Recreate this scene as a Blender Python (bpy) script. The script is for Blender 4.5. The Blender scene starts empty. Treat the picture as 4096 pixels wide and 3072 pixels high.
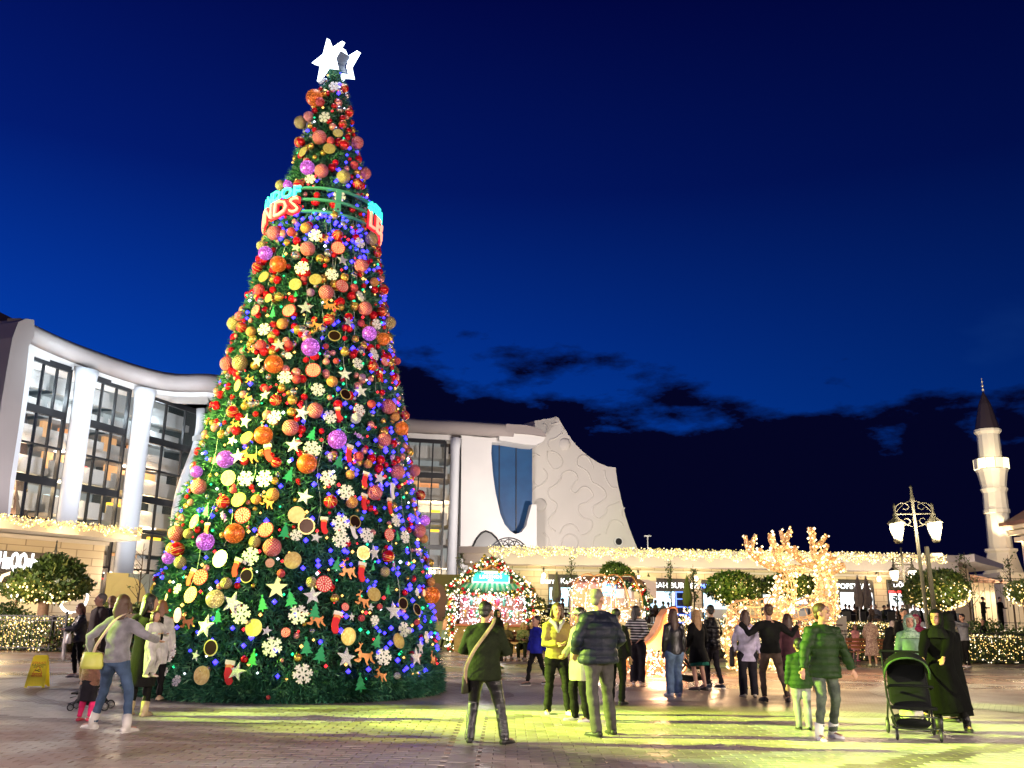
import bpy, bmesh, math, random
import numpy as np
from mathutils import Vector, Matrix, Euler
sc = bpy.context.scene
COL = sc.collection
RN = random.Random(11)
NR = np.random.RandomState(5)
PI = math.pi
# ---------------------------------------------------------------- camera
F = 910.0; PITCH = math.radians(14.24); ROLL = math.radians(1.05); CAMZ = 1.5
cam_d = bpy.data.cameras.new('camera'); cam = bpy.data.objects.new('camera', cam_d); COL.objects.link(cam)
cam_d.sensor_width = 36.0; cam_d.lens = F / 1024 * 36; cam_d.clip_start = .1; cam_d.clip_end = 3000
cam.matrix_world = Matrix.Translation((0, 0, CAMZ)) @ Euler((PI / 2 + PITCH, 0, 0)).to_matrix().to_4x4() @ Matrix.Rotation(ROLL, 4, 'Z')
sc.camera = cam

def ray(u, v):
    x = (u - 512) / F; y = (384 - v) / F
    c, s = math.cos(ROLL), math.sin(ROLL)
    x, y = c * x - s * y, s * x + c * y
    return Vector((x, math.cos(PITCH) - math.sin(PITCH) * y, math.sin(PITCH) + math.cos(PITCH) * y))
def at(u, v, Y):
    d = ray(u, v); return Vector((0, 0, CAMZ)) + d * (Y / d.y)
def atz(u, v, z=0.0):
    d = ray(u, v); return Vector((0, 0, CAMZ)) + d * ((z - CAMZ) / d.z)
def atp(u, v, A, B):
    """where the ray meets the vertical plane through plan points A and B"""
    d = ray(u, v); nx, ny = (B[1] - A[1]), -(B[0] - A[0])
    t = (nx * A[0] + ny * A[1]) / (nx * d.x + ny * d.y)
    return Vector((0, 0, CAMZ)) + d * t

# ---------------------------------------------------------------- world, view
sc.view_settings.view_transform = 'Standard'; sc.view_settings.look = 'None'
sc.view_settings.exposure = 0.55; sc.view_settings.gamma = 1.0; sc.view_settings.use_curve_mapping = False
sc.render.engine = 'CYCLES'
sc.cycles.use_denoising = True
sc.cycles.max_bounces = 5; sc.cycles.diffuse_bounces = 2; sc.cycles.glossy_bounces = 3
sc.cycles.transmission_bounces = 4; sc.cycles.transparent_max_bounces = 8
sc.cycles.sample_clamp_indirect = 3.0; sc.cycles.sample_clamp_direct = 20.0
sc.cycles.caustics_reflective = False; sc.cycles.caustics_refractive = False
W = bpy.data.worlds.new('World'); sc.world = W; W.use_nodes = True
nt = W.node_tree; N = nt.nodes; L = nt.links
bg = N['Background']
tc = N.new('ShaderNodeTexCoord'); sep = N.new('ShaderNodeSeparateXYZ'); L.new(tc.outputs['Generated'], sep.inputs[0])
def ramp(tree, stops, interp='LINEAR'):
    r = tree.nodes.new('ShaderNodeValToRGB'); r.color_ramp.interpolation = interp
    e = r.color_ramp.elements
    while len(e) < len(stops): e.new(.5)
    for k, (p, c) in enumerate(stops):
        e[k].position = p; e[k].color = (*c, 1) if len(c) == 3 else c
    return r
rs = ramp(nt, [(0, (.0005, .042, .31)), (.16, (.0008, .050, .38)), (.30, (.0008, .028, .26)), (.44, (.0006, .009, .13)), (.62, (.0005, .0022, .058)), (1, (.0005, .0015, .04))])
L.new(sep.outputs['Z'], rs.inputs[0])
# brighter towards the west (left), darker to the right, as the afterglow
mr = N.new('ShaderNodeMapRange'); mr.inputs['From Min'].default_value = -.75; mr.inputs['From Max'].default_value = .6
mr.inputs['To Min'].default_value = 1.5; mr.inputs['To Max'].default_value = .42
L.new(sep.outputs['X'], mr.inputs['Value'])
mulb = N.new('ShaderNodeVectorMath'); mulb.operation = 'SCALE'; L.new(rs.outputs[0], mulb.inputs[0]); L.new(mr.outputs[0], mulb.inputs['Scale'])
# cloud bank low in the sky, ragged upper edge
mp = N.new('ShaderNodeMapping'); mp.inputs['Scale'].default_value = (1, 1, 2.6); mp.inputs['Location'].default_value = (1.7, 5, 3); L.new(tc.outputs['Generated'], mp.inputs[0])
nz = N.new('ShaderNodeTexNoise'); nz.inputs['Scale'].default_value = 7.5; nz.inputs['Detail'].default_value = 8; nz.inputs['Roughness'].default_value = .6
L.new(mp.outputs[0], nz.inputs[0])
def mth(tree, op, a=None, b=None, c=None, clamp=False):
    m = tree.nodes.new('ShaderNodeMath'); m.operation = op; m.use_clamp = clamp
    for k, x in enumerate((a, b, c)):
        if x is None: continue
        if hasattr(x, 'is_linked'): tree.links.new(x, m.inputs[k])
        else: m.inputs[k].default_value = x
    return m.outputs[0]
edge = mth(nt, 'ADD', mth(nt, 'MULTIPLY', nz.outputs['Fac'], .25), .148)      # sin(elevation) of the bank's top
tilt = mth(nt, 'MULTIPLY', mth(nt, 'MINIMUM', mth(nt, 'SUBTRACT', sep.outputs['X'], -.16), 0), .7)
edge = mth(nt, 'ADD', mth(nt, 'ADD', edge, tilt), mth(nt, 'MULTIPLY', mth(nt, 'MAXIMUM', sep.outputs['X'], 0), -.13))
bank = mth(nt, 'MULTIPLY', mth(nt, 'SUBTRACT', edge, sep.outputs['Z']), 30, clamp=True)
mixc = N.new('ShaderNodeMix'); mixc.data_type = 'RGBA'; L.new(bank, mixc.inputs[0]); L.new(mulb.outputs[0], mixc.inputs[6])
mixc.inputs[7].default_value = (.0012, .0016, .017, 1)
# faint wisps higher up
nz2 = N.new('ShaderNodeTexNoise'); nz2.inputs['Scale'].default_value = 3.1; nz2.inputs['Detail'].default_value = 5; L.new(mp.outputs[0], nz2.inputs[0])
wr = ramp(nt, [(0, (0, 0, 0)), (.64, (0, 0, 0)), (.80, (.004, .014, .04)), (1, (.02, .04, .08))]); L.new(nz2.outputs['Fac'], wr.inputs[0])
addw = N.new('ShaderNodeMix'); addw.data_type = 'RGBA'; addw.blend_type = 'ADD'; addw.inputs[0].default_value = .8
L.new(mixc.outputs[2], addw.inputs[6]); L.new(wr.outputs[0], addw.inputs[7])
L.new(addw.outputs[2], bg.inputs[0]); bg.inputs[1].default_value = 0.66

def light(kind, name, loc, energy, col, size=.3, aim=None, angle=None, blend=.3, sy=None):
    d = bpy.data.lights.new(name, kind); o = bpy.data.objects.new(name, d); COL.objects.link(o)
    o.location = loc; d.energy = energy; d.color = col
    if kind in ('POINT', 'SPOT'): d.shadow_soft_size = size
    if kind == 'AREA': d.shape = 'RECTANGLE'; d.size = size; d.size_y = sy or size
    if kind == 'SPOT': d.spot_size = math.radians(angle); d.spot_blend = blend
    if aim is not None:
        o.rotation_euler = (Vector(aim) - Vector(loc)).to_track_quat('-Z', 'Y').to_euler()
    return o
# floodlights on masts left of the frame: yellow green beams raking the paving and the tree
FL1 = (-30.0, 12.5, 11.5); FL2 = (-15.5, 8.0, 5.2)
for aim, cone, pw_ in (((-1.5, 14.3, 0), 6.5, 90000), ((-.6, 12.6, 0), 4.5, 80000), ((7.0, 9.9, 0), 5.0, 120000), ((5.5, 11.3, 0), 5.5, 120000), ((4.0, 14.0, 0), 8.5, 190000), ((3.0, 17.2, 0), 9.5, 100000), ((9.0, 20.5, 0), 8, 90000), ((3.5, 29.5, 0), 8, 90000)):
    light('SPOT', 'plaza_floodlight_beam', (FL1[0] + .3, FL1[1], FL1[2]), pw_, (.68, 1.0, .10), .16, aim, cone, .45)
light('SPOT', 'tree_floodlight_beam', FL2, 21000, (.92, 1.0, .22), .10, (-4.6, 19, 7.0), 42, .7)
light('SPOT', 'shop_floodlight_beam', (FL2[0], FL2[1], FL2[2] + .4), 30000, (.75, 1.0, .15), .10, (9, 60, 4.0), 22, .4)

# ---------------------------------------------------------------- materials
MATS = {}
def mat(name, col=(.5, .5, .5), rough=.6, metal=0.0, emit=None, es=0.0, col2=None, vs=6.0, bump=0.0, bs=40.0, coat=0.0, trans=0.0, spec=None, sheen=0.0, thr=(.35, .65), alpha=None):
    if name in MATS: return MATS[name]
    m = bpy.data.materials.new(name); m.use_nodes = True; t = m.node_tree; b = t.nodes['Principled BSDF']
    b.inputs['Base Color'].default_value = (*col, 1); b.inputs['Roughness'].default_value = rough; b.inputs['Metallic'].default_value = metal
    b.inputs['Coat Weight'].default_value = coat; b.inputs['Transmission Weight'].default_value = trans; b.inputs['Sheen Weight'].default_value = sheen
    if spec is not None: b.inputs['Specular IOR Level'].default_value = spec
    if alpha is not None: b.inputs['Alpha'].default_value = alpha
    co = t.nodes.new('ShaderNodeTexCoord')
    if col2 is not None:
        n = t.nodes.new('ShaderNodeTexNoise'); n.inputs['Scale'].default_value = vs; n.inputs['Detail'].default_value = 4
        t.links.new(co.outputs['Object'], n.inputs['Vector'])
        r = ramp(t, [(thr[0], col), (thr[1], col2)]); t.links.new(n.outputs['Fac'], r.inputs[0]); t.links.new(r.outputs[0], b.inputs['Base Color'])
    if bump:
        n = t.nodes.new('ShaderNodeTexNoise'); n.inputs['Scale'].default_value = bs; n.inputs['Detail'].default_value = 4
        t.links.new(co.outputs['Object'], n.inputs['Vector'])
        bp = t.nodes.new('ShaderNodeBump'); bp.inputs['Strength'].default_value = bump; bp.inputs['Distance'].default_value = .02
        t.links.new(n.outputs['Fac'], bp.inputs['Height']); t.links.new(bp.outputs[0], b.inputs['Normal'])
    if emit is not None:
        b.inputs['Emission Color'].default_value = (*emit, 1); b.inputs['Emission Strength'].default_value = es
        try: m.cycles.emission_sampling = 'NONE'
        except Exception: pass
    MATS[name] = m; return m
def nodes_of(m): t = m.node_tree; return t, t.nodes['Principled BSDF']

# ---------------------------------------------------------------- mesh helpers
class MB:
    def __init__(s): s.v = []; s.f = []; s.m = []
    def add(s, vs, fs, mi=0):
        o = len(s.v); s.v.extend([tuple(p) for p in vs]); s.f.extend([tuple(o + i for i in f) for f in fs]); s.m.extend([mi] * len(fs)); return s
    def box(s, c, d, rz=0.0, mi=0, rot=None):
        M = rot or Matrix.Rotation(rz, 3, 'Z'); c = Vector(c); hx, hy, hz = d[0] / 2, d[1] / 2, d[2] / 2
        vs = [c + M @ Vector((x * hx, y * hy, z * hz)) for z in (-1, 1) for x, y in ((-1, -1), (1, -1), (1, 1), (-1, 1))]
        return s.add(vs, [(3, 2, 1, 0), (4, 5, 6, 7), (0, 1, 5, 4), (1, 2, 6, 5), (2, 3, 7, 6), (3, 0, 4, 7)], mi)
    def prism(s, pts, off, mi=0):
        """closed outline of 3D points, extruded by the vector off"""
        n = len(pts); off = Vector(off); a = [Vector(p) for p in pts]; b = [p + off for p in a]
        return s.add(a + b, [tuple(range(n))[::-1], tuple(range(n, 2 * n))] + [(i, (i + 1) % n, n + (i + 1) % n, n + i) for i in range(n)], mi)
    def tube(s, pts, r, n=8, mi=0, cap=True, right=None):
        pts = [Vector(p) for p in pts]; K = len(pts)
        rr = [r] * K if not hasattr(r, '__len__') else list(r)
        vs = []; prev = None
        for i, p in enumerate(pts):
            d = (pts[min(i + 1, K - 1)] - pts[max(i - 1, 0)]); d = d.normalized() if d.length > 1e-9 else Vector((0, 0, 1))
            if right is not None: x = Vector(right) - d * Vector(right).dot(d)
            elif prev is not None: x = prev - d * prev.dot(d)
            else: x = d.cross(Vector((0, 0, 1)))
            if x.length < 1e-4: x = d.cross(Vector((0, 1, 0)))
            if x.length < 1e-4: x = Vector((1, 0, 0))
            x.normalize(); prev = x; y = d.cross(x)
            ra = rr[i]; rx, ry = (ra if hasattr(ra, '__len__') else (ra, ra))
            for k in range(n):
                a = 2 * PI * k / n; vs.append(p + x * (math.cos(a) * rx) + y * (math.sin(a) * ry))
        fs = [(i * n + k, i * n + (k + 1) % n, (i + 1) * n + (k + 1) % n, (i + 1) * n + k) for i in range(K - 1) for k in range(n)]
        if cap: fs += [tuple(range(n))[::-1], tuple(range((K - 1) * n, K * n))]
        return s.add(vs, fs, mi)
    def lathe(s, prof, c=(0, 0, 0), n=24, mi=0):
        c = Vector(c); vs = []
        for r, z in prof:
            for k in range(n):
                a = 2 * PI * k / n; vs.append(c + Vector((r * math.cos(a), r * math.sin(a), z)))
        K = len(prof)
        fs = [(i * n + k, i * n + (k + 1) % n, (i + 1) * n + (k + 1) % n, (i + 1) * n + k) for i in range(K - 1) for k in range(n)]
        fs += [tuple(range(n))[::-1], tuple(range((K - 1) * n, K * n))]
        return s.add(vs, fs, mi)
    def ell(s, c, r, n=14, m=9, mi=0, rot=None):
        c = Vector(c); r = (r, r, r) if not hasattr(r, '__len__') else r
        vs = []
        for i in range(1, m):
            t = PI * i / m
            for k in range(n):
                a = 2 * PI * k / n; p = Vector((r[0] * math.sin(t) * math.cos(a), r[1] * math.sin(t) * math.sin(a), r[2] * math.cos(t)))
                vs.append(c + (rot @ p if rot else p))
        top = Vector((0, 0, r[2])); top = rot @ top if rot else top
        vs += [c + top, c - top]; T = len(vs) - 2
        fs = [((i) * n + k, (i + 1) * n + k, (i + 1) * n + (k + 1) % n, i * n + (k + 1) % n) for i in range(m - 2) for k in range(n)]
        fs += [(T, k, (k + 1) % n) for k in range(n)] + [(T + 1, (m - 2) * n + (k + 1) % n, (m - 2) * n + k) for k in range(n)]
        return s.add(vs, fs, mi)
    def mesh(s, name, mats, smooth=False):
        me = bpy.data.meshes.new(name); me.from_pydata(s.v, [], s.f)
        for m in (mats if isinstance(mats, (list, tuple)) else [mats]): me.materials.append(m)
        if any(s.m): me.polygons.foreach_set('material_index', s.m)
        if smooth: me.polygons.foreach_set('use_smooth', [True] * len(me.polygons))
        me.update(); return me
    def build(s, name, mats, parent=None, smooth=False, **kw):
        return link(s.mesh(name, mats, smooth), name, parent, **kw)
def link(me, name, parent=None, loc=None, label=None, cat=None, group=None, kind=None):
    o = bpy.data.objects.new(name, me); COL.objects.link(o)
    if parent is not None: o.parent = parent
    if loc is not None: o.location = loc
    return tag(o, label, cat, group, kind)
def tag(o, label=None, cat=None, group=None, kind=None):
    if label: o['label'] = label
    if cat: o['category'] = cat
    if group: o['group'] = group
    if kind: o['kind'] = kind
    return o
def thing(name, label, cat, loc=(0, 0, 0), rz=0.0, group=None):
    o = bpy.data.objects.new(name, None); COL.objects.link(o); o.location = loc; o.rotation_euler = (0, 0, rz); o.empty_display_size = .2
    return tag(o, label, cat, group)
def npmesh(name, V, Fa, mats, mi=None, smooth=False):
    """V (n,3), Fa (m,k) numpy -> mesh"""
    me = bpy.data.meshes.new(name); k = Fa.shape[1]
    me.vertices.add(len(V)); me.vertices.foreach_set('co', V.astype(np.float32).ravel())
    me.loops.add(Fa.size); me.loops.foreach_set('vertex_index', Fa.astype(np.int32).ravel())
    me.polygons.add(len(Fa)); me.polygons.foreach_set('loop_start', np.arange(0, Fa.size, k, dtype=np.int32))
    for m in (mats if isinstance(mats, (list, tuple)) else [mats]): me.materials.append(m)
    if mi is not None: me.polygons.foreach_set('material_index', mi.astype(np.int32))
    if smooth: me.polygons.foreach_set('use_smooth', np.ones(len(Fa), bool))
    me.update(calc_edges=True); return me
def blades(P, D, k, length, width, spread, seed=0):
    """k narrow triangles per point P fanned about direction D"""
    r = np.random.RandomState(seed); n = len(P); P = np.repeat(P, k, 0); D = np.repeat(D, k, 0)
    d = D + r.normal(size=P.shape) * spread; d /= np.linalg.norm(d, axis=1)[:, None]
    s = np.cross(d, r.normal(size=P.shape)); s /= np.linalg.norm(s, axis=1)[:, None] + 1e-9
    ln = (length * (.6 + .8 * r.rand(len(P))))[:, None]
    V = np.stack([P - s * width / 2, P + s * width / 2, P + d * ln], 1).reshape(-1, 3)
    return V, np.arange(len(V)).reshape(-1, 3)
def leaves(P, size, seed=0, up=.3, aspect=.5):
    """one diamond leaf per point"""
    r = np.random.RandomState(seed); n = len(P)
    d = r.normal(size=(n, 3)); d[:, 2] += up; d /= np.linalg.norm(d, axis=1)[:, None]
    s = np.cross(d, r.normal(size=(n, 3))); s /= np.linalg.norm(s, axis=1)[:, None] + 1e-9
    L_ = (size * (.6 + .8 * r.rand(n)))[:, None]
    V = np.stack([P, P + d * L_ * .5 + s * L_ * aspect * .5, P + d * L_, P + d * L_ * .5 - s * L_ * aspect * .5], 1).reshape(-1, 3)
    return V, np.arange(len(V)).reshape(-1, 4)
def octas(P, r, seed=0):
    """small octahedra (bulbs) at points P"""
    rr = np.random.RandomState(seed); n = len(P); R_ = (r * (.7 + .6 * rr.rand(n)))[:, None, None]
    base = np.array([(1, 0, 0), (-1, 0, 0), (0, 1, 0), (0, -1, 0), (0, 0, 1), (0, 0, -1)], float)
    V = (P[:, None, :] + base[None] * R_).reshape(-1, 3)
    f = np.array([(0, 2, 4), (2, 1, 4), (1, 3, 4), (3, 0, 4), (2, 0, 5), (1, 2, 5), (3, 1, 5), (0, 3, 5)])
    Fa = (np.arange(n)[:, None, None] * 6 + f[None]).reshape(-1, 3); return V, Fa
def bulbs(name, P, r, m, parent=None, seed=0, **kw):
    V, Fa = octas(np.asarray(P, float), r, seed); return link(npmesh(name, V, Fa, m), name, parent, **kw)
def text_mesh(s, size, depth, font_bold=True, spacing=1.0, offset=0.0):
    cu = bpy.data.curves.new('txt', 'FONT'); cu.body = s; cu.size = size; cu.extrude = depth; cu.offset = offset
    cu.space_character = spacing; cu.align_x = 'CENTER'; cu.align_y = 'CENTER'; cu.resolution_u = 2
    o = bpy.data.objects.new('txt', cu); COL.objects.link(o); dg = bpy.context.evaluated_depsgraph_get()
    me = bpy.data.meshes.new_from_object(o.evaluated_get(dg)); bpy.data.objects.remove(o); bpy.data.curves.remove(cu); return me
def text(s, size, depth, m, loc, facing, parent=None, name='lettering', width=None, offset=0.0, spacing=1.0, **kw):
    """letters standing upright, facing the plan direction given as a vector"""
    me = text_mesh(s, size, depth, offset=offset, spacing=spacing); me.materials.clear(); me.materials.append(m)
    f = Vector(facing).normalized(); x = Vector((0, 0, 1)).cross(f)
    sx = 1.0
    if width:
        xs = [v.co.x for v in me.vertices]; sx = width / (max(xs) - min(xs))
    M = Matrix(((x.x * sx, 0, f.x, loc[0]), (x.y * sx, 0, f.y, loc[1]), (0, 1, 0, loc[2]), (0, 0, 0, 1)))
    me.transform(M); return link(me, name, parent, **kw)
def dup(root, loc, rz=0.0, label=None, group=None):
    r = root.copy(); COL.objects.link(r); r.location = loc; r.rotation_euler = (0, 0, rz)
    if label: r['label'] = label
    if group: r['group'] = group
    for ch in [o for o in ALLOBJ(root)]:
        c = ch.copy(); COL.objects.link(c); c.parent = r
        for g in ALLOBJ(ch):
            d = g.copy(); COL.objects.link(d); d.parent = c
    return r
def ALLOBJ(p): return [o for o in sc.objects if o.parent == p]
def smoothline(pts, n=6):
    pts = [Vector(p) for p in pts]; out = []
    for i in range(len(pts) - 1):
        p0 = pts[max(i - 1, 0)]; p1 = pts[i]; p2 = pts[i + 1]; p3 = pts[min(i + 2, len(pts) - 1)]
        for k in range(n):
            t = k / n; out.append(.5 * ((2 * p1) + (p2 - p0) * t + (2 * p0 - 5 * p1 + 4 * p2 - p3) * t * t + (3 * p1 - p0 - 3 * p2 + p3) * t ** 3))
    out.append(pts[-1]); return out
# ================================================================ ground
def paving(name, c1, c2, cm, scale, rough=(.28, .6), bw=.5, rh=.25, rot=0.0, stain=(.62, .56, .52)):
    m = mat(name); t, b = nodes_of(m); n = t.nodes; l = t.links
    co = n.new('ShaderNodeTexCoord'); mp = n.new('ShaderNodeMapping'); mp.inputs['Rotation'].default_value = (0, 0, rot); l.new(co.outputs['Object'], mp.inputs[0])
    br = n.new('ShaderNodeTexBrick'); br.inputs['Scale'].default_value = scale; br.inputs['Brick Width'].default_value = bw; br.inputs['Row Height'].default_value = rh
    br.inputs['Mortar Size'].default_value = .02; br.inputs['Color1'].default_value = (*c1, 1); br.inputs['Color2'].default_value = (*c2, 1); br.inputs['Mortar'].default_value = (*cm, 1); br.inputs['Bias'].default_value = 0
    l.new(mp.outputs[0], br.inputs[0])
    nz = n.new('ShaderNodeTexNoise'); nz.inputs['Scale'].default_value = .55; nz.inputs['Detail'].default_value = 7; nz.inputs['Roughness'].default_value = .62; l.new(co.outputs['Object'], nz.inputs[0])
    st = ramp(t, [(.38, stain), (.62, (1, 1, 1))]); l.new(nz.outputs['Fac'], st.inputs[0])
    mx = n.new('ShaderNodeMix'); mx.data_type = 'RGBA'; mx.blend_type = 'MULTIPLY'; mx.inputs[0].default_value = .8
    l.new(br.outputs[0], mx.inputs[6]); l.new(st.outputs[0], mx.inputs[7])
    n3 = n.new('ShaderNodeTexNoise'); n3.inputs['Scale'].default_value = 60; n3.inputs['Detail'].default_value = 3; l.new(co.outputs['Object'], n3.inputs[0])
    s3 = ramp(t, [(.3, (.82, .82, .82)), (.7, (1.1, 1.1, 1.1))]); l.new(n3.outputs['Fac'], s3.inputs[0])
    mx2 = n.new('ShaderNodeMix'); mx2.data_type = 'RGBA'; mx2.blend_type = 'MULTIPLY'; mx2.inputs[0].default_value = .7
    l.new(mx.outputs[2], mx2.inputs[6]); l.new(s3.outputs[0], mx2.inputs[7]); l.new(mx2.outputs[2], b.inputs['Base Color'])
    n4 = n.new('ShaderNodeTexNoise'); n4.inputs['Scale'].default_value = .35; n4.inputs['Detail'].default_value = 5; l.new(co.outputs['Object'], n4.inputs[0])
    rr = n.new('ShaderNodeMapRange'); rr.inputs['From Min'].default_value = .38; rr.inputs['From Max'].default_value = .6; rr.inputs['To Min'].default_value = rough[0]; rr.inputs['To Max'].default_value = rough[1]
    l.new(n4.outputs['Fac'], rr.inputs['Value']); l.new(rr.outputs[0], b.inputs['Roughness'])
    bp = n.new('ShaderNodeBump'); bp.inputs['Strength'].default_value = .35; bp.inputs['Distance'].default_value = .008
    ad = mth(t, 'SUBTRACT', n3.outputs['Fac'], mth(t, 'MULTIPLY', br.outputs['Fac'], 1.2)); l.new(ad, bp.inputs['Height']); l.new(bp.outputs[0], b.inputs['Normal'])
    return m
pv_brown = paving('paving_brown', (.36, .26, .215), (.43, .33, .28), (.2, .15, .125), 2.6)
pv_light = paving('paving_light', (.46, .43, .39), (.54, .50, .46), (.22, .2, .18), 2.6, rot=.5)
pv_grey = paving('paving_grey', (.26, .20, .18), (.32, .26, .235), (.08, .07, .06), 3.2, rot=.9)
pv_rose = paving('paving_rose', (.33, .19, .135), (.40, .25, .19), (.15, .1, .08), 2.2, rough=(.16, .42), rot=-.3)
pv_slab = paving('paving_slab', (.36, .31, .28), (.42, .37, .33), (.06, .05, .045), .55, bw=1.0, rh=1.0)
pv_line = mat('joint_black', (.015, .013, .012), .8)
g = MB(); g.add([(-400, -60, -.02), (400, -60, -.02), (400, 900, -.02), (-400, 900, -.02)], [(0, 1, 2, 3)]); GROUND = g.build('ground', pv_brown, kind='structure'); REGION = []
ZN = [0.0]
def nz_(z): ZN[0] += .0006; return ZN[0] - .019
def sheet(pts, z, name, m):
    REGION.append(('p', pts, m)); z = nz_(z); b = MB(); b.add([(x, y, z) for x, y in pts], [tuple(range(len(pts)))]); return b.build(name, m, kind='structure')
def annulus(c, r0, r1, z, name, m, a0=0.0, a1=360.0, n=96, er=1.0):
    REGION.append(('a', (c, r0, r1, a0, a1, er), m)); z = nz_(z); b = MB(); vs = []; a0, a1 = math.radians(a0), math.radians(a1)
    if r0 == 0:
        vs = [(c[0] + r1 * math.cos(a0 + (a1 - a0) * k / n), c[1] + r1 * er * math.sin(a0 + (a1 - a0) * k / n), z) for k in range(n + (a1 - a0 < 6.28))]
        b.add(vs, [tuple(range(len(vs)))]); return b.build(name, m, kind='structure')
    for k in range(n + 1):
        a = a0 + (a1 - a0) * k / n
        for r in (r0, r1): vs.append((c[0] + r * math.cos(a), c[1] + r * er * math.sin(a), z))
    b.add(vs, [(2 * k, 2 * k + 1, 2 * k + 3, 2 * k + 2) for k in range(n)]); return b.build(name, m, kind='structure')
TX, TY = -4.31, 19.0
# far half of the square laid in rose pavers
sheet([(-60, 21.5), (60, 21.5), (60, 60), (-60, 60)], .004, 'paving_band', pv_rose)
for k, y in enumerate((24.6, 27.8, 31.2, 35.0)):
    sheet([(-60, y), (60, y - .8), (60, y - .25), (-60, y + .55)], .008, 'paving_stripe', pv_light if k % 2 == 0 else pv_grey)
# rings of light and grey stone round the tree, off centre as the pattern swirls
cc = (-4.6, 18.6)
annulus(cc, 0, 4.15, .012, 'paving_disc', pv_light, er=.86)
annulus(cc, 4.15, 4.75, .012, 'paving_ring', pv_grey, er=.86)
annulus(cc, 4.75, 6.3, .012, 'paving_ring', pv_light, er=.86)
annulus(cc, 6.3, 6.75, .012, 'paving_ring', pv_grey, er=.86)
# two big arcs sweeping through the right of the picture
annulus((3.6, 11.6), 3.75, 5.6, .016, 'paving_arc', pv_light, -100, 80)
annulus((3.6, 11.6), 0, 2.55, .016, 'paving_arc_disc', pv_light, -150, 90)
annulus((3.6, 11.6), 2.55, 3.75, .020, 'paving_arc_inner', pv_slab, -100, 72)
annulus((3.0, 16.9), 1.2, 3.2, .012, 'paving_curl', pv_light, 60, 250)
annulus((12.5, 20.0), 3.3, 4.6, .012, 'paving_curl', pv_light, 100, 330)
annulus((14.5, 14.5), 2.6, 3.6, .012, 'paving_curl', pv_grey, 60, 280)
annulus((9.5, 27), 4.3, 5.5, .012, 'paving_curl', pv_light, 20, 200)
# the brick circle: pale disc with a dark ring near the far side of the group
annulus((.35, 20.3), 0, .95, .016, 'paving_spot', pv_light, er=1.1)
# diagonal grey bands and the light cross slab
sheet([(-2.4, 13.3), (-1.7, 13.3), (2.6, 9.2), (1.4, 9.2)], .024, 'paving_diagonal', pv_grey)
sheet([(-9.5, 11.9), (-.62, 12.1), (-.62, 11.35), (-9.5, 11.1)], .024, 'paving_band', pv_rose)
sheet([(-6.4, 9.4), (-4.2, 11.1), (-2.9, 11.15), (-4.6, 9.4)], .022, 'paving_diagonal', pv_rose)
sheet([(-3.9, 9.6), (-.9, 10.9), (-.62, 10.6), (-.62, 9.6)], .020, 'paving_panel', pv_slab)
sheet([(2.4, 9.4), (3.1, 9.4), (6.9, 12.4), (6.5, 12.7)], .024, 'paving_diagonal', pv_grey)
sheet([(-.61, 8.8), (-.31, 8.8), (-.31, 15.5), (-.61, 15.5)], .028, 'paving_channel', pv_slab)
# the near pavers are laid one by one; beyond 15.6 m the material takes over
def pmat(name, c1, c2):
    m = mat(name); t, b = nodes_of(m); n, l = t.nodes, t.links; co = n.new('ShaderNodeTexCoord'); ge = n.new('ShaderNodeNewGeometry'); r_ = ramp(t, [(0, c1), (1, c2)]); l.new(ge.outputs['Random Per Island'], r_.inputs[0])
    nz = n.new('ShaderNodeTexNoise'); nz.inputs['Scale'].default_value = .9; nz.inputs['Detail'].default_value = 8; nz.inputs['Roughness'].default_value = .65; l.new(co.outputs['Object'], nz.inputs[0]); st = ramp(t, [(.36, (.60, .55, .53)), (.6, (1, 1, 1))]); l.new(nz.outputs['Fac'], st.inputs[0])
    mx = n.new('ShaderNodeMix'); mx.data_type = 'RGBA'; mx.blend_type = 'MULTIPLY'; mx.inputs[0].default_value = .85; l.new(r_.outputs[0], mx.inputs[6]); l.new(st.outputs[0], mx.inputs[7]); l.new(mx.outputs[2], b.inputs['Base Color'])
    rr = n.new('ShaderNodeMapRange'); rr.inputs['From Min'].default_value = .4; rr.inputs['From Max'].default_value = .6; rr.inputs['To Min'].default_value = .3; rr.inputs['To Max'].default_value = .62; l.new(nz.outputs['Fac'], rr.inputs['Value']); l.new(rr.outputs[0], b.inputs['Roughness'])
    n3 = n.new('ShaderNodeTexNoise'); n3.inputs['Scale'].default_value = 70; l.new(co.outputs['Object'], n3.inputs[0]); bp = n.new('ShaderNodeBump'); bp.inputs['Strength'].default_value = .4; bp.inputs['Distance'].default_value = .006; l.new(n3.outputs['Fac'], bp.inputs['Height']); l.new(bp.outputs[0], b.inputs['Normal']); return m
PM = {pv_brown: pmat('paver_brown', (.38, .30, .26), (.48, .40, .35)), pv_light: pmat('paver_light', (.52, .49, .45), (.62, .58, .53)), pv_grey: pmat('paver_grey', (.24, .19, .175), (.31, .26, .24)), pv_rose: pmat('paver_rose', (.30, .21, .175), (.38, .28, .235)), pv_slab: pmat('paver_slab', (.42, .38, .34), (.50, .46, .41))}
KEYS = list(PM)
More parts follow.
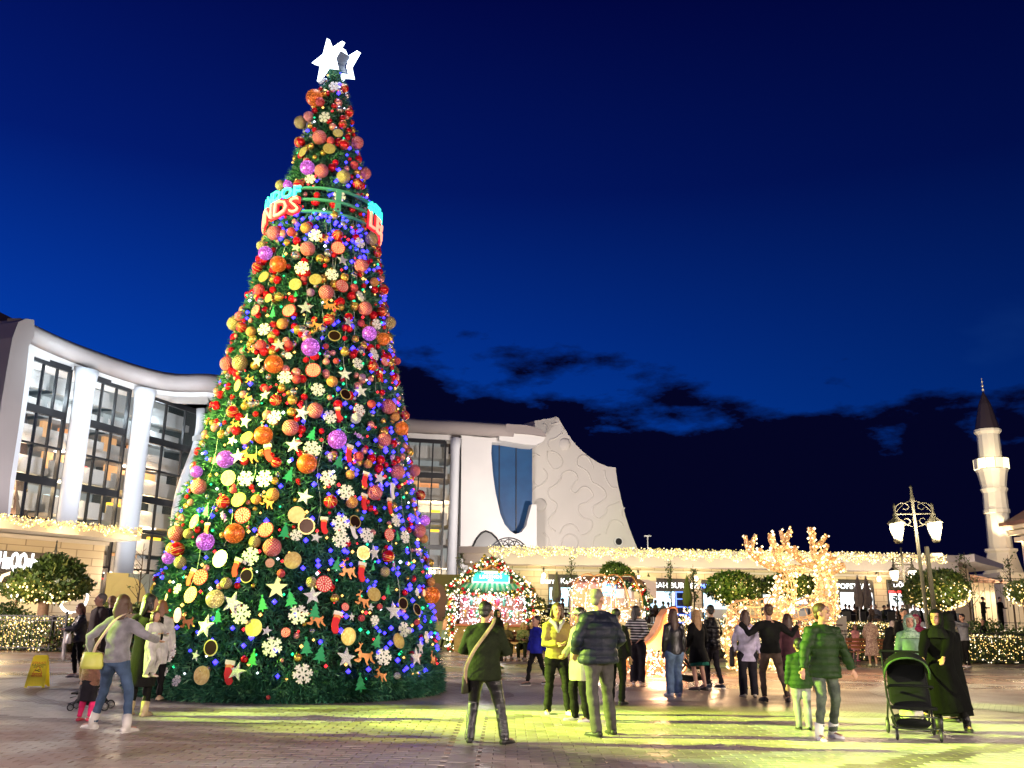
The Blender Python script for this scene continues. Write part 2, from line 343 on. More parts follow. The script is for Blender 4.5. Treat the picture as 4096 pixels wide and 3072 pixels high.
def region_at(x, y):
    for kd, dta, m in reversed(REGION):
        if m not in PM: continue
        if kd == 'p':
            ins = False; n = len(dta)
            for i in range(n):
                (xa, ya), (xb, yb) = dta[i], dta[i - 1]
                if (ya > y) != (yb > y) and x < (xb - xa) * (y - ya) / (yb - ya) + xa: ins = not ins
            if ins: return m
        else:
            c, r0, r1, a0, a1, er = dta; r_ = math.hypot(x - c[0], (y - c[1]) / er); a = math.degrees(math.atan2((y - c[1]) / er, x - c[0]))
            if r0 <= r_ <= r1 and any(a0 <= a + k <= a1 for k in (-360, 0, 360)): return m
    return pv_brown
PV = []; pw_, ph_ = .27, .15
for j in range(int((15.6 - 9.2) / ph_)):
    y = 9.2 + (j + .5) * ph_
    for i in range(-40, 41):
        x = (i + .5 * (j % 2)) * pw_
        if abs(x) > y * .60 + .4 or -.62 < x < -.30: continue
        PV.append((x, y, pw_, ph_, region_at(x, y)))
CH = [(-.46, 8.95 + .6 * (k + .5), .31, .6, pv_slab) for k in range(11)]
def paver(mb, x, y, w, h, mi=0):
    g_ = .0045; z0, z1 = -.02, .004 + RN.uniform(-.0015, .0015); a = [(x - w / 2 + g_, y - h / 2 + g_), (x + w / 2 - g_, y - h / 2 + g_), (x + w / 2 - g_, y + h / 2 - g_), (x - w / 2 + g_, y + h / 2 - g_)]; t_ = [RN.uniform(-.0014, .0014) for _ in a]; b_ = .007
    lo = [(p[0], p[1], z0) for p in a]; mid = [(p[0], p[1], z1 - .005 + q) for p, q in zip(a, t_)]; top = [(p[0] + (b_ if p[0] < x else -b_), p[1] + (b_ if p[1] < y else -b_), z1 + q) for p, q in zip(a, t_)]
    mb.add(lo + mid + top, [(i, (i + 1) % 4, 4 + (i + 1) % 4, 4 + i) for i in range(4)] + [(4 + i, 4 + (i + 1) % 4, 8 + (i + 1) % 4, 8 + i) for i in range(4)] + [(8, 9, 10, 11)], mi)
vis_ = sorted([p for p in PV if abs(p[0]) < .57 * p[1]], key=lambda p: p[1] if p[1] > 9.85 else 99)[:285]; vset = set(id(p) for p in vis_)
for p in vis_: b = MB(); paver(b, *p[:4]); b.build('paver', PM[p[4]], GROUND)
for p in CH: b = MB(); paver(b, *p[:4]); b.build('slab', PM[pv_slab], GROUND)
b = MB()
for p in PV:
    if id(p) not in vset: paver(b, *p[:4], KEYS.index(p[4]))
b.build('pavers', [PM[k] for k in KEYS], GROUND, kind='stuff')
# ================================================================ the great christmas tree
PROF = [(0, 2.90), (.3, 2.91), (.74, 2.87), (1.72, 2.72), (2.72, 2.51), (3.75, 2.27), (4.8, 2.08), (5.89, 1.87), (7.0, 1.64), (8.15, 1.42), (9.57, 1.14), (10.9, .84), (11.55, .66), (12.57, .42), (13.5, .2), (14.0, .05)]
PZ = np.array([p[0] for p in PROF]); PR = np.array([p[1] for p in PROF])
def rad(z): return np.interp(z, PZ, PR)
fol = [mat('needles_dark', (.018, .095, .065), .55, col2=(.028, .15, .09), vs=3), mat('needles_mid', (.045, .19, .11), .5), mat('needles_tip', (.14, .36, .18), .45)]
tree = thing('christmas_tree', 'giant cone shaped christmas tree covered in baubles and coloured lights', 'christmas tree', (TX, TY, 0))
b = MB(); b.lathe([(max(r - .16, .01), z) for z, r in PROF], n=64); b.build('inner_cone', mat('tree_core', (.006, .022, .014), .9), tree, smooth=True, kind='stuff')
r = np.random.RandomState(3); NT = 46000
z = r.rand(NT * 3) * 13.9; keep = r.rand(NT * 3) < rad(z) / 3.0; z = z[keep][:NT]; th = r.rand(len(z)) * 2 * PI
lump = .05 * np.sin(7 * th + 3 * z) * np.sin(5 * z - 2 * th) + .04 * np.sin(19 * th - 11 * z) * np.sin(17 * z + 5 * th)
rr_ = rad(z) - .10 + lump + .05 * r.normal(size=len(z)); cz, sz = np.cos(th), np.sin(th)
P = np.stack([cz * rr_, sz * rr_, z + .02], 1); D = np.stack([cz, sz, -.05 + .25 * r.normal(size=len(z))], 1)
V, Fa = blades(P, D, 7, .13, .034, .62, 4)
mi = np.repeat(r.choice(3, len(P), p=[.45, .38, .17]), 7)
link(npmesh('needles', V, Fa, fol, mi), 'needles', tree, kind='stuff')
# ragged skirt of branch tips at the foot
th = r.rand(5200) * 2 * PI; rr2 = 2.76 + .2 * r.rand(5200); zz = .03 + .38 * r.rand(5200)
P = np.stack([np.cos(th) * rr2, np.sin(th) * rr2, zz], 1); D = np.stack([np.cos(th), np.sin(th), -.25 + 0 * th], 1)
V, Fa = blades(P, D, 8, .17, .036, .7, 8); link(npmesh('skirt', V, Fa, fol, np.repeat(r.choice(3, len(P), p=[.5, .35, .15]), 8)), 'lower_branches', tree, kind='stuff')
# fairy lights, one mesh per colour
def cone_pts(n, z0, z1, off, seed, th0=None, th1=None):
    q = np.random.RandomState(seed); z = z0 + (z1 - z0) * q.rand(n * 3); k = q.rand(n * 3) < rad(z) / 2.98; z = z[k][:n]
    t = (q.rand(len(z)) * 2 * PI) if th0 is None else (th0 + (th1 - th0) * q.rand(len(z)))
    R_ = rad(z) + off + .04 * q.rand(len(z)); return np.stack([np.cos(t) * R_, np.sin(t) * R_, z], 1)
LED = {'blue': ((.035, .022, 1.0), 5, 430), 'red': ((1.0, .02, .03), 2.6, 300), 'green': ((.02, .85, .32), 1.3, 240), 'gold': ((1.0, .50, .12), 2.0, 330), 'white': ((.8, .85, 1.0), 2.5, 110)}
for k, (nm, (c, e, n)) in enumerate(LED.items()):
    m = mat('led_' + nm, c, .4, emit=c, es=e); pts = cone_pts(n, .3, 13.9, .03, 20 + k)
    if nm == 'blue': pts = np.vstack([pts, cone_pts(240, .8, 11.5, .05, 77, -1.2, .3), cone_pts(60, 9.0, 9.7, .03, 78, -2.2, -.6)])
    bulbs('fairy_lights', pts, .030 if nm != 'blue' else .042, m, tree, 30 + k, kind='stuff')
wm = mat('lamp_wire', (.45, .5, .45), .6)
b = MB()
for k in range(70):
    t = RN.uniform(-PI, 0) if k % 3 else RN.uniform(0, PI); z0 = RN.uniform(1.5, 9); pts = []
    for j in range(7):
        zz = z0 + 1.6 * j / 6; a = t + .02 * math.sin(j * 1.3); R_ = float(rad(zz)) + .04; pts.append((math.cos(a) * R_, math.sin(a) * R_, zz))
    b.tube(pts, .006, 3)
b.build('light_wires', wm, tree, kind='stuff')

# ---------------------------------------------------------------- ring sign near the top
RZ, RR = 9.98, 1.22
rg = thing('ring_sign', 'green steel hoop sign with lit turquoise and red letters round the tree', 'sign', (TX, TY, RZ))
gm = mat('ring_green_steel', (.10, .42, .34), .35, .3)
for dz in (-.27, .0, .27):
    b = MB(); n = 72; vs = []
    for k in range(n):
        a = 2 * PI * k / n
        for ra, h in ((RR - .05, -.022), (RR + .02, -.022), (RR + .02, .022), (RR - .05, .022)): vs.append((ra * math.cos(a), ra * math.sin(a), dz + h))
    b.add(vs, [(4 * k + j, 4 * ((k + 1) % n) + j, 4 * ((k + 1) % n) + (j + 1) % 4, 4 * k + (j + 1) % 4) for k in range(n) for j in range(4)]); b.build('rail', gm, rg)
for k in range(8):
    a = 2 * PI * k / 8 + .45; b = MB(); b.box((math.cos(a) * (RR - .015), math.sin(a) * (RR - .015), 0), (.04, .12, .53), a); b.build('upright', gm, rg)
def bend(s, size, depth, zc, a_mid, rr, m, name, width, off=0.0):
    me = text_mesh(s, size, depth, offset=off); me.materials.clear(); me.materials.append(m)
    co = np.zeros(len(me.vertices) * 3); me.vertices.foreach_get('co', co); co = co.reshape(-1, 3)
    w = co[:, 0].max() - co[:, 0].min(); a = a_mid + (co[:, 0] / w * width) / rr; R_ = rr + co[:, 2]
    out = np.stack([np.cos(a) * R_, np.sin(a) * R_, zc + co[:, 1]], 1); me.vertices.foreach_set('co', out.ravel()); me.update(); return link(me, name, rg)
teal = mat('sign_turquoise', (.1, .8, .7), .4, emit=(.03, .92, .66), es=1.05); redb = mat('sign_red', (.7, .02, .02), .4, emit=(1, .01, .03), es=.75)
pinkl = mat('sign_coral_face', (.9, .4, .3), .4, emit=(1, .32, .20), es=1.0)
view = math.atan2(-TY, -TX)          # azimuth from the trunk towards the visitors
for a_end, sg in ((view - math.radians(24), -1), (view + math.radians(47), 1)):
    wdt = 2.5; mid = a_end + sg * wdt / 2 / (RR + .06)
    bend('#THELANDOF', .33, .025, .16, mid, RR + .06, teal, 'turquoise_letters', wdt, .010)
    bend('LEGENDS', .50, .02, -.17, mid, RR + .05, redb, 'red_letter_backs', wdt, .04)
    bend('LEGENDS', .50, .025, -.17, mid, RR + .085, pinkl, 'coral_letters', wdt, -.004)
light('POINT', 'ring_sign_glow', (TX - 1.9, TY - 1.1, RZ + .2), 18, (.1, 1, .7), .2)
# ---------------------------------------------------------------- star on the tip
star = thing('tree_star', 'large white illuminated double star on the tip of the christmas tree', 'star', (TX - .05, TY, 13.62))
wl = mat('star_white', (.9, .95, 1), .4, emit=(.72, .86, 1.0), es=3.0)
def star_outline(R1, R2, n=5, rot=0.0): return [(math.cos(PI / 2 + rot + PI * k / n) * (R1 if k % 2 == 0 else R2), math.sin(PI / 2 + rot + PI * k / n) * (R1 if k % 2 == 0 else R2)) for k in range(2 * n)]
def put2(o2, c, right, up): c, right, up = Vector(c), Vector(right), Vector(up); return [c + right * x + up * y for x, y in o2]
f1 = Vector((-.62, -.78, 0)).normalized(); r1 = Vector((0, 0, 1)).cross(f1); up1 = (Vector((0, 0, 1)) + r1 * .06).normalized(); cf = Vector((-.12, -.2, .44)); n = 10
b = MB(); b.prism(put2(star_outline(.56, .24, rot=.14), cf, r1, up1), -f1 * .09); b.build('front_star', wl, star)
cb = cf - f1 * .46; o = put2(star_outline(.56, .25, rot=.14), cb, r1, up1); i_ = put2(star_outline(.40, .17, rot=.14), cb, r1, up1); dd = -f1 * .12; b = MB()
vs = o + i_ + [p + dd for p in o] + [p + dd for p in i_]
for k in range(n):
    j = (k + 1) % n
    b.add([vs[k], vs[j], vs[n + j], vs[n + k], vs[2 * n + k], vs[2 * n + j], vs[3 * n + j], vs[3 * n + k]], [(0, 1, 2, 3), (7, 6, 5, 4), (0, 4, 5, 1), (3, 2, 6, 7)])
b.build('outline_star', wl, star)
b = MB(); b.prism(put2(star_outline(.34, .13, rot=.14), cf - f1 * .145, r1, up1), -f1 * .30); b.build('dark_core', mat('star_frame', (.05, .06, .09), .5), star)
b = MB(); b.tube([(.05, 0, -.3), (.05, 0, .35)], .04, 8); b.build('mast', gm, star)
light('POINT', 'star_glow', (TX - .1, TY - .8, 14.1), 40, (.7, .85, 1), .4)

# ---------------------------------------------------------------- ornaments
def ball_material(kind):
    if kind in MATS: return MATS[kind]
    if kind.startswith('stud'):
        gold = kind.endswith('gold'); base = (.75, .55, .22) if gold else (.62, .03, .10)
        m = mat(kind, base, .32, .35); t, b = nodes_of(m); n, l = t.nodes, t.links; uv = n.new('ShaderNodeTexCoord'); sp = n.new('ShaderNodeSeparateXYZ'); l.new(uv.outputs['UV'], sp.inputs[0])
        sx = mth(t, 'SINE', mth(t, 'MULTIPLY', sp.outputs[0], 2 * PI * 15)); sy = mth(t, 'SINE', mth(t, 'MULTIPLY', sp.outputs[1], 2 * PI * 9))
        pr = mth(t, 'MULTIPLY_ADD', mth(t, 'MULTIPLY', sx, sy), .5, .5)
        r_ = ramp(t, [(.46, (.22, .13, .03) if gold else (.52, .012, .05)), (.72, (.95, .82, .45) if gold else (.95, .52, .52))]); l.new(pr, r_.inputs[0]); l.new(r_.outputs[0], b.inputs['Base Color'])
        bp = n.new('ShaderNodeBump'); bp.inputs['Strength'].default_value = .8; bp.inputs['Distance'].default_value = .02; l.new(pr, bp.inputs['Height']); l.new(bp.outputs[0], b.inputs['Normal']); return m
    if kind == 'band_ball':
        m = mat(kind, (.62, .01, .02), .16, .45, coat=.6); t, b = nodes_of(m); n, l = t.nodes, t.links; co = n.new('ShaderNodeTexCoord'); sp = n.new('ShaderNodeSeparateXYZ'); l.new(co.outputs['Object'], sp.inputs[0])
        fac = None
        for ax in (0, 2):
            a = mth(t, 'ABSOLUTE', sp.outputs[ax]); q = mth(t, 'LESS_THAN', mth(t, 'ABSOLUTE', mth(t, 'SUBTRACT', a, .13)), .035); fac = q if fac is None else mth(t, 'MAXIMUM', fac, q)
        a = mth(t, 'ABSOLUTE', mth(t, 'ADD', sp.outputs[0], sp.outputs[2])); q = mth(t, 'LESS_THAN', a, .06); fac = mth(t, 'MAXIMUM', fac, q)
        mx = n.new('ShaderNodeMix'); mx.data_type = 'RGBA'; l.new(fac, mx.inputs[0]); mx.inputs[6].default_value = (.62, .01, .02, 1); mx.inputs[7].default_value = (.9, .62, .2, 1); l.new(mx.outputs[2], b.inputs['Base Color']); return m
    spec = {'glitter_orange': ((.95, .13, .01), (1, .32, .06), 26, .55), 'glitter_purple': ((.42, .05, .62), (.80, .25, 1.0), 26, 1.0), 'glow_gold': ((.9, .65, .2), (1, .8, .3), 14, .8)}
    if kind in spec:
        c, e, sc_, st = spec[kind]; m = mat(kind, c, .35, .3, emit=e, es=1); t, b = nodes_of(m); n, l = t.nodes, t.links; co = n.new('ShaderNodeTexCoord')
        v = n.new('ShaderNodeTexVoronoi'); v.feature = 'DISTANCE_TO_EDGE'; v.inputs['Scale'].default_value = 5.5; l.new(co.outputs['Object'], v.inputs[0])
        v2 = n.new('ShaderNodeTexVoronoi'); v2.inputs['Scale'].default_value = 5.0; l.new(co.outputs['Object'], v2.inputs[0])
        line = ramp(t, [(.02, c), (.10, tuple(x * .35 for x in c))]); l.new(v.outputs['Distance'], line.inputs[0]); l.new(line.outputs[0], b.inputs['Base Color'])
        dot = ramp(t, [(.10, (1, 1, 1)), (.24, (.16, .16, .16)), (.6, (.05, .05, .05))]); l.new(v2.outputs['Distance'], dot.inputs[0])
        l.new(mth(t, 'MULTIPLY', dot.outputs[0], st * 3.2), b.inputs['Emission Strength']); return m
    if kind in ('yarn_orange', 'yarn_red', 'yarn_pink', 'yarn_white', 'yarn_violet'):
        c = {'yarn_orange': (.9, .30, .04), 'yarn_red': (.75, .02, .04), 'yarn_pink': (.8, .2, .26), 'yarn_white': (.8, .78, .8), 'yarn_violet': (.35, .16, .42)}[kind]
        m = mat(kind, c, .5, .2); t, b = nodes_of(m); n, l = t.nodes, t.links; co = n.new('ShaderNodeTexCoord'); v = n.new('ShaderNodeTexVoronoi'); v.feature = 'DISTANCE_TO_EDGE'; v.inputs['Scale'].default_value = 4.5; l.new(co.outputs['Object'], v.inputs[0])
        r_ = ramp(t, [(.03, tuple(min(1, x * 1.3 + .15) for x in c)), (.12, tuple(x * .45 for x in c))]); l.new(v.outputs['Distance'], r_.inputs[0]); l.new(r_.outputs[0], b.inputs['Base Color'])
        bp = n.new('ShaderNodeBump'); bp.invert = True; bp.inputs['Strength'].default_value = .6; bp.inputs['Distance'].default_value = .03; l.new(v.outputs['Distance'], bp.inputs['Height']); l.new(bp.outputs[0], b.inputs['Normal']); return m
    return {'gold_plain': mat('gold_plain', (.85, .55, .14), .2, .75), 'red_gloss': mat('red_gloss', (.72, .008, .02), .12, .35, coat=.8), 'silver_gloss': mat('silver_gloss', (.75, .75, .8), .12, .9), 'copper_gloss': mat('copper_gloss', (.92, .36, .34), .2, .5)}[kind]
capm = mat('bauble_cap', (.8, .6, .25), .25, .9)
def ball_mesh(kind, n=28, m=18):
    key = 'me_' + kind
    if key in MATS: return MATS[key]
    me = bpy.data.meshes.new(kind); bm = bmesh.new(); bmesh.ops.create_uvsphere(bm, u_segments=n, v_segments=m, radius=1.0, calc_uvs=True)
    if not bm.loops.layers.uv: bm.loops.layers.uv.new()
    uvl = bm.loops.layers.uv.active
    for f in bm.faces:
        f.smooth = True
        az = [math.atan2(lp.vert.co.y, lp.vert.co.x) for lp in f.loops]
        for lp, a in zip(f.loops, az):
            if a < max(az) - PI: a += 2 * PI
            lp[uvl].uv = (a / (2 * PI) + .5, math.acos(max(-1, min(1, lp.vert.co.z))) / PI)
    for seg in ((0, 0, .98, .16, .2),):
        bmesh.ops.create_cone(bm, cap_ends=True, segments=8, radius1=.17, radius2=.13, depth=.16, matrix=Matrix.Translation((0, 0, 1.04)))
    for f in bm.faces:
        if all(v.co.z > .94 and (v.co.x ** 2 + v.co.y ** 2) < .04 for v in f.verts) and len(f.verts) >= 4 and f.calc_center_median().z > .97: f.material_index = 1
    bm.to_mesh(me); bm.free(); me.materials.append(ball_material(kind)); me.materials.append(capm); MATS[key] = me; return me
def flake_outline(arm_w=.09):
    """six arms, each with two pairs of side twigs: unit size, as separate closed shapes"""
    sh = []
    for k in range(6):
        a = PI / 3 * k; d = Vector((math.cos(a), math.sin(a))); s = Vector((-d.y, d.x))
        sh.append([d * .05 - s * arm_w, d * .92 - s * arm_w, d * 1.0, d * .92 + s * arm_w, d * .05 + s * arm_w])
        for t0, ln in ((.38, .30), (.64, .34)):
            for sg in (-1, 1):
                e = (d * .62 + s * sg * .78).normalized(); q = Vector((-e.y, e.x)); p = d * t0
                sh.append([p - q * arm_w * .85, p + e * ln - q * arm_w * .9, p + e * (ln + .07), p + e * ln + q * arm_w * .9, p + q * arm_w * .85])
    return sh
def plate_mesh(kind):
    key = 'me_' + kind
    if key in MATS: return MATS[key]
    b = MB(); th = .07
    def pr(o2, h0=0.0, h1=th, mi=0): b.prism([(x, y, h0) for x, y in o2], (0, 0, h1 - h0), mi)
    def circ(cx, cy, r, n=24): return [(cx + r * math.cos(2 * PI * k / n), cy + r * math.sin(2 * PI * k / n)) for k in range(n)]
    glit = mat('silver_glitter', (.55, .52, .6), .4, .5, col2=(.95, .95, 1.0), vs=16, bump=.5, bs=30, thr=(.45, .55))
    if kind == 'snowflake':
        for i, s in enumerate(flake_outline()): pr([(p.x, p.y) for p in s], -.0007 * i, th + .0009 * i)
        pr(circ(0, 0, .16, 6), -.03, th + .03); mats = [mat('flake_white', (.86, .84, .80), .5)]
    elif kind == 'glitter_star': pr(star_outline(1, .42)); pr(star_outline(.8, .3), th, th + .06); mats = [glit]
    elif kind == 'plain_star': pr(star_outline(1, .42)); mats = [mat('star_cream', (.8, .72, .55), .5)]
    elif kind == 'gold_disc': pr(circ(0, 0, 1)); pr(circ(0, 0, .86), th, th + .03, 1); mats = [mat('disc_rim', (.9, .7, .25), .3, .6), mat('disc_gold', (.80, .52, .13), .32, .55, col2=(.95, .75, .3), vs=5, bump=.3, bs=14)]
    elif kind == 'copper_disc': pr(circ(0, 0, 1)); mats = [mat('disc_copper', (.72, .38, .24), .35, .45, col2=(.8, .48, .34), vs=2)]
    elif kind == 'silver_disc': pr(circ(0, 0, 1)); mats = [mat('disc_silver', (.75, .76, .8), .2, .7)]
    elif kind == 'dark_disc': pr(circ(0, 0, 1)); pr(circ(0, 0, .84), th, th + .02, 1); mats = [mat('disc_rim', (.9, .7, .25), .3, .6), mat('disc_dark', (.045, .02, .012), .22, .5)]
    elif kind == 'candy_disc':
        pr(circ(0, 0, 1))
        for k in range(3):
            for j in range(6 + 5 * k):
                a = 2 * PI * j / (6 + 5 * k) + k; rr = .28 + .26 * k; pr([(rr * math.cos(a) + .10 * math.cos(q * PI / 4 + a) * (1.2 if q % 4 == 0 else .7), rr * math.sin(a) + .10 * math.sin(q * PI / 4 + a)) for q in range(8)], th, th + .05, 1)
        mats = [mat('candy_red', (.72, .04, .05), .4, .1), mat('candy_cream', (.9, .74, .62), .5)]
    elif kind == 'felt_tree':
        pr([(-.08, -1), (.08, -1), (.08, -.74), (.62, -.78), (.30, -.36), (.48, -.36), (.2, .06), (.34, .06), (0, .62), (-.34, .06), (-.2, .06), (-.48, -.36), (-.30, -.36), (-.62, -.78), (-.08, -.74)]); mats = [mat('felt_green', (.02, .36, .14), .6)]
        pr([(x * .2, .72 + y * .2) for x, y in star_outline(1, .42)], 0, th)
    elif kind == 'reindeer_cutout':
        pr([(-.55, .10), (-.42, .34), (-.55, .38), (-.78, .30), (-.86, .42), (-.66, .58), (-.50, .62), (-.36, .52), (-.18, .18), (.35, .16), (.58, .22), (.66, .36), (.76, .20), (.62, -.02), (.72, -.36), (.96, -.62), (.84, -.66), (.52, -.40), (.44, -.14), (.28, -.50), (.40, -.78), (.26, -.78), (.10, -.42), (-.02, -.16), (-.30, -.14), (-.50, -.36), (-.86, -.28), (-.86, -.40), (-.46, -.54), (-.26, -.34), (-.48, -.10)])
        for pp in ([(-.48, .58), (-.40, .86), (-.56, 1.0), (-.46, 1.0), (-.34, .90), (-.22, 1.02), (-.16, .98), (-.28, .80), (-.40, .56)],): pr(pp, .01, th - .01)
        mats = [mat('reindeer_copper', (.75, .30, .10), .45, .25)]
    elif kind == 'stocking':
        pr([(-.36, .62), (.30, .62), (.26, -.20), (.52, -.62), (.42, -.92), (.12, -1.0), (-.14, -.72), (-.32, -.24)], 0, .16, 0)
        pr([(-.44, .98), (.36, .98), (.38, .60), (-.42, .60)], -.03, .20, 1); pr([(-.3, .58), (.1, .66), (.3, .34), (0, .42), (-.34, .36)], .16, .24, 2)
        mats = [mat('stocking_red', (.72, .02, .03), .6), mat('stocking_cuff', (.86, .8, .72), .8), mat('stocking_bow', (.85, .36, .12), .5)]
    elif kind == 'white_stocking':
        pr([(-.36, .62), (.30, .62), (.26, -.20), (.52, -.62), (.42, -.92), (.12, -1.0), (-.14, -.72), (-.32, -.24)], 0, .16, 0); pr([(-.44, .98), (.36, .98), (.38, .60), (-.42, .60)], -.03, .20, 0); mats = [mat('stocking_white', (.78, .76, .8), .6)]
    elif kind == 'wrapped_sweet':
        b.ell((0, 0, .1), (.55, .42, .4), 12, 8, 0)
        for k in range(3): b.tube([(-.35 + .35 * k, -.40, .1), (-.35 + .35 * k, 0, .52), (-.35 + .35 * k, .40, .1)], .05, 5, 1)
        for sg in (-1, 1): b.prism([(sg * .5, -.08, .05), (sg * .98, -.34, .05), (sg * .9, 0, .05), (sg * .98, .34, .05), (sg * .5, .08, .05)], (0, 0, .1), 0)
        mats = [mat('sweet_purple', (.42, .2, .62), .3), mat('sweet_white', (.85, .8, .85), .4)]
    MATS[key] = b.mesh(kind, mats); return MATS[key]
KIND = {'sr': ('studded_bauble', 'red studded mirror bauble', 'stud_red', .9), 'sg': ('studded_bauble', 'gold studded mirror bauble', 'stud_gold', .9), 'x': ('banded_bauble', 'glossy red bauble with crossed gold bands', 'band_ball', .9),
        'o': ('glitter_bauble', 'large glowing orange glitter bauble', 'glitter_orange', .8), 'v': ('glitter_bauble', 'large glowing purple glitter bauble', 'glitter_purple', .8), 'y': ('yarn_bauble', 'orange woven bauble', 'yarn_orange', .9),
        'q': ('glowing_bauble', 'brightly lit gold bauble', 'glow_gold', .9), 'R': ('crackle_bauble', 'red crackled bauble', 'yarn_red', .9), 'K': ('crackle_bauble', 'pink crackled bauble', 'yarn_pink', .9), 'W': ('crackle_bauble', 'white crackled bauble', 'yarn_white', .9), 'u': ('crackle_bauble', 'violet crackled bauble', 'yarn_violet', .9),
        'G': ('gold_bauble', 'plain gold bauble', 'gold_plain', .9), 'f': ('snowflake_ornament', 'white cutout snowflake', 'snowflake', 0), 't': ('star_ornament', 'silver glitter star', 'glitter_star', 0), 'w': ('star_ornament', 'plain cream star', 'plain_star', 0),
        'd': ('disc_ornament', 'round gold mirror disc', 'gold_disc', 0), 'D': ('candy_ornament', 'red and cream mottled candy disc', 'candy_disc', 0), 'k': ('disc_ornament', 'dark round disc with gold rim', 'dark_disc', 0), 'c': ('disc_ornament', 'matt copper disc', 'copper_disc', 0), 'm': ('disc_ornament', 'round silver disc', 'silver_disc', 0),
        'e': ('felt_tree_ornament', 'green felt christmas tree cutout', 'felt_tree', 0), 'n': ('reindeer_ornament', 'copper leaping reindeer cutout', 'reindeer_cutout', 0), 'b': ('stocking_ornament', 'red stocking with white cuff', 'stocking', 0), 'B': ('stocking_ornament', 'white stocking', 'white_stocking', 0), 'a': ('sweet_ornament', 'purple wrapped sweet', 'wrapped_sweet', 0)}
REG = {'A': (1050, 100, 2.764), 'B': (1000, 650, 2.765), 'C': (900, 1150, 2.552), 'D': (700, 1300, 1.8436), 'E': (500, 2100, 1.6385)}
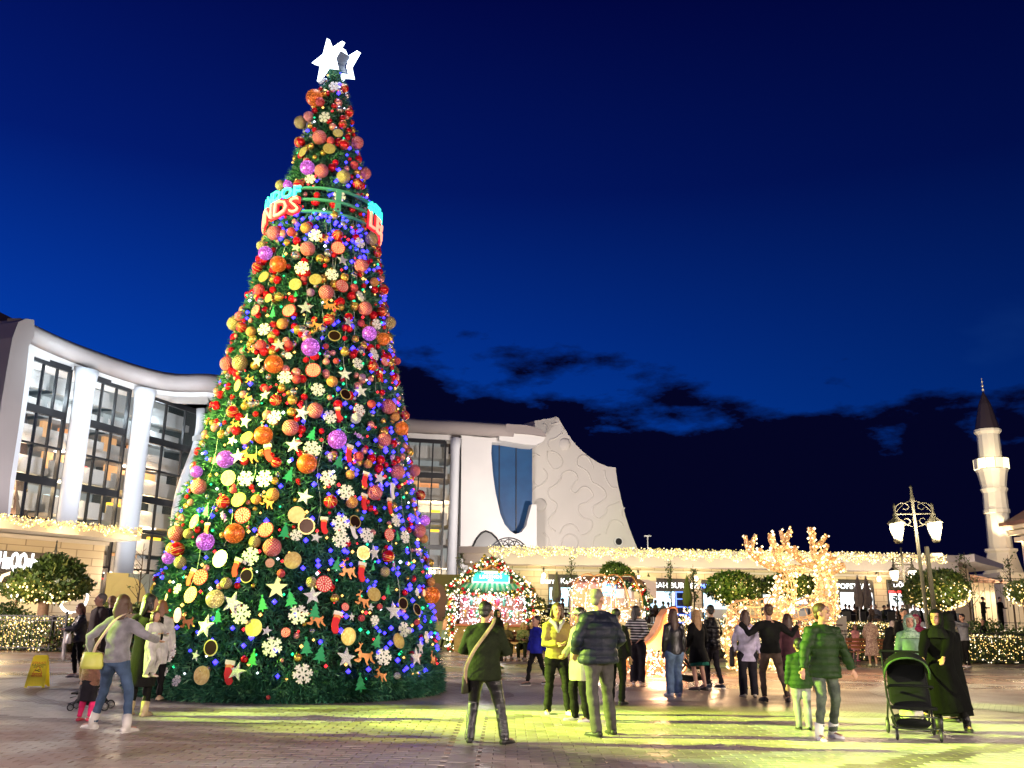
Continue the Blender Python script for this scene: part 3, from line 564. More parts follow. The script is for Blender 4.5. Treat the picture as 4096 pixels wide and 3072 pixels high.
DATA = '''A o 605 830 88;A R 650 868 48;A sg 455 1090 68;A K 532 1025 52;A x 890 715 45;A x 940 980 48;A x 875 1115 45;A f 790 710 60;A f 685 645 45;A f 695 1052 65;A G 540 1125 32;A sr 640 1265 75;A sr 1018 1312 68;A x 437 1312 60;A x 888 1340 58;A R 750 1295 42;A d 822 1225 55;A d 735 1398 65;A d 475 1432 55;A G 548 1352 32;
B v 650 80 78;B sr 793 115 74;B sg 1020 175 74;B sr 1243 130 65;B sg 365 265 55;B v 440 265 50;B x 553 262 55;B f 680 215 60;B R 1135 40 45;B x 1165 250 60;B f 975 400 70;B sr 293 800 76;B R 472 783 50;B y 628 742 60;B x 960 820 62;B sg 1313 852 72;B f 725 835 78;B G 420 900 36;B sr 645 975 80;B D 960 970 75;B f 1185 910 65;B sg 160 935 58;B v 200 1020 75;B x 110 1170 60;B o 335 1145 88;B w 530 970 60;B n 815 880 60;B t 1005 1105 75;B sr 1205 1155 78;B x 1385 1010 48;B f 585 1195 85;B f 895 1265 75;B G 1032 1285 50;B y 1355 1330 50;B x 1445 1415 62;B d 190 1290 65;B d 515 1375 68;B d 725 1320 68;B R 600 1300 36;B sr 838 1455 82;B D 1000 1390 75;B R 1135 1400 48;B u 673 1450 45;B f 1190 1500 65;B R 125 1420 60;B G 335 1500 50;B d 235 1525 50;B sr 1250 1625 75;B n 865 1600 70;B e 520 1480 45;
C D 350 255 58;C e 515 275 60;C D 668 262 68;C t 830 230 85;C n 1065 205 75;C sr 1408 228 72;C x 1575 255 55;C sg 130 380 72;C sr 175 305 50;C x 195 418 55;C y 285 462 50;C f 425 450 70;C y 595 385 55;C n 930 400 75;C x 1057 340 60;C t 1240 370 65;C R 1375 372 38;C v 1450 482 75;C f 1510 390 60;C sg 1650 365 65;C o 1590 535 66;C R 385 600 55;C t 570 610 80;C R 655 588 38;C a 822 500 50;C v 873 628 92;C k 1105 515 65;C G 1318 535 37;C R 1025 610 32;C G 1213 665 48;C f 1490 695 70;C e 235 635 45;C n 300 650 55;C sr 55 790 72;C sg 180 785 78;C w 360 770 70;C o 515 800 92;C f 660 720 38;C D 898 865 75;C R 1130 758 32;C f 1330 795 65;C x 1487 810 55;C D 1590 770 50;C R 1735 755 38;C t 1205 905 75;C f 625 940 78;C R 733 950 45;C y 1088 972 57;C u 1390 922 36;C b 1555 925 60;C d 165 1020 60;C n 285 955 60;C R 430 1045 38;C G 588 1035 38;C f 943 1062 75;C k 1212 1110 62;C t 1360 1075 75;C x 528 1163 60;C t 430 1120 70;C n 265 1150 60;C G 692 1160 50;C sr 917 1270 80;C R 1478 1200 45;C sr 1640 1225 78;C t 790 1300 80;C f 1060 1340 75;C b 1140 1310 75;C f 1345 1270 70;C W 1320 1345 55;C y 1713 1325 48;C x 1810 1310 50;C x 100 1280 62;C f 520 1345 80;C t 240 1385 80;C n 140 1410 60;C sr 675 1445 82;C o 1770 1445 72;C d 250 1550 68;C o 408 1522 92;C e 890 1505 75;C v 1132 1565 95;C a 1340 1530 55;C sr 1600 1562 72;C w 105 1580 60;
D v 392 1000 62;D f 1010 925 68;D o 972 1033 72;D b 700 960 70;D x 752 1020 38;D n 570 980 70;D t 880 900 65;D b 1265 960 68;D R 1343 975 38;D y 1412 1030 32;D e 1200 1005 65;D y 1285 1108 35;D a 1135 985 40;D a 1570 985 42;D G 1712 940 32;D sr 1620 1090 54;D sr 1742 1078 45;D v 180 1088 42;D sr 200 1200 56;D t 490 980 60;D e 322 1000 40;D d 418 1140 55;D f 540 1145 60;D f 672 1145 65;D e 850 1110 60;D f 1122 1140 62;D t 1485 1140 55;D R 440 1222 26;D G 740 1155 28;D d 490 1300 55;D y 727 1258 46;D y 607 1293 36;D x 373 1312 48;D n 693 1315 60;D t 955 1280 65;D x 1142 1310 50;D f 1248 1245 62;D b 1378 1150 60;D sr 1458 1242 55;D y 1295 1313 44;D b 1370 1315 65;D B 1570 1235 60;D x 1790 1258 38;D b 1553 1345 60;D n 1740 1395 55;D e 265 1370 55;D D 517 1415 57;D a 385 1425 45;D c 897 1410 60;D k 967 1493 60;D b 1090 1490 65;D f 1208 1475 68;D k 1310 1460 50;D f 1600 1450 50;D d 175 1460 52;D D 680 1520 57;D o 455 1545 70;D e 815 1525 65;D f 893 1560 45;D t 1035 1575 45;D f 1210 1590 65;D f 1393 1560 60;D B 1300 1540 50;D D 1553 1555 45;D e 1612 1560 40;D f 1665 1570 50;D sr 1777 1520 50;D v 1820 1445 40;D y 1815 1580 33;D sg 595 1605 42;D v 245 1605 62;D sr 35 1545 55;D sg 115 1545 35;D b 265 1520 50;
E x 365 165 45;E y 330 160 38;E v 305 220 38;E sg 380 250 38;E G 648 70 20;E sg 857 115 38;E sr 970 153 58;E f 835 215 62;E m 645 230 55;E b 745 285 60;E d 1100 240 55;E c 957 257 28;E k 810 340 45;E R 1025 320 26;E sg 673 385 36;E b 460 350 55;E D 520 350 50;E D 457 465 50;E f 375 425 35;E d 303 480 20;E q 605 490 55;E t 720 520 75;E w 1000 420 72;E e 910 515 55;E e 1085 480 62;E sg 1218 380 36;E D 1297 393 52;E t 1225 470 62;E G 1370 483 28;E e 1380 260 50;E n 1445 305 68;E b 1530 315 65;E e 1607 280 25;E d 1545 190 45;E t 1612 190 55;E x 1710 210 42;E sg 1693 310 32;E d 1612 460 48;E e 1700 430 35;E n 1540 500 60;E R 1660 538 20;E D 1430 543 26;E e 1240 560 60;E c 375 597 45;E e 628 600 50;E n 435 640 60;E f 775 590 65;E f 1135 595 65;E n 1245 625 65;E b 1370 645 72;E t 1735 570 65;E t 1470 608 28;E t 1590 545 28;E R 1543 612 22;E f 1617 628 32;E D 292 675 26;E t 330 720 50;E t 550 670 75;E d 853 680 55;E D 1055 710 30;E t 935 700 35;E d 1450 735 55;E e 1185 795 60;E e 1275 840 65;E e 1633 755 55;E d 1768 765 50;E W 1847 695 22;E f 1800 690 50;E f 968 805 65;E k 583 810 50;E f 215 790 50;E f 325 840 60;E t 487 862 35;E t 1435 875 68;E n 1550 860 75;E f 1672 870 55;E t 1905 805 50;E t 1878 870 60;E b 695 970 72;E t 745 965 60;E d 525 990 55;E f 1160 980 65;E e 1525 1030 60;E n 1655 985 50;E W 1772 990 22;E f 290 970 30;E f 365 1025 35;E R 940 1132 14;E e 850 870 55;E o 1985 465 55;E y 1985 375 30;E G 1980 250 28;E a 1890 185 35;E e 1985 310 40;E c 1930 450 22;E k 1795 520 40;E k 1885 560 40;E R 1900 640 20;E n 1985 880 50;E n 2010 620 50;E f 1945 740 40;E a 1735 265 22;E f 1885 445 28'''
def on_cone(u, v, off):
    d = ray(u, v); o = Vector((0, 0, CAMZ)); best = (9e9, None); hit = None
    for k in range(700):
        t = 15 + k * .012 * 1.0; p = o + d * t; q = math.hypot(p.x - TX, p.y - TY) - (float(rad(p.z)) + off)
        if q < 0: hit = p; break
        if q < best[0]: best = (q, p)
    if hit is None: hit = best[1]
    return hit
ORN = []
for rec in DATA.replace('\n', '').split(';'):
    rg_, k, x, y, rp = rec.split(); ox, oy, s = REG[rg_]; u = (ox + float(x) / s) / 4; v = (oy + float(y) / s) / 4
    nm, desc, me_k, inset = KIND[k]; p = on_cone(u, v, .10); dist = (p - Vector((0, 0, CAMZ))).length * math.cos(math.radians(8)); size = float(rp) / s / 4 / F * dist
    a = math.atan2(p.y - TY, p.x - TX); nrm = Vector((math.cos(a), math.sin(a), .16)).normalized()
    ORN.append(dict(u=u, v=v, k=k, nm=nm, desc=desc, p=p, size=size, n=nrm))
# spacing out of the way of each other in depth
for i, o in enumerate(ORN):
    nm, desc, me_k, inset = KIND[o['k']]; n = o['n']
    if inset:
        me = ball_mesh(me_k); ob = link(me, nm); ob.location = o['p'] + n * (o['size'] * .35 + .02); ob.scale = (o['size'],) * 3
        ob.rotation_euler = (RN.uniform(-.4, .4), RN.uniform(-.4, .4), RN.uniform(0, 6.28))
    else:
        me = plate_mesh(me_k); ob = link(me, nm); zax = (n + Vector((RN.uniform(-.25, .25), RN.uniform(-.25, .25), RN.uniform(-.15, .2)))).normalized()
        up = Vector((0, 0, 1)); up = (up - zax * up.dot(zax)).normalized(); xax = up.cross(zax); rot = RN.uniform(-.3, .3)
        if o['k'] in 'a': rot = RN.uniform(0, 3)
        Mx = Matrix((xax, up, zax)).transposed().to_4x4() @ Matrix.Rotation(rot, 4, 'Z')
        s = o['size'] * (1.0 if o['k'] != 'e' else 1.05)
        sx = -s if (o['k'] in 'nb' and i % 3 == 0) else s
        ob.matrix_world = Matrix.Translation(o['p'] + n * .10) @ Mx @ Matrix.Diagonal((abs(sx), s, s, 1))
    o['ob'] = ob
def zone(o):
    u, v = o['u'], o['v']; row = ('at the very top' if v < 110 else 'high above the ring sign' if v < 150 else 'just above the ring sign' if v < 195 else 'level with the ring sign' if v < 228 else 'just under the ring sign' if v < 275 else 'in the upper middle' if v < 350 else 'in the middle' if v < 430 else 'in the lower middle' if v < 510 else 'low down' if v < 590 else 'in the bottom rows')
    rr = float(rad(o['p'].z)); h = (o['p'].x - TX) / max(rr, .3); col = 'left edge' if h < -.78 else 'left' if h < -.3 else 'centre' if h < .3 else 'right' if h < .78 else 'right edge'
    return row, col
SHORT = {'sr': 'red studded bauble', 'sg': 'gold studded bauble', 'x': 'banded red bauble', 'o': 'orange glitter bauble', 'v': 'purple glitter bauble', 'y': 'orange woven bauble', 'q': 'lit gold bauble', 'R': 'red crackled bauble', 'K': 'pink bauble', 'W': 'white bauble', 'u': 'violet bauble', 'G': 'gold bauble', 'f': 'snowflake', 't': 'glitter star', 'w': 'cream star', 'd': 'gold disc', 'D': 'candy disc', 'k': 'dark disc', 'c': 'copper disc', 'm': 'silver disc', 'e': 'felt tree', 'n': 'reindeer', 'b': 'red stocking', 'B': 'white stocking', 'a': 'purple sweet'}
CAT = {'studded_bauble': 'bauble', 'banded_bauble': 'bauble', 'glitter_bauble': 'bauble', 'yarn_bauble': 'bauble', 'glowing_bauble': 'bauble', 'crackle_bauble': 'bauble', 'gold_bauble': 'bauble'}
used = {}
for o in ORN:
    row, col = zone(o)
    near = sorted([q for q in ORN if q is not o and q['k'] != o['k']], key=lambda q: (q['u'] - o['u']) ** 2 + (q['v'] - o['v']) ** 2)[:6]
    desc = o['desc'].replace('with crossed gold bands', 'with gold bands').replace('green felt christmas tree cutout', 'green felt tree cutout').replace('red and cream mottled candy disc', 'mottled candy disc').replace('dark round disc with gold rim', 'dark gold rimmed disc').replace('large glowing ', '')
    def rel(q):
        dx, dy = o['u'] - q['u'], o['v'] - q['v']; return ('below' if dy > 0 else 'above') if abs(dy) > abs(dx) else ('right of' if dx > 0 else 'left of')
    cands = [f"{desc} {row}, {col}, {rel(q)} {SHORT[q['k']]}" for q in near] + [f"{desc} {row}, {col}, between {SHORT[near[i]['k']]} and {SHORT[near[j]['k']]}" for i in range(4) for j in range(i + 1, 5)]
    lab = next((c for c in cands if c not in used and len(c.split()) <= 16), cands[-1]); used[lab] = 1
    tag(o['ob'], lab, CAT.get(o['nm'], 'ornament'), {'bauble': 'large baubles on the christmas tree'}.get(CAT.get(o['nm']), 'cutout ornaments on the christmas tree'))
# small glossy baubles between them: the nearest 290 singly, the rest in one part
q = np.random.RandomState(9); SM = []
while len(SM) < 1250:
    z = .5 + 13.2 * q.rand(); 
    if q.rand() > (float(rad(z)) / 2.98) * (1.0 if z > 4.2 else .40 if z > 2.4 else .16): continue
    a = q.rand() * 2 * PI; SM.append((a, z, q.choice(4, p=[.46, .22, .14, .18]), (.045 + .055 * q.rand()) * (.7 if z < 4 else 1)))
vis = sorted(SM, key=lambda s: -math.cos(s[0] - view)); nm_ = ['red', 'gold', 'silver', 'pink']; kk = ['red_gloss', 'gold_plain', 'silver_gloss', 'copper_gloss']
for i, (a, z, k, s) in enumerate(vis[:290]):
    R_ = float(rad(z)) + .05; o = link(ball_mesh(kk[k], 16, 10) if False else ball_mesh(kk[k]), 'small_bauble'); o.location = (TX + R_ * math.cos(a), TY + R_ * math.sin(a), z); o.scale = (s,) * 3; o.rotation_euler = (q.rand() - .5, q.rand() - .5, 0)
    row = 'near the top' if z > 11 else 'around the ring sign' if z > 9.2 else 'in the upper half' if z > 6 else 'in the lower half' if z > 2.6 else 'near the foot'
    p = o.location; h = math.sin(a - view); col = 'left side' if h < -.45 else 'right side' if h > .45 else 'middle'
    w = min(ORN, key=lambda g: (g['p'] - p).length_squared); d = p - w['p']; rl_ = ('above' if d.z > 0 else 'below') if abs(d.z) > abs(d.x) else ('right of' if d.x > 0 else 'left of')
    near_ = sorted(ORN, key=lambda g: (g['p'] - p).length_squared)[:5]; cs_ = [f"small {nm_[k]} bauble {row}, {col}, {rl_} {SHORT[w['k']]}"] + [f"small {nm_[k]} bauble {row} between {SHORT[near_[i_]['k']]} and {SHORT[near_[j_]['k']]}" for i_ in range(5) for j_ in range(i_ + 1, 5)] + [f"{'larger' if s > .06 else 'tiny'} {nm_[k]} bauble {row}, {col}, close to {SHORT[g_['k']]}" for g_ in near_]
    lab = next((c for c in cs_ if c not in used and len(c.split()) <= 16), cs_[-1]); used[lab] = 1; tag(o, lab, 'bauble', f"small glossy {nm_[k]} baubles on the {col} {row}")
b = MB()
for a, z, k, s in vis[290:]:
    R_ = float(rad(z)) + .05; b.ell((R_ * math.cos(a), R_ * math.sin(a), z), s, 8, 6, int(k))
b.build('tiny_baubles', [ball_material(x) for x in kk], tree, smooth=True, kind='stuff')
# ================================================================ theatre with the flowing white frame
white = mat('render_white', (.74, .72, .70), .75, col2=(.68, .66, .645), vs=.25); warmw = mat('render_warm', (.33, .285, .27), .8, col2=(.29, .25, .24), vs=.3)
blackm = mat('mullion_black', (.018, .018, .02), .4); glassm = mat('dark_glass', (.10, .13, .14), .08, spec=.8, alpha=.10)
slab_m = mat('balcony_white', (.55, .55, .54), .7); floor_in = mat('interior_floor', (.3, .24, .18), .7)
H_TH = 19.0
P0, P1, P2, P3, P4, P5 = [Vector(p) for p in ((-30.6, 54.4, 0), (-29.5, 60.2, 0), (-26.4, 66.9, 0), (-22.2, 67.6, 0), (-9.8, 81.6, 0), (.3, 83.9, 0))]
th = thing('theatre', 'large white theatre with flowing curved roof frame and tall glazed bays', 'building', (-12, 82, 0))
thl = thing('foyer_wing', 'left glazed wing of the white theatre with slanting roof and columns', 'building', (-30, 60, 0))
def W2L(p, base): return Vector(p) - Vector(base)
BL, BR = Vector((-30, 60, 0)), Vector((-12, 82, 0))
def plane_poly(name, px, A, B, depth, m, parent, base, smooth=False, push=0.0):
    """outline seen in the photograph, laid on the real wall plane through A and B and given thickness"""
    n = (Vector((B[1] - A[1], -(B[0] - A[0]), 0))).normalized()      # towards the square
    pts = [atp(u, v, A, B) - base + n * push for u, v in px]; b = MB(); b.prism(pts, -n * depth); return b.build(name, m, parent, smooth)
def band(name, path, zs, m, parent, base, thick=1.4):
    """fascia swept along a plan path: zs = [(z_bottom, z_top)] per point"""
    b = MB(); pts = [Vector(p) for p in path]; K = len(pts); vs = []
    for i, p in enumerate(pts):
        d = (pts[min(i + 1, K - 1)] - pts[max(i - 1, 0)]); n = Vector((d.y, -d.x, 0)).normalized(); z0, z1 = zs[i]
        q = p - base; ro = min(.35, (z1 - z0) * .3)
        for off, z in ((0, z0 + ro), (0, z1 - ro), (-ro, z1), (-thick, z1), (-thick, z0), (-ro, z0)): vs.append((q.x + n.x * off, q.y + n.y * off, z))
    b.add(vs, [(6 * i + k, 6 * i + (k + 1) % 6, 6 * i + 6 + (k + 1) % 6, 6 * i + 6 + k) for i in range(K - 1) for k in range(6)] + [tuple(range(6)), tuple(range(6 * K - 6, 6 * K))[::-1]])
    return b.build(name, m, parent, True)
def zat(u, v, A, B): return atp(u, v, A, B).z
# --- left wing: plan line A from P0 to P2; second facet P2-P3; third P3-P4
A0, A1 = P0, P2
nA = Vector((A1.y - A0.y, -(A1.x - A0.x), 0)).normalized()
roofpath = smoothline([P0, P1, P2, P3, P3.lerp(P4, .5), P4, P4.lerp(P5, .5), P5], 5)
lwp = roofpath[:21]; zb = [18.05 - .35 * min(1, i / 10) for i in range(len(lwp))]
band('roof_fascia', lwp, [(z, H_TH) for z in zb], warmw, thl, BL, 1.2)
# deep soffit behind the fascia and solid roof
def strip(name, path, off0, off1, z0, z1, m, parent, base):
    b = MB(); K = len(path); vs = []
    for i, p in enumerate(path):
        d = (path[min(i + 1, K - 1)] - path[max(i - 1, 0)]); n = Vector((d.y, -d.x, 0)).normalized(); q = p - base
        for o, z in ((off0, z0), (off1, z0), (off1, z1), (off0, z1)): vs.append((q.x + n.x * o, q.y + n.y * o, z))
    b.add(vs, [(4 * i + k, 4 * i + (k + 1) % 4, 4 * i + 4 + (k + 1) % 4, 4 * i + 4 + k) for i in range(K - 1) for k in range(4)] + [(0, 1, 2, 3), tuple(4 * K - 4 + k for k in (3, 2, 1, 0))])
    return b.build(name, m, parent)
strip('soffit', lwp, -1.0, -3.6, 17.35, 18.2, white, thl, BL)
strip('roof', lwp, -1.0, -14, 18.25, 18.8, warmw, thl, BL)
# rounded shoulder at the very left: the frame turns down to the ground
sh = [(-2, 600), (-2, 428), (1, 402), (6, 372), (12, 338), (18, 322), (26, 318.5), (34, 320), (34, 336), (28.5, 346), (26, 372), (18, 430), (10, 480), (4, 560), (3, 600)]
plane_poly('frame_shoulder', sh, A0, A1, 2.2, warmw, thl, BL, push=.03)
# glazed bays and columns; every outline is read on the plane 1.8 m behind the fascia
G0, G1 = A0 - nA * 1.8, A1 - nA * 1.8
lit = {'w': mat('foyer_warm', (.6, .42, .25), .8, emit=(1, .50, .18), es=.5, col2=(.5, .3, .15), vs=.5), 'y': mat('counter_yellow', (.8, .55, .05), .6, emit=(1, .58, .03), es=1.5), 'g': mat('foyer_grey', (.36, .37, .36), .8, emit=(.5, .55, .55), es=.30),
       't': mat('led_turquoise', (.2, .7, .7), .5, emit=(.2, .85, .8), es=.9), 'l': mat('foyer_lamp', (1, 1, 1), .5, emit=(1, .9, .72), es=5), 'o': mat('foyer_orange', (.8, .4, .2), .8, emit=(1, .42, .16), es=.5), 'r': mat('counter_red', (.7, .1, .1), .5, emit=(1, .12, .1), es=.7), 'b': mat('foyer_blue_white', (.7, .8, .85), .6, emit=(.6, .85, 1), es=.75), 'c': mat('foyer_cream', (.8, .7, .5), .6, emit=(1, .8, .5), es=.8)}  # walls, counters and panels carry the foyer's room light as their own glow
rooms = []
def bay(A, B, s0, s1, z0, z1, parent, base, rows, cols, seed):
    """curtain wall bay between distances s0 and s1 along the plan line A-B"""
    d = (B - A).normalized(); n = Vector((d.y, -d.x, 0)); ang = math.atan2(d.y, d.x); rr = random.Random(seed); mid = A + d * (s0 + s1) / 2; w = s1 - s0
    win = MB(); rows_z = [z0 + (z1 - z0) * t for t, _ in rows]
    fr = MB()
    for sx in (s0 + .06, s1 - .06): c = A + d * sx - base; fr.box((c.x, c.y, (z0 + z1) / 2), (.16, .3, z1 - z0), ang)
    f = fr.build('window_frame', blackm, parent)
    for k in range(1, cols):
        c = A + d * (s0 + w * k / cols) - base; m_ = MB(); m_.box((c.x, c.y, (z0 + z1) / 2), (.11, .2, z1 - z0), ang); m_.build('mullion', blackm, f)
    for t, th_ in rows:
        c = mid - base; m_ = MB(); m_.box((c.x, c.y, z0 + (z1 - z0) * t), (w - .2, .24, th_), ang); m_.build('transom', blackm, f)
    for i in range(len(rows) - 1):
        for k in range(cols):
            c = A + d * (s0 + w * (k + .5) / cols) - base; za = z0 + (z1 - z0) * rows[i][0] + rows[i][1] / 2; zb_ = z0 + (z1 - z0) * rows[i + 1][0] - rows[i + 1][1] / 2
            m_ = MB(); m_.box((c.x, c.y, (za + zb_) / 2), (w / cols - .12, .03, zb_ - za), ang); m_.build('pane', glassm, f)
    return d, n, ang
def foyer(A, B, s0, s1, z0, z1, parent, base, levels, seed, depth=4.5):
    """the lit gallery floors seen through the glazing"""
    d = (B - A).normalized(); n = Vector((d.y, -d.x, 0)); ang = math.atan2(d.y, d.x); rr = random.Random(seed); w = s1 - s0; mid = A + d * (s0 + s1) / 2 - base
    bk = MB(); c = mid - n * (depth + 2.4); bk.box((c.x, c.y, (z0 + z1) / 2), (w + 3.0, .2, z1 - z0), ang); rm = bk.build('foyer_wall', lit['g'], parent)
    for i, (zf, kinds) in enumerate(levels):
        s_ = MB(); c = mid - n * (depth / 2 + 2.2 + .5 * math.sin(i * 1.3)); s_.box((c.x, c.y, zf), (w + 2.6, depth, .55), ang); s_.build('gallery_slab', slab_m, rm); s_ = MB(); c = mid - n * (2.3 + .5 * math.sin(i * 1.3)); s_.box((c.x, c.y, zf + .55), (w + 1.2, .12, .7), ang); s_.build('gallery_parapet', slab_m, rm)
        for j, kx in enumerate(kinds):
            if kx == '.': continue
            x = s0 + w * (j + .5) / len(kinds); c = A + d * x - n * (2.4 + .5 * math.sin(i * 1.3) + (1.2 if kx in 'wgo' else .4)) - base; e = MB()
            hh = {'y': .85, 't': .14, 'w': 1.25, 'g': 1.3, 'l': .06, 'o': 1.0, 'r': .6, 'b': .55, 'c': .35}[kx]; zz = {'l': zf - .36, 't': zf + .38, 'w': zf + 1.05, 'g': zf + 1.1, 'o': zf + 1.0}.get(kx, zf + .75)
            e.box((c.x, c.y, zz), (w / len(kinds) * (.96 if kx != 'l' else .5), .3 if kx != 'l' else .7, hh), ang)
            e.build({'l': 'ceiling_lamp', 't': 'strip_light', 'y': 'yellow_counter', 'r': 'red_counter'}.get(kx, 'lit_panel'), lit[kx], rm)
dA = (G1 - G0).normalized(); LA = (G1 - G0).length
def sA(u, v): p = atp(u, v, G0, G1); return (p - Vector((G0.x, G0.y, p.z))).dot(dA)
def zG(u, v): return atp(u, v, G0, G1).z
BAYS = [(sA(31, 351), sA(72.5, 362), zG(52, 352)), (sA(90, 370), sA(131.6, 380), zG(110, 373)), (sA(148, 388), sA(205, 403), zG(170, 392))]
rows7 = [(0, .3), (.135, .12), (.27, .12), (.40, .5), (.53, .12), (.66, .12), (.79, .55), (.93, .12), (1, .5)]
rows_l = [(0, .3), (.16, .12), (.33, .55), (.49, .14), (.64, .55), (.74, .12), (.85, .55), (1, .35)]
rows_l = [(0, .3), (.20, .14), (.37, .14), (.52, .5), (.66, .14), (.80, .5), (1, .4)]
for i, (s0, s1, zt) in enumerate(BAYS):
    zt = 17.3; bay(G0, G1, s0, s1, 1.0, zt, thl, BL, rows_l, 3, i)
    foyer(G0, G1, s0, s1, 1.0, zt, thl, BL, [(2.6, 'rrcc.'), (4.4, 'wlwwg'), (5.9, 'tt.yy' if i == 0 else 'wwtgw' if i == 1 else 'gtywy'), (8.0, 'ttlyy' if i == 0 else 'bbl.t' if i == 1 else 'ywwlg'), (10.4, 'wlwww' if i == 0 else 'wlwrt' if i == 1 else 'woowg'), (12.6, 'g.l.w' if i < 1 else 'wlogg'), (14.6, 'bbgbb' if i == 0 else 'ggggg'), (16.4, 'ggggg')], 40 + i)
colm = mat('column_white', (.74, .75, .78), .65)
def column(s0, s1, z1=17.5, curve=None):
    b = MB(); c0 = (s0 + s1) / 2; hw = (s1 - s0) / 2 * .97; pts = []; rr = []
    for k in range(25):
        t = k / 24; z = .2 + (z1 - .2) * t; p = G0 + dA * c0 + nA * .55 - BL; dx = curve(t) if curve else 0
        p = p + dA * dx; pts.append((p.x, p.y, z)); flare = 1 + .22 * max(0, (t - .9) / .1) ** 2; rr.append((hw * flare, .55 * flare))
    b.tube(pts, rr, 18, right=dA); return b.build('column', colm, thl, True)
column(BAYS[0][1] + .05, BAYS[1][0] - .05); column(BAYS[1][1] + .05, BAYS[2][0] - .05)
cl0, cl1 = sA(196, 392), sA(208.5, 392)
def wob(t):     # the column swings left in the middle
    pts = [(0, .1), (.1, -.15), (.25, -1.7), (.42, -3.0), (.55, -3.05), (.68, -1.9), (.8, -.35), (.92, 0), (1, 0)]
    xs = [p[0] for p in pts]; ys = [p[1] for p in pts]; return float(np.interp(t, xs, ys))
def wob_s(t): return .62 * sum(wob(min(1, max(0, t + k * .03))) for k in (-2, -1, 0, 1, 2)) / 5
column(cl0, cl1, 17.5, wob_s)
s_l = sA(-8, 400); 
b = MB(); c = G0 + dA * (BAYS[0][0] - 1.0) - BL; b.box((c.x, c.y, 8.7), (1.9, .8, 17.4), math.atan2(dA.y, dA.x)); b.build('end_pier', colm, thl)
# behind the bent column: dark glazed corner continuing to the tree
Q0 = G0 + dA * (BAYS[2][1]); Q1 = P3 - Vector((1.0, -1.6, 0)); Q2 = P4 - Vector((.6, -1.8, 0))
for (a, c_, nb) in ((Q0, Q1, 1), (Q1, Q2, 3)):
    ln = (c_ - a).length
    for k in range(nb): bay(a, c_, ln * k / nb + .1, ln * (k + 1) / nb - .1, 1.0, 17.3, thl, BL, rows_l, 3, 9)
    dd = (c_ - a).normalized(); nn = Vector((dd.y, -dd.x, 0)); mid = (a + c_) / 2 - nn * 9 - BL; b = MB(); b.box((mid.x, mid.y, 8.6), (ln + 9, .2, 19.6), math.atan2(dd.y, dd.x)); b.build('rear_wall', mat('foyer_dark', (.05, .06, .055), .7), thl)
    for z in (4.2, 8.2, 12.0, 15):
        m2 = (a + c_) / 2 - nn * 3.6 - BL; b = MB(); b.box((m2.x, m2.y, z), (ln - 2.2, 2.4, .4), math.atan2(dd.y, dd.x)); b.build('gallery_slab', slab_m, thl)
# dark neighbouring building rising at the far left edge
nb = thing('dark_building', 'dark brown building edge rising behind the foyer wing at the far left', 'building', (-40, 60, 0))
q3 = [at(u, v, 60) - Vector((-40, 60, 0)) for u, v in ((-40, 640), (16, 640), (16, 321), (12, 318), (-2, 311), (-40, 296))]; b = MB(); b.prism(q3, (0, 1.5, 0)); b.build('wall', mat('dark_brown_wall', (.05, .025, .018), .6), nb)
b = MB(); c = at(2, 330, 59.8) - Vector((-40, 60, 0)); b.box(c, (2.2, .3, .35)); b.build('ledge', mat('ledge_brown', (.2, .1, .07), .6), nb)

# --- right part of the theatre
rwp = [p for p in roofpath[20:]]
band('roof_fascia', rwp, [(17.75, H_TH)] * len(rwp), warmw, th, BR, 1.4)
strip('soffit', rwp, -1.2, -3.4, 17.3, 17.9, white, th, BR)
strip('roof', rwp, -1.2, -12, 17.95, 18.8, warmw, th, BR)
B0, B1 = P4, P5; dB = (B1 - B0).normalized(); nB = Vector((dB.y, -dB.x, 0))
GB0, GB1 = B0 - nB * 1.8, B1 - nB * 1.8
def sB(u, v): p = atp(u, v, GB0, GB1); return (p - Vector((GB0.x, GB0.y, p.z))).dot(dB)
r7b = [(0, .3), (.14, .3), (.28, .12), (.40, .4), (.54, .12), (.66, .12), (.80, .5), (1, .5)]
s0, s1 = sB(404, 500), sB(446.5, 436)
bay(GB0, GB1, s0, s1, .8, 17.2, th, BR, r7b, 3, 4)
foyer(GB0, GB1, s0, s1, .8, 17.2, th, BR, [(2.6, 'cccc'), (4.2, '.wwg'), (5.9, 'ggrg'), (8.0, '.tty'), (9.8, 'gtty'), (12.2, 'cwoo'), (14.3, 'gggg'), (16.2, 'gggg')], 77)
def colB(sa, sb):
    b = MB(); pts = []; rr = []
    for k in range(20):
        t = k / 19; p = GB0 + dB * (sa + sb) / 2 + nB * .6 - BR; z = .2 + 17.2 * t; pts.append((p.x, p.y, z)); f = 1 + .25 * max(0, (t - .88) / .12) ** 2; rr.append(((sb - sa) / 2 * f, .6 * f))
    b.tube(pts, rr, 18, right=dB); b.build('column', colm, th, True)
colB(sB(447.5, 520), sB(457, 520)); colB(s0 - 1.3, s0 - .1)
for k in range(1, 4): colB(s0 - 1.3 - 4.6 * k, s0 - .1 - 4.6 * k)
dk = MB(); p = GB0 + dB * (s0 - 8) - nB * 2 - BR; dk.box((p.x, p.y, 8.8), (14, .3, 17), math.atan2(dB.y, dB.x)); dk.build('rear_wall', MATS['foyer_dark'], th)
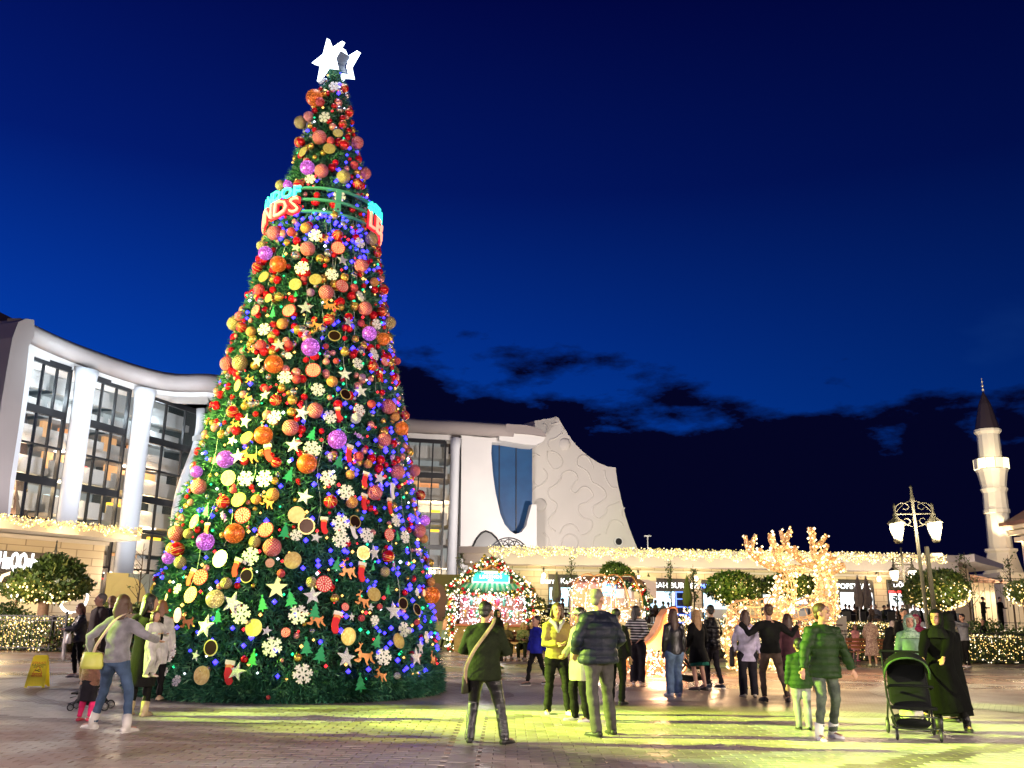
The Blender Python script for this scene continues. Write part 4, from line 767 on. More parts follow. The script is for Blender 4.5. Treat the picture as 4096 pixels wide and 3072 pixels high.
# blank front wall with the big blue swooping opening; U shape cut round the window
wallp = [(459, 437), (490, 440), (489, 455), (491, 478), (493.5, 495), (498, 515), (502, 525), (508, 532), (513, 535), (519, 533), (523.5, 527), (525.5, 519.5), (527, 513.5), (529, 505.5), (534, 505.5), (534.2, 600), (457, 600)]
plane_poly('front_wall', wallp, GB0, GB1, 1.0, white, th, BR, push=1.0)
bluem = mat('blue_panel', (.006, .055, .17), .5, col2=(.009, .075, .21), vs=.8)
for (xa, xb) in ((488, 501), (501.3, 518), (518.3, 534.5)):
    plane_poly('blue_panel', [(xa, 438 + (xa - 488) * .12), (xb, 438 + (xb - 488) * .12), (xb, 540), (xa, 540)], GB0, GB1, .3, bluem, th, BR, push=-.9)
for xa in (501.15, 518.15): plane_poly('panel_joint', [(xa - .35, 441), (xa + .35, 441), (xa + .35, 536), (xa - .35, 536)], GB0, GB1, .1, blackm, th, BR, push=-.8)
plane_poly('shadow_joint', [(458, 438), (459.6, 438), (458.2, 575), (456.2, 575)], GB0, GB1, .3, blackm, th, BR, push=1.06)
# arched dark window low down and its frame
arch = [(467.5, 556.5), (470, 548), (474, 540), (479, 534), (483.5, 532), (489, 534), (494, 539), (498, 546), (500.5, 554), (498, 556.5)]
plane_poly('arched_window', arch, GB0, GB1, .2, mat('arch_glass', (.16, .16, .16), .3), th, BR, push=1.05)
pa = [atp(u, v, GB0, GB1) + nB * 1.1 - BR for u, v in arch[:9]]; b = MB(); b.tube(pa, .09, 6); b.build('arch_frame', blackm, th)
# roof tongue that ends in a rounded tip over the blue opening
plane_poly('roof_tip', [(506, 423.9), (524, 425), (534, 426.8), (541, 429.6), (545.5, 434), (546, 436.4), (531, 434.2), (506, 432)], B0, B1, 1.6, warmw, th, BR, push=.02)
plane_poly('tip_soffit', [(500, 431.4), (531, 434), (546, 436.4), (544.5, 440.5), (537, 444.6), (528, 444), (500, 439.5)], B0, B1, 2.4, white, th, BR, push=-.35)

# --- the sail shaped relief wall
sail = thing('relief_wall_hall', 'beige sail shaped concrete hall wall with raised wavy lines', 'building', (8, 86, 0)); BS = Vector((8, 86, 0))
C0, C1 = Vector((2.0, 88.3, 0)), Vector((16.0, 91.5, 0)); nC = Vector((C1.y - C0.y, -(C1.x - C0.x), 0)).normalized()
beige = mat('sail_render', (.64, .60, .55), .85, col2=(.58, .545, .495), vs=.16)
rimp = [(524, 424), (536, 420.5), (557.5, 416.8)] + [(560 + 0, 420.5), (565, 429.5), (571, 438.5), (577, 446), (586.5, 454.8), (598, 462.5), (608, 466.7), (615.5, 467.5)] + [(616.5, 475), (618, 484), (621.5, 500), (625.5, 516), (630, 530), (636, 545), (641, 557), (645, 600), (524, 600)]
plane_poly('wall', rimp, C0, C1, 6.0, beige, sail, BS)
def relief(px, r=.085):
    pts = smoothline([atp((1500 + x / 1.843) / 4, (1500 + y / 1.843) / 4, C0, C1) + nC * .0 - BS for x, y in px], 5); b = MB(); b.tube(pts, r, 6); b.build('raised_line', beige, sail, True)
for ln in ([(1385, 385), (1375, 430), (1330, 465), (1290, 480), (1275, 515), (1290, 545)], [(1270, 560), (1265, 600), (1280, 650), (1320, 695), (1365, 680), (1380, 630), (1345, 580), (1290, 560)], [(1150, 580), (1185, 585), (1215, 600)], [(1160, 650), (1165, 610), (1195, 582)], [(1160, 780), (1200, 820), (1250, 790), (1270, 740), (1240, 690)], [(1155, 890), (1165, 850), (1200, 820)], [(1610, 690), (1590, 640), (1560, 600), (1520, 595), (1490, 625), (1490, 665), (1530, 690), (1570, 720), (1600, 790), (1640, 810), (1690, 850), (1700, 900), (1660, 940), (1610, 970), (1605, 1020), (1650, 1060), (1700, 1020), (1715, 975), (1770, 950), (1800, 935)], [(1690, 700), (1700, 760), (1740, 825), (1780, 830)],
           [(1330, 1150), (1285, 1120), (1275, 1080), (1300, 1040), (1330, 1000), (1335, 950), (1300, 920), (1275, 880), (1285, 840), (1330, 810), (1365, 770), (1380, 730), (1430, 705), (1480, 730), (1490, 770), (1460, 810), (1445, 850), (1480, 870), (1530, 825), (1580, 840), (1605, 890), (1570, 930), (1510, 960), (1495, 1000), (1530, 1050), (1590, 1070), (1600, 1120), (1560, 1170), (1520, 1180)], [(1360, 1170), (1390, 1120), (1440, 1100), (1480, 1120), (1500, 1160)], [(1240, 1160), (1275, 1200), (1290, 1260), (1330, 1300)], [(1390, 1290), (1370, 1260), (1390, 1200), (1430, 1175), (1480, 1190), (1495, 1240), (1470, 1290)], [(1660, 1175), (1620, 1200), (1605, 1250), (1640, 1300)], [(1700, 1170), (1715, 1120), (1740, 1080), (1780, 1070), (1815, 1090), (1830, 1115)], [(1840, 980), (1815, 1010), (1825, 1050)], [(1245, 355), (1270, 390), (1255, 440)], [(1300, 360), (1340, 355), (1360, 340)]):
    relief(ln)
for cx, cy, r_ in ((1395, 510, .62), (1215, 957, .66)):
    p = atp((1500 + cx / 1.843) / 4, (1500 + cy / 1.843) / 4, C0, C1) - BS; b = MB(); b.ell(p, (r_, .25, r_), 20, 10); b.build('round_boss', beige, sail, True)
p = atp((1500 + 1788 / 1.843) / 4, (1500 + 1230 / 1.843) / 4, C0, C1) - BS; b = MB(); b.tube([p + nC * .05, p + nC * .35], .45, 20); b.build('porthole_rim', white, sail)
b = MB(); b.tube([p + nC * .30, p + nC * .37], .33, 20); b.build('porthole', blackm, sail)
b = MB(); q = atp(648, 556, C0, C1) - BS; b.tube([q, q + Vector((0, 0, 1.9))], .06, 6); b.box(q + Vector((0, 0, 1.95)), (.7, .2, .12)); b.build('roof_lamp_mast', white, sail)
# round lattice screen on the low roof
lat = thing('lattice_screen', 'black wrought iron half round lattice above the string lights', 'screen', (0, 70, 0))
pc = at(508.5, 559, 70); Rr = abs(at(530, 556, 70).x - at(488, 556, 70).x) / 2; b = MB()
for k in range(3):
    rr_ = Rr * (1 - .33 * k); b.tube([(pc.x + rr_ * math.cos(PI * j / 16), 0, pc.z + rr_ * math.sin(PI * j / 16)) for j in range(17)], .05, 4)
for k in range(9):
    a = PI * k / 8; b.tube([(pc.x, 0, pc.z), (pc.x + Rr * math.cos(a), 0, pc.z + Rr * math.sin(a))], .035, 4)
for k in range(7):
    a = PI * (k + .5) / 7; cx, cz = pc.x + Rr * .66 * math.cos(a), pc.z + Rr * .66 * math.sin(a); b.tube([(cx + .42 * math.cos(j * PI / 5), 0, cz + .42 * math.sin(j * PI / 5)) for j in range(11)], .04, 4)
b.build('ironwork', blackm, lat)
# uplights on the low roofs wash the white facades
light('SPOT', 'facade_uplight', (-3, 66, 6.3), 6300, (1, .90, .84), .5, (-2, 84, 13), 95, .6)
light('SPOT', 'facade_uplight', (8, 67, 6.3), 11500, (1, .89, .80), .5, (8, 86, 12), 95, .6)
light('SPOT', 'facade_uplight', (-18, 58, 6.3), 4600, (.86, .92, 1), .5, (-26, 68, 15), 100, .6)
light('SPOT', 'facade_uplight', (-23, 50, 6.6), 3300, (.92, .92, 1), .5, (-30, 57, 15), 100, .6)
light('POINT', 'soffit_lamp', (-27.6, 57.5, 16.6), 600, (.7, .88, 1), .3)
light('POINT', 'soffit_lamp', (-25.3, 64.5, 16.6), 400, (.8, .9, 1), .3)
for (x, y, z) in ((-7, 87.5, 5), (-7, 87.5, 11)): light('POINT', 'foyer_lamp_light', (x, y, z), 900, (1, .72, .42), .5)
for s0, s1, _ in BAYS:
    for z, c in ((3.6, (1, .7, .45)), (7.0, (1, .72, .4)), (9.3, (1, .74, .4)), (11.6, (1, .68, .42)), (15.6, (.75, .9, 1))): p = G0 + dA * (s0 + s1) / 2 - nA * 1.7; light('POINT', 'foyer_lamp_light', (p.x, p.y, z), 210, c, .3)

# ================================================================ low shops with icicle lights
stone = mat('stone_blocks', (.50, .42, .30), .8); t, b_ = nodes_of(stone); n, l = t.nodes, t.links; co = n.new('ShaderNodeTexCoord'); mp = n.new('ShaderNodeMapping'); mp.inputs['Rotation'].default_value = (PI / 2, 0, 0); l.new(co.outputs['Object'], mp.inputs[0])
br = n.new('ShaderNodeTexBrick'); br.inputs['Scale'].default_value = 1.0; br.inputs['Brick Width'].default_value = .95; br.inputs['Row Height'].default_value = .40; br.inputs['Mortar Size'].default_value = .018
br.inputs['Color1'].default_value = (.52, .44, .33, 1); br.inputs['Color2'].default_value = (.44, .365, .27, 1); br.inputs['Mortar'].default_value = (.24, .19, .14, 1); l.new(mp.outputs[0], br.inputs[0]); l.new(br.outputs[0], b_.inputs['Base Color'])
soff = mat('canopy_render', (.50, .46, .44), .8); icem = mat('icicle_bulb', (1, .85, .4), .4, emit=(1, .72, .26), es=.5); icew = mat('icicle_bulb_white', (1, .9, .7), .4, emit=(1, .85, .5), es=1.5)
YS = 62.0; TZ = 1.15            # shop wall plane and the height of the terrace
low = thing('shop_row', 'long low stone shop row with canopy behind the market kiosks', 'building', (15, YS, 0))
xl, xr = at(459, 556, YS - 2).x, at(962, 556, YS - 2).x
zc = 5.45
b = MB(); b.box(((xl + xr) / 2 - 15, -1.2 + 3, zc + .1), (xr - xl, 8, .42)); b.build('canopy', soff, low)
b = MB(); b.box(((xl + xr) / 2 - 15, -.5, zc - .42), (xr - xl - .5, 2.8, .62)); b.build('canopy_soffit', soff, low)
b = MB(); b.box(((xl + xr) / 2 - 15, .42, 2.55 + TZ / 2 - .1), (xr - xl - 1, .0 + .8, 5.0)); b.build('wall', stone, low)
b = MB(); b.box(((xl + xr) / 2 - 15, -.03, zc - .98), (xr - xl - 1, .16, .14)); b.build('cornice', soff, low)
xe = at(1003, 560, YS - 3).x
b = MB(); b.prism([(xr - 15, -3.6, zc - .15), (xe - 15, -3.0, zc - .55), (xe - 15, -3.0, zc - .25), (xr - 15, -3.6, zc + .32)], (0, 9, 0)); b.build('canopy_end', soff, low)
b = MB(); b.box((xr - 15 + .3, 1.5, 2.6), (2.0, 3, 5.2)); b.build('end_pier', mat('cream_render', (.58, .48, .34), .8), low)
def icicles(name, path, z, drop, n, seed, label):
    o = thing(name, label, 'string lights', path[0]); q = np.random.RandomState(seed); P = []; W = []
    L_ = [0]; 
    for a, c in zip(path, path[1:]): L_.append(L_[-1] + (c - a).length)
    for i in range(n):
        s = q.rand() * L_[-1]; k = max(j for j in range(len(path) - 1) if L_[j] <= s); p = path[k].lerp(path[k + 1], (s - L_[k]) / (L_[k + 1] - L_[k]))
        dmax = drop * (.55 + .45 * abs(math.sin(s * 2.1)) * (.7 + .3 * math.sin(s * 7.3))); pt = (p.x - path[0].x + q.normal() * .03, p.y - path[0].y - .06 - .05 * q.rand(), z - path[0].z - dmax * q.rand() ** .8); (W if i % 5 == 0 else P).append(pt)
    bulbs('bulbs', P, .040, icem, o, seed, kind='stuff'); bulbs('bulbs', W, .044, icew, o, seed + 1, kind='stuff'); return o
icicles('icicle_lights', [Vector((at(489, 553, YS - 3.2).x, YS - 3.2, 0)), Vector((at(946, 559, YS - 3.2).x, YS - 3.2, 0))], zc + .35, .85, 3600, 5, 'warm icicle light curtain along the long shop canopy')
for k in range(10):
    x = xl + 3 + (xr - xl - 6) * k / 9; light('POINT', 'canopy_light', (x, YS - 3.6, 3.6), 150, (1, .80, .58), .4)
# shop openings: a dark header with letters, a lit interior behind glass
shop_in = {'blue': mat('shop_interior_blue', (.5, .7, .9), .6, emit=(.35, .72, 1.0), es=.85), 'white': mat('shop_interior_white', (.9, .9, .9), .6, emit=(.95, .97, 1), es=1.2), 'warm': mat('shop_interior_warm', (.8, .6, .4), .6, emit=(1, .75, .45), es=.9), 'dim': mat('shop_interior_dim', (.1, .1, .1), .6, emit=(.2, .25, .3), es=.3)}
neonw = mat('neon_white', (1, 1, 1), .4, emit=(.92, .96, 1), es=1.8); neonb = mat('neon_blue', (.1, .2, 1), .4, emit=(.08, .16, 1), es=3); neonr = mat('neon_red', (1, .05, .05), .4, emit=(1, .02, .03), es=2.2); header = mat('shop_header', (.02, .018, .018), .6); menu = mat('menu_board', (.9, .95, 1), .4, emit=(.75, .92, 1), es=1.7); menub = mat('menu_text', (.03, .1, .3), .5)
def shop(u0, u1, vt, txt, kind, label, tcol=neonw, strip_red=False, cursive=False):
    x0, x1 = at(u0, vt, YS - .1).x, at(u1, vt, YS - .1).x; zt = at((u0 + u1) / 2, vt, YS - .1).z; w = x1 - x0; cx = (x0 + x1) / 2
    s = thing('shop_unit', label, 'shop front', (cx, YS - .05, TZ))
    h = zt - TZ
    b = MB(); b.box((0, -.06, h - .42), (w, .10, .84)); b.build('header', header, s)
    b = MB(); b.box((0, .02, (h - .84) / 2), (w, .04, h - .84)); b.build('interior', shop_in[kind], s)
    b = MB()
    for sx in (-w / 2, w / 2): b.box((sx, -.07, h / 2), (.10, .14, h))
    b.box((0, -.07, .5), (w, .12, .08)); b.build('frame', blackm, s)
    b = MB(); b.box((0, -.14, .52), (w * .86, .5, .9)); b.build('counter', mat('counter_grey', (.35, .36, .38), .5), s)
    k = max(2, int(w / 1.0))
    for j in range(k):
        bx = -w / 2 + w * (j + .5) / k; b = MB(); b.box((bx, -.10, h - 1.25), (w / k * .82, .06, .55)); mb = b.build('menu_board', menu, s); b = MB()
        for q_ in range(4): b.box((bx - .05 + .1 * (q_ % 2), -.14, h - 1.08 - .11 * q_), (w / k * .5, .01, .035))
        b.build('menu_lines', menub, mb, kind='stuff')
    for j, tx in enumerate(txt): text(tx[0], tx[1], .03, tx[4] if len(tx) > 4 else tcol, (tx[2] * w, -.16, h - tx[3]), (0, -1, 0), s, 'sign_letters', offset=.004)
    if strip_red: b = MB(); b.box((-w * .1, -.17, h - .80), (w * .78, .05, .17)); b.build('red_light_strip', neonr, s)
    return s
shop(537 + 12, 577, 574.5, [('Bursa Kebapçı', .52, 0, .45)], 'blue', 'kebab shop front with white script letters and blue interior')
shop(645.5, 689, 578.5, [('TEZGAH BURGER', .50, .02, .46)], 'blue', 'burger shop front with white block letters on black header')
shop(702, 727, 580, [('MADO', .36, -.25, .42, neonb), ('PİDE', .36, .2, .40, neonr)], 'blue', 'pide shop front with blue and red neon letters')
shop(761, 807, 580, [], 'dim', 'dark shop front behind the light reindeer')
shop(838, 872, 579.6, [('POPSTEAK', .48, -.08, .46)], 'white', 'shop front with white glowing letters behind folded parasols')
shop(887, 923, 580, [('DÖNER EVİ', .42, .1, .34)], 'white', 'shop front with blue white letters over a red light strip', strip_red=True)
def wall_lamp(u, v, Y, label, warm=(1, .68, .30), e=45, r=.13):
    p = at(u, v, Y); s = thing('wall_lamp', label, 'lamp', (p.x, p.y, p.z)); b = MB(); b.ell((0, 0, 0), (r, r, r * 1.3), 10, 8); b.build('bulb', mat('lamp_warm', (1, .85, .6), .4, emit=(1, .78, .42), es=9), s, True)
    b = MB(); b.tube([(0, .3, .45), (0, 0, .45), (0, 0, r)], .025, 6); b.box((0, .33, .45), (.12, .06, .2)); b.build('bracket', blackm, s); light('POINT', 'wall_lamp_light', (p.x, p.y - .35, p.z), e, warm, .12)
for u, v, nmn in ((543.6, 575.5, 'left of the kebab shop'), (638.8, 578, 'left of the burger shop'), (696, 578.6, 'right of the burger shop'), (816, 580, 'between the two light reindeer'), (879, 579, 'between the two right hand shops')): wall_lamp(u, v, YS - .5, 'small warm globe lamp on the stone wall ' + nmn)
# terrace with its retaining wall
TY0 = 45.0
b = MB(); b.box((10, (TY0 + YS + 3) / 2, TZ / 2 - .02), (52, YS + 3 - TY0, TZ - .04)); b.build('terrace', pv_grey, kind='structure')

# ---------------------------------------------------------------- restaurant pavilion at the left
La, Lb = atz(0, 513.5, 5.6), atz(142, 528.5, 5.6); La.z = Lb.z = 0; dL = (Lb - La).normalized(); nL = Vector((dL.y, -dL.x, 0)); La2 = La - dL * 9
res = thing('restaurant_pavilion', 'cream stone restaurant pavilion with lit canopy at the left edge', 'building', La); angL = math.atan2(dL.y, dL.x)
LL = (Lb - La).length
def lbox(s0, s1, o0, o1, z0, z1): 
    c = dL * (s0 + s1) / 2 - nL * (o0 + o1) / 2; return (c.x, c.y, (z0 + z1) / 2), (s1 - s0, o1 - o0, z1 - z0), angL
b = MB(); b.box(*lbox(-12, LL, 0, 7, 4.95, 5.5)); b.build('canopy', soff, res)
def sL(u, v, off): p = atp(u, v, La - nL * off, Lb - nL * off); return (p - (La - nL * off)).dot(dL), p.z
OFF = 2.2
sw, zw = sL(105.8, 542, OFF)
b = MB(); b.box(*lbox(-12, sw, OFF, OFF + 6, 0, zw - .2)); b.build('wall', stone, res)
b = MB(); b.box(*lbox(-12, sw + .15, OFF - .12, OFF + 6.1, zw - .2, zw)); b.build('cornice', soff, res)
sh1, zh = sL(54, 556, OFF); _, zh2 = sL(20, 573, OFF)
b = MB(); b.box(*lbox(-12, sh1, OFF - .25, OFF + .05, zh2 - .6, zh + .1)); b.build('sign_header', mat('header_brown', (.06, .045, .035), .5), res)
b = MB(); b.box(*lbox(-12, sh1 - .2, OFF - .04, OFF + .1, .9, zh2 - .6)); b.build('window_glow', mat('restaurant_window', (.5, .4, .25), .4, emit=(1, .72, .36), es=.5), res)
for k in range(8):
    b = MB(); b.box(*lbox(-6 + k * (sh1 + 5.8) / 7 - .05, -6 + k * (sh1 + 5.8) / 7 + .05, OFF - .1, OFF + .02, .9, zh2 - .6)); b.build('window_mullion', mat('bronze', (.25, .17, .1), .4, .5), res)
sa, _ = sL(-6, 563, OFF); sb2, zt_ = sL(39.5, 563.5, OFF)
neon_s = mat('restaurant_letters', (1, 1, 1), .4, emit=(.95, .97, 1), es=1.7)
c = dL * (sa + sb2) / 2 - nL * (OFF - .32); text('HuQQabaz', 1.15, .06, neon_s, (c.x, c.y, zt_), nL, res, 'sign_letters', width=sb2 - sa, offset=.008)
gold_l = mat('gold_letters', (.9, .8, .6), .4, emit=(1, .80, .5), es=1.1)
s2a, z2 = sL(14, 584.5, OFF); c = dL * (s2a - 1.0) - nL * (OFF - .2); text('ODOO', 1.5, .07, gold_l, (c.x, c.y, z2), nL, res, 'gold_sign_letters', offset=.01)
ic = icicles('icicle_lights', [La - dL * 10 + nL * .05, Lb + nL * .05], 5.62, .62, 1300, 12, 'yellow icicle light curtain on the restaurant canopy at the left')
ls, lz = sL(75, 597, OFF - .5)
pr_ = La + dL * ls - nL * (OFF - .4); ringm = mat('ring_lamp_white', (1, 1, 1), .4, emit=(1, .98, .92), es=3.0)
rl = thing('ring_light', 'large white neon ring on the restaurant wall behind the round tree', 'light', (pr_.x, pr_.y, lz)); b = MB(); rad_ = .78
b.tube([tuple(dL * rad_ * math.cos(2 * PI * k / 40) + Vector((0, 0, rad_ * math.sin(2 * PI * k / 40)))) for k in range(41)], .06, 6); b.build('neon_tube', ringm, rl)
for k in range(4): p = La + dL * (-4 + k * 3.6) - nL * .4; light('POINT', 'restaurant_canopy_light', (p.x + nL.x * 1.2, p.y + nL.y * 1.2, 4.6), 120, (1, .72, .34), .3)
# painted hoarding beside it: yellow circle on grey, plain shapes only
ha, hb = at(103, 604, 53), at(188, 606, 56)
hd = thing('hoarding', 'yellow and grey painted hoarding panels beside the restaurant wall', 'hoarding', (ha.x, ha.y, 0)); dh = Vector((hb.x - ha.x, hb.y - ha.y, 0)); Lh = dh.length; dh.normalize(); nh = Vector((dh.y, -dh.x, 0)); angh = math.atan2(dh.y, dh.x); zt_ = at(140, 574, 54.5).z
cols_h = [mat('hoard_yellow', (.72, .60, .26), .7), mat('hoard_grey', (.30, .36, .38), .7)]
for k in range(4): b = MB(); c = dh * (Lh * (k + .5) / 4); b.box((c.x, c.y, zt_ / 2), (Lh / 4 - .03, .12, zt_), angh); b.build('panel', cols_h[0] if k == 0 else cols_h[1], hd)
def disc(cx, cz, r, m, name, off=.07, ez=1.0):
    b = MB(); b.prism([tuple(dh * (cx + r * math.cos(2 * PI * j / 28)) + Vector((0, 0, cz + r * ez * math.sin(2 * PI * j / 28))) + nh * off) for j in range(28)], nh * .02); b.build(name, m, hd)
disc(Lh * .26, zt_ * .62, 1.0, cols_h[0], 'painted_circle', .07, 1.1); disc(Lh * .18, zt_ * .36, .72, mat('hoard_coral', (.78, .34, .22), .7), 'painted_circle', .10); disc(Lh * .60, zt_ * .50, .85, mat('hoard_pink', (.75, .30, .27), .7), 'painted_oval', .07, .6)
disc(Lh * .64, zt_ * .74, .62, mat('hoard_lemon', (.70, .60, .06), .7), 'painted_circle', .10); disc(Lh * .41, zt_ * .34, .4, mat('hoard_lime', (.5, .6, .1), .7), 'painted_oval', .10, 1.3); disc(Lh * .62, .4, 1.3, cols_h[0], 'painted_circle', .09, .6)
h2 = at(463, 588, 58); hd2 = thing('hoarding', 'ochre painted hoarding panel just right of the tree by the kiosk', 'hoarding', (h2.x - 2.2, 56, 0))
b = MB(); b.box((0, 0, 1.9), (4.6, .12, 3.8)); b.build('panel', mat('hoard_ochre', (.42, .38, .08), .7), hd2)
b = MB(); b.prism([(.6 + .9 * math.cos(2 * PI * j / 24), -.07, 2.1 + 1.2 * math.sin(2 * PI * j / 24)) for j in range(24)], (0, -.02, 0)); b.build('painted_oval', mat('hoard_tan', (.55, .34, .16), .7), hd2)
# warm lights on the hoardings
light('POINT', 'hoarding_lamp', (-20.5, 50, 3.2), 220, (1, .85, .6), .3)

# ---------------------------------------------------------------- minaret and mosque
lime = mat('limestone', (.62, .56, .48), .8, col2=(.56, .50, .42), vs=.5); YM = 88.0
mn = thing('minaret', 'tall white stone minaret with lit balcony and dark pointed cone', 'minaret', (0, YM, 0)); 
def mz(v, u=990): return at(u, v, YM).z
ax = at(1002, 560, YM).x; mn.location.x = ax
def mw(u0, u1, v): return (at(u1, v, YM).x - at(u0, v, YM).x) / 2
zs = dict(tip=mz(378, 978), c0=mz(430, 982), bal=mz(470, 990), balt=mz(461, 990), b0=mz(483, 990), mid=mz(512, 995), base=mz(549, 999), ped=mz(571, 1002), foot=mz(575, 1002))
r1, r2, r3 = 1.03, 1.10, 1.15
def poly(prof, n, m, name, par): b = MB(); b.lathe(prof, n=n); return b.build(name, m, par)
poly([(r3 * .93, zs['base']), (r3 * .90, zs['mid'] - .2), (r3 * 1.02, zs['mid'] - .1), (r3 * 1.02, zs['mid'] + .2), (r2, zs['mid'] + .3), (r2 * .96, zs['b0'] - 1.0), (r2 * 1.12, zs['b0'] - .6), (r2 * 1.0, zs['b0'] - .4), (r2 * 1.22, zs['bal'] - .3), (r2 * 1.34, zs['bal'])], 12, lime, 'shaft', mn)
poly([(r1, zs['bal']), (r1 * .97, zs['c0'] - .5), (r1 * 1.2, zs['c0'] - .2), (r1 * 1.2, zs['c0'])], 12, lime, 'upper_shaft', mn)
poly([(r1 * 1.12, zs['c0']), (r1 * .55, zs['c0'] + 2.6), (.05, zs['tip'] - 1.4)], 12, mat('lead_cone', (.03, .018, .025), .6), 'cone_roof', mn)
b = MB(); b.tube([(0, 0, zs['tip'] - 1.5), (0, 0, zs['tip'])], .05, 6)
for k in range(3): b.ell((0, 0, zs['tip'] - 1.2 + .4 * k), .14 - .02 * k, 8, 6)
b.build('finial', mat('finial_gold', (.8, .7, .5), .3, .6), mn)
balm = mat('balcony_lit', (.9, .85, .6), .5, emit=(1, .86, .5), es=1.5)
for k in range(12):
    a = 2 * PI * k / 12; b = MB(); rr_ = r2 * 1.36; b.box((rr_ * math.cos(a), rr_ * math.sin(a), zs['bal'] + .55), (.1, rr_ * .46, .95), a); b.build('balcony_panel', balm if k % 3 else lime, mn)
poly([(1.95, zs['foot']), (1.9, zs['foot'] + .2), (1.75, zs['foot'] + .25), (1.3, zs['base'] - .4), (1.5, zs['base'] - .2), (1.5, zs['base'])], 8, lime, 'pedestal', mn)
b = MB(); b.box((.9, 0, zs['foot'] / 2), (4.6, 4.6, zs['foot'])); b.box((.9, 0, zs['foot'] - .1), (5.1, 5.1, .4)); b.build('base_block', lime, mn)
for dx in (-.9, .8): light('SPOT', 'minaret_uplight', (ax + dx, YM - 2.2, zs['base'] - .1), 1500, (1, .84, .5), .1, (ax + dx * .3, YM, zs['base'] + 9), 70, .8)
light('SPOT', 'minaret_flood', (ax - 10, YM - 28, 7), 17000, (1, .9, .8), .5, (ax, YM, 20), 50, .8)
light('POINT', 'balcony_light', (ax - 1.2, YM - 3.4, zs['bal'] + .6), 250, (1, .84, .5), .2)
mq = thing('mosque', 'cream stone mosque corner with brown tiled eaves at the right edge', 'building', (at(1010, 540, 84).x + .9, 84, 0))
roofm = mat('roof_tile', (.16, .075, .05), .7); cream = mat('cream_stone', (.66, .56, .42), .8)
zr = at(1010, 524, 84).z; x0 = 0.2
b = MB(); b.box((6, .6, zr / 2), (9.4, 3, zr)); b.build('wall', cream, mq)
for i, (o, z) in enumerate(((.5, zr - 1.2), (.8, zr - .6), (1.2, zr - .1))): b = MB(); b.box((6, .6, z), (9.2 + 2 * o, 3 + 2 * o, .4)); b.build('cornice', cream, mq)
b = MB(); b.prism([(-.2, -1.8, zr + .3), (13, -1.8, zr + .3), (9, -1.8, zr + 3.2), (4.8, -1.8, zr + 3.2)], (0, 4, 0)); b.box((6.4, .3, zr + .15), (13.6, 4.6, .3)); b.build('tiled_roof', roofm, mq)
for k in range(3): b = MB(); b.tube([(1.9 + 1.6 * k, -1.3, 3), (1.9 + 1.6 * k, -1.3, zr - 1.4)], .32, 12); b.build('column', lime, mq)
light('POINT', 'mosque_lamp', (at(1020, 590, 78).x, 78, 6), 1500, (1, .8, .5), .3)
gt = thing('gatehouse', 'small cream stone gatehouse with tiled roof left of the minaret base', 'building', (at(1003, 584, 80).x - 4.6, 80, 0))
zg = at(980, 583, 80).z
b = MB(); b.box((0, 1.5, zg / 2), (7.6, 3, zg)); b.build('wall', cream, gt)
b = MB(); b.prism([(-4.4, -.8, zg), (4.8, -.8, zg), (2.0, -.8, zg + .6), (-4.4, -.8, zg + 1.3)], (0, 3, 0)); b.build('tiled_roof', roofm, gt)
for k in range(14): b = MB(); x = -4.2 + k * .64; zt_ = zg + (1.25 - .68 * k / 10 if k < 10 else .57 - .15 * (k - 9)); b.tube([(x, -.92, zg + .08), (x, -.92, max(zg + .25, zt_ - .1))], .07, 5); b.build('roof_tile_rib', roofm, gt)
for i, s in enumerate((2.4, 1.7, 1.0)): b = MB(); b.box((0, -.06 - .05 * i, 1.3 + s), (s * 1.3, .12, .16)); b.box((-s * .65, -.06 - .05 * i, .65 + s / 2), (.14, .12, 1.3 + s)); b.box((s * .65, -.06 - .05 * i, .65 + s / 2), (.14, .12, 1.3 + s)); b.build('doorway_moulding', cream, gt)
light('POINT', 'gatehouse_lamp', (at(975, 600, 74).x, 74, 3.5), 700, (1, .74, .40), .3)
light('POINT', 'gatehouse_lamp', (at(1000, 600, 74).x, 74, 5), 700, (1, .78, .46), .3)
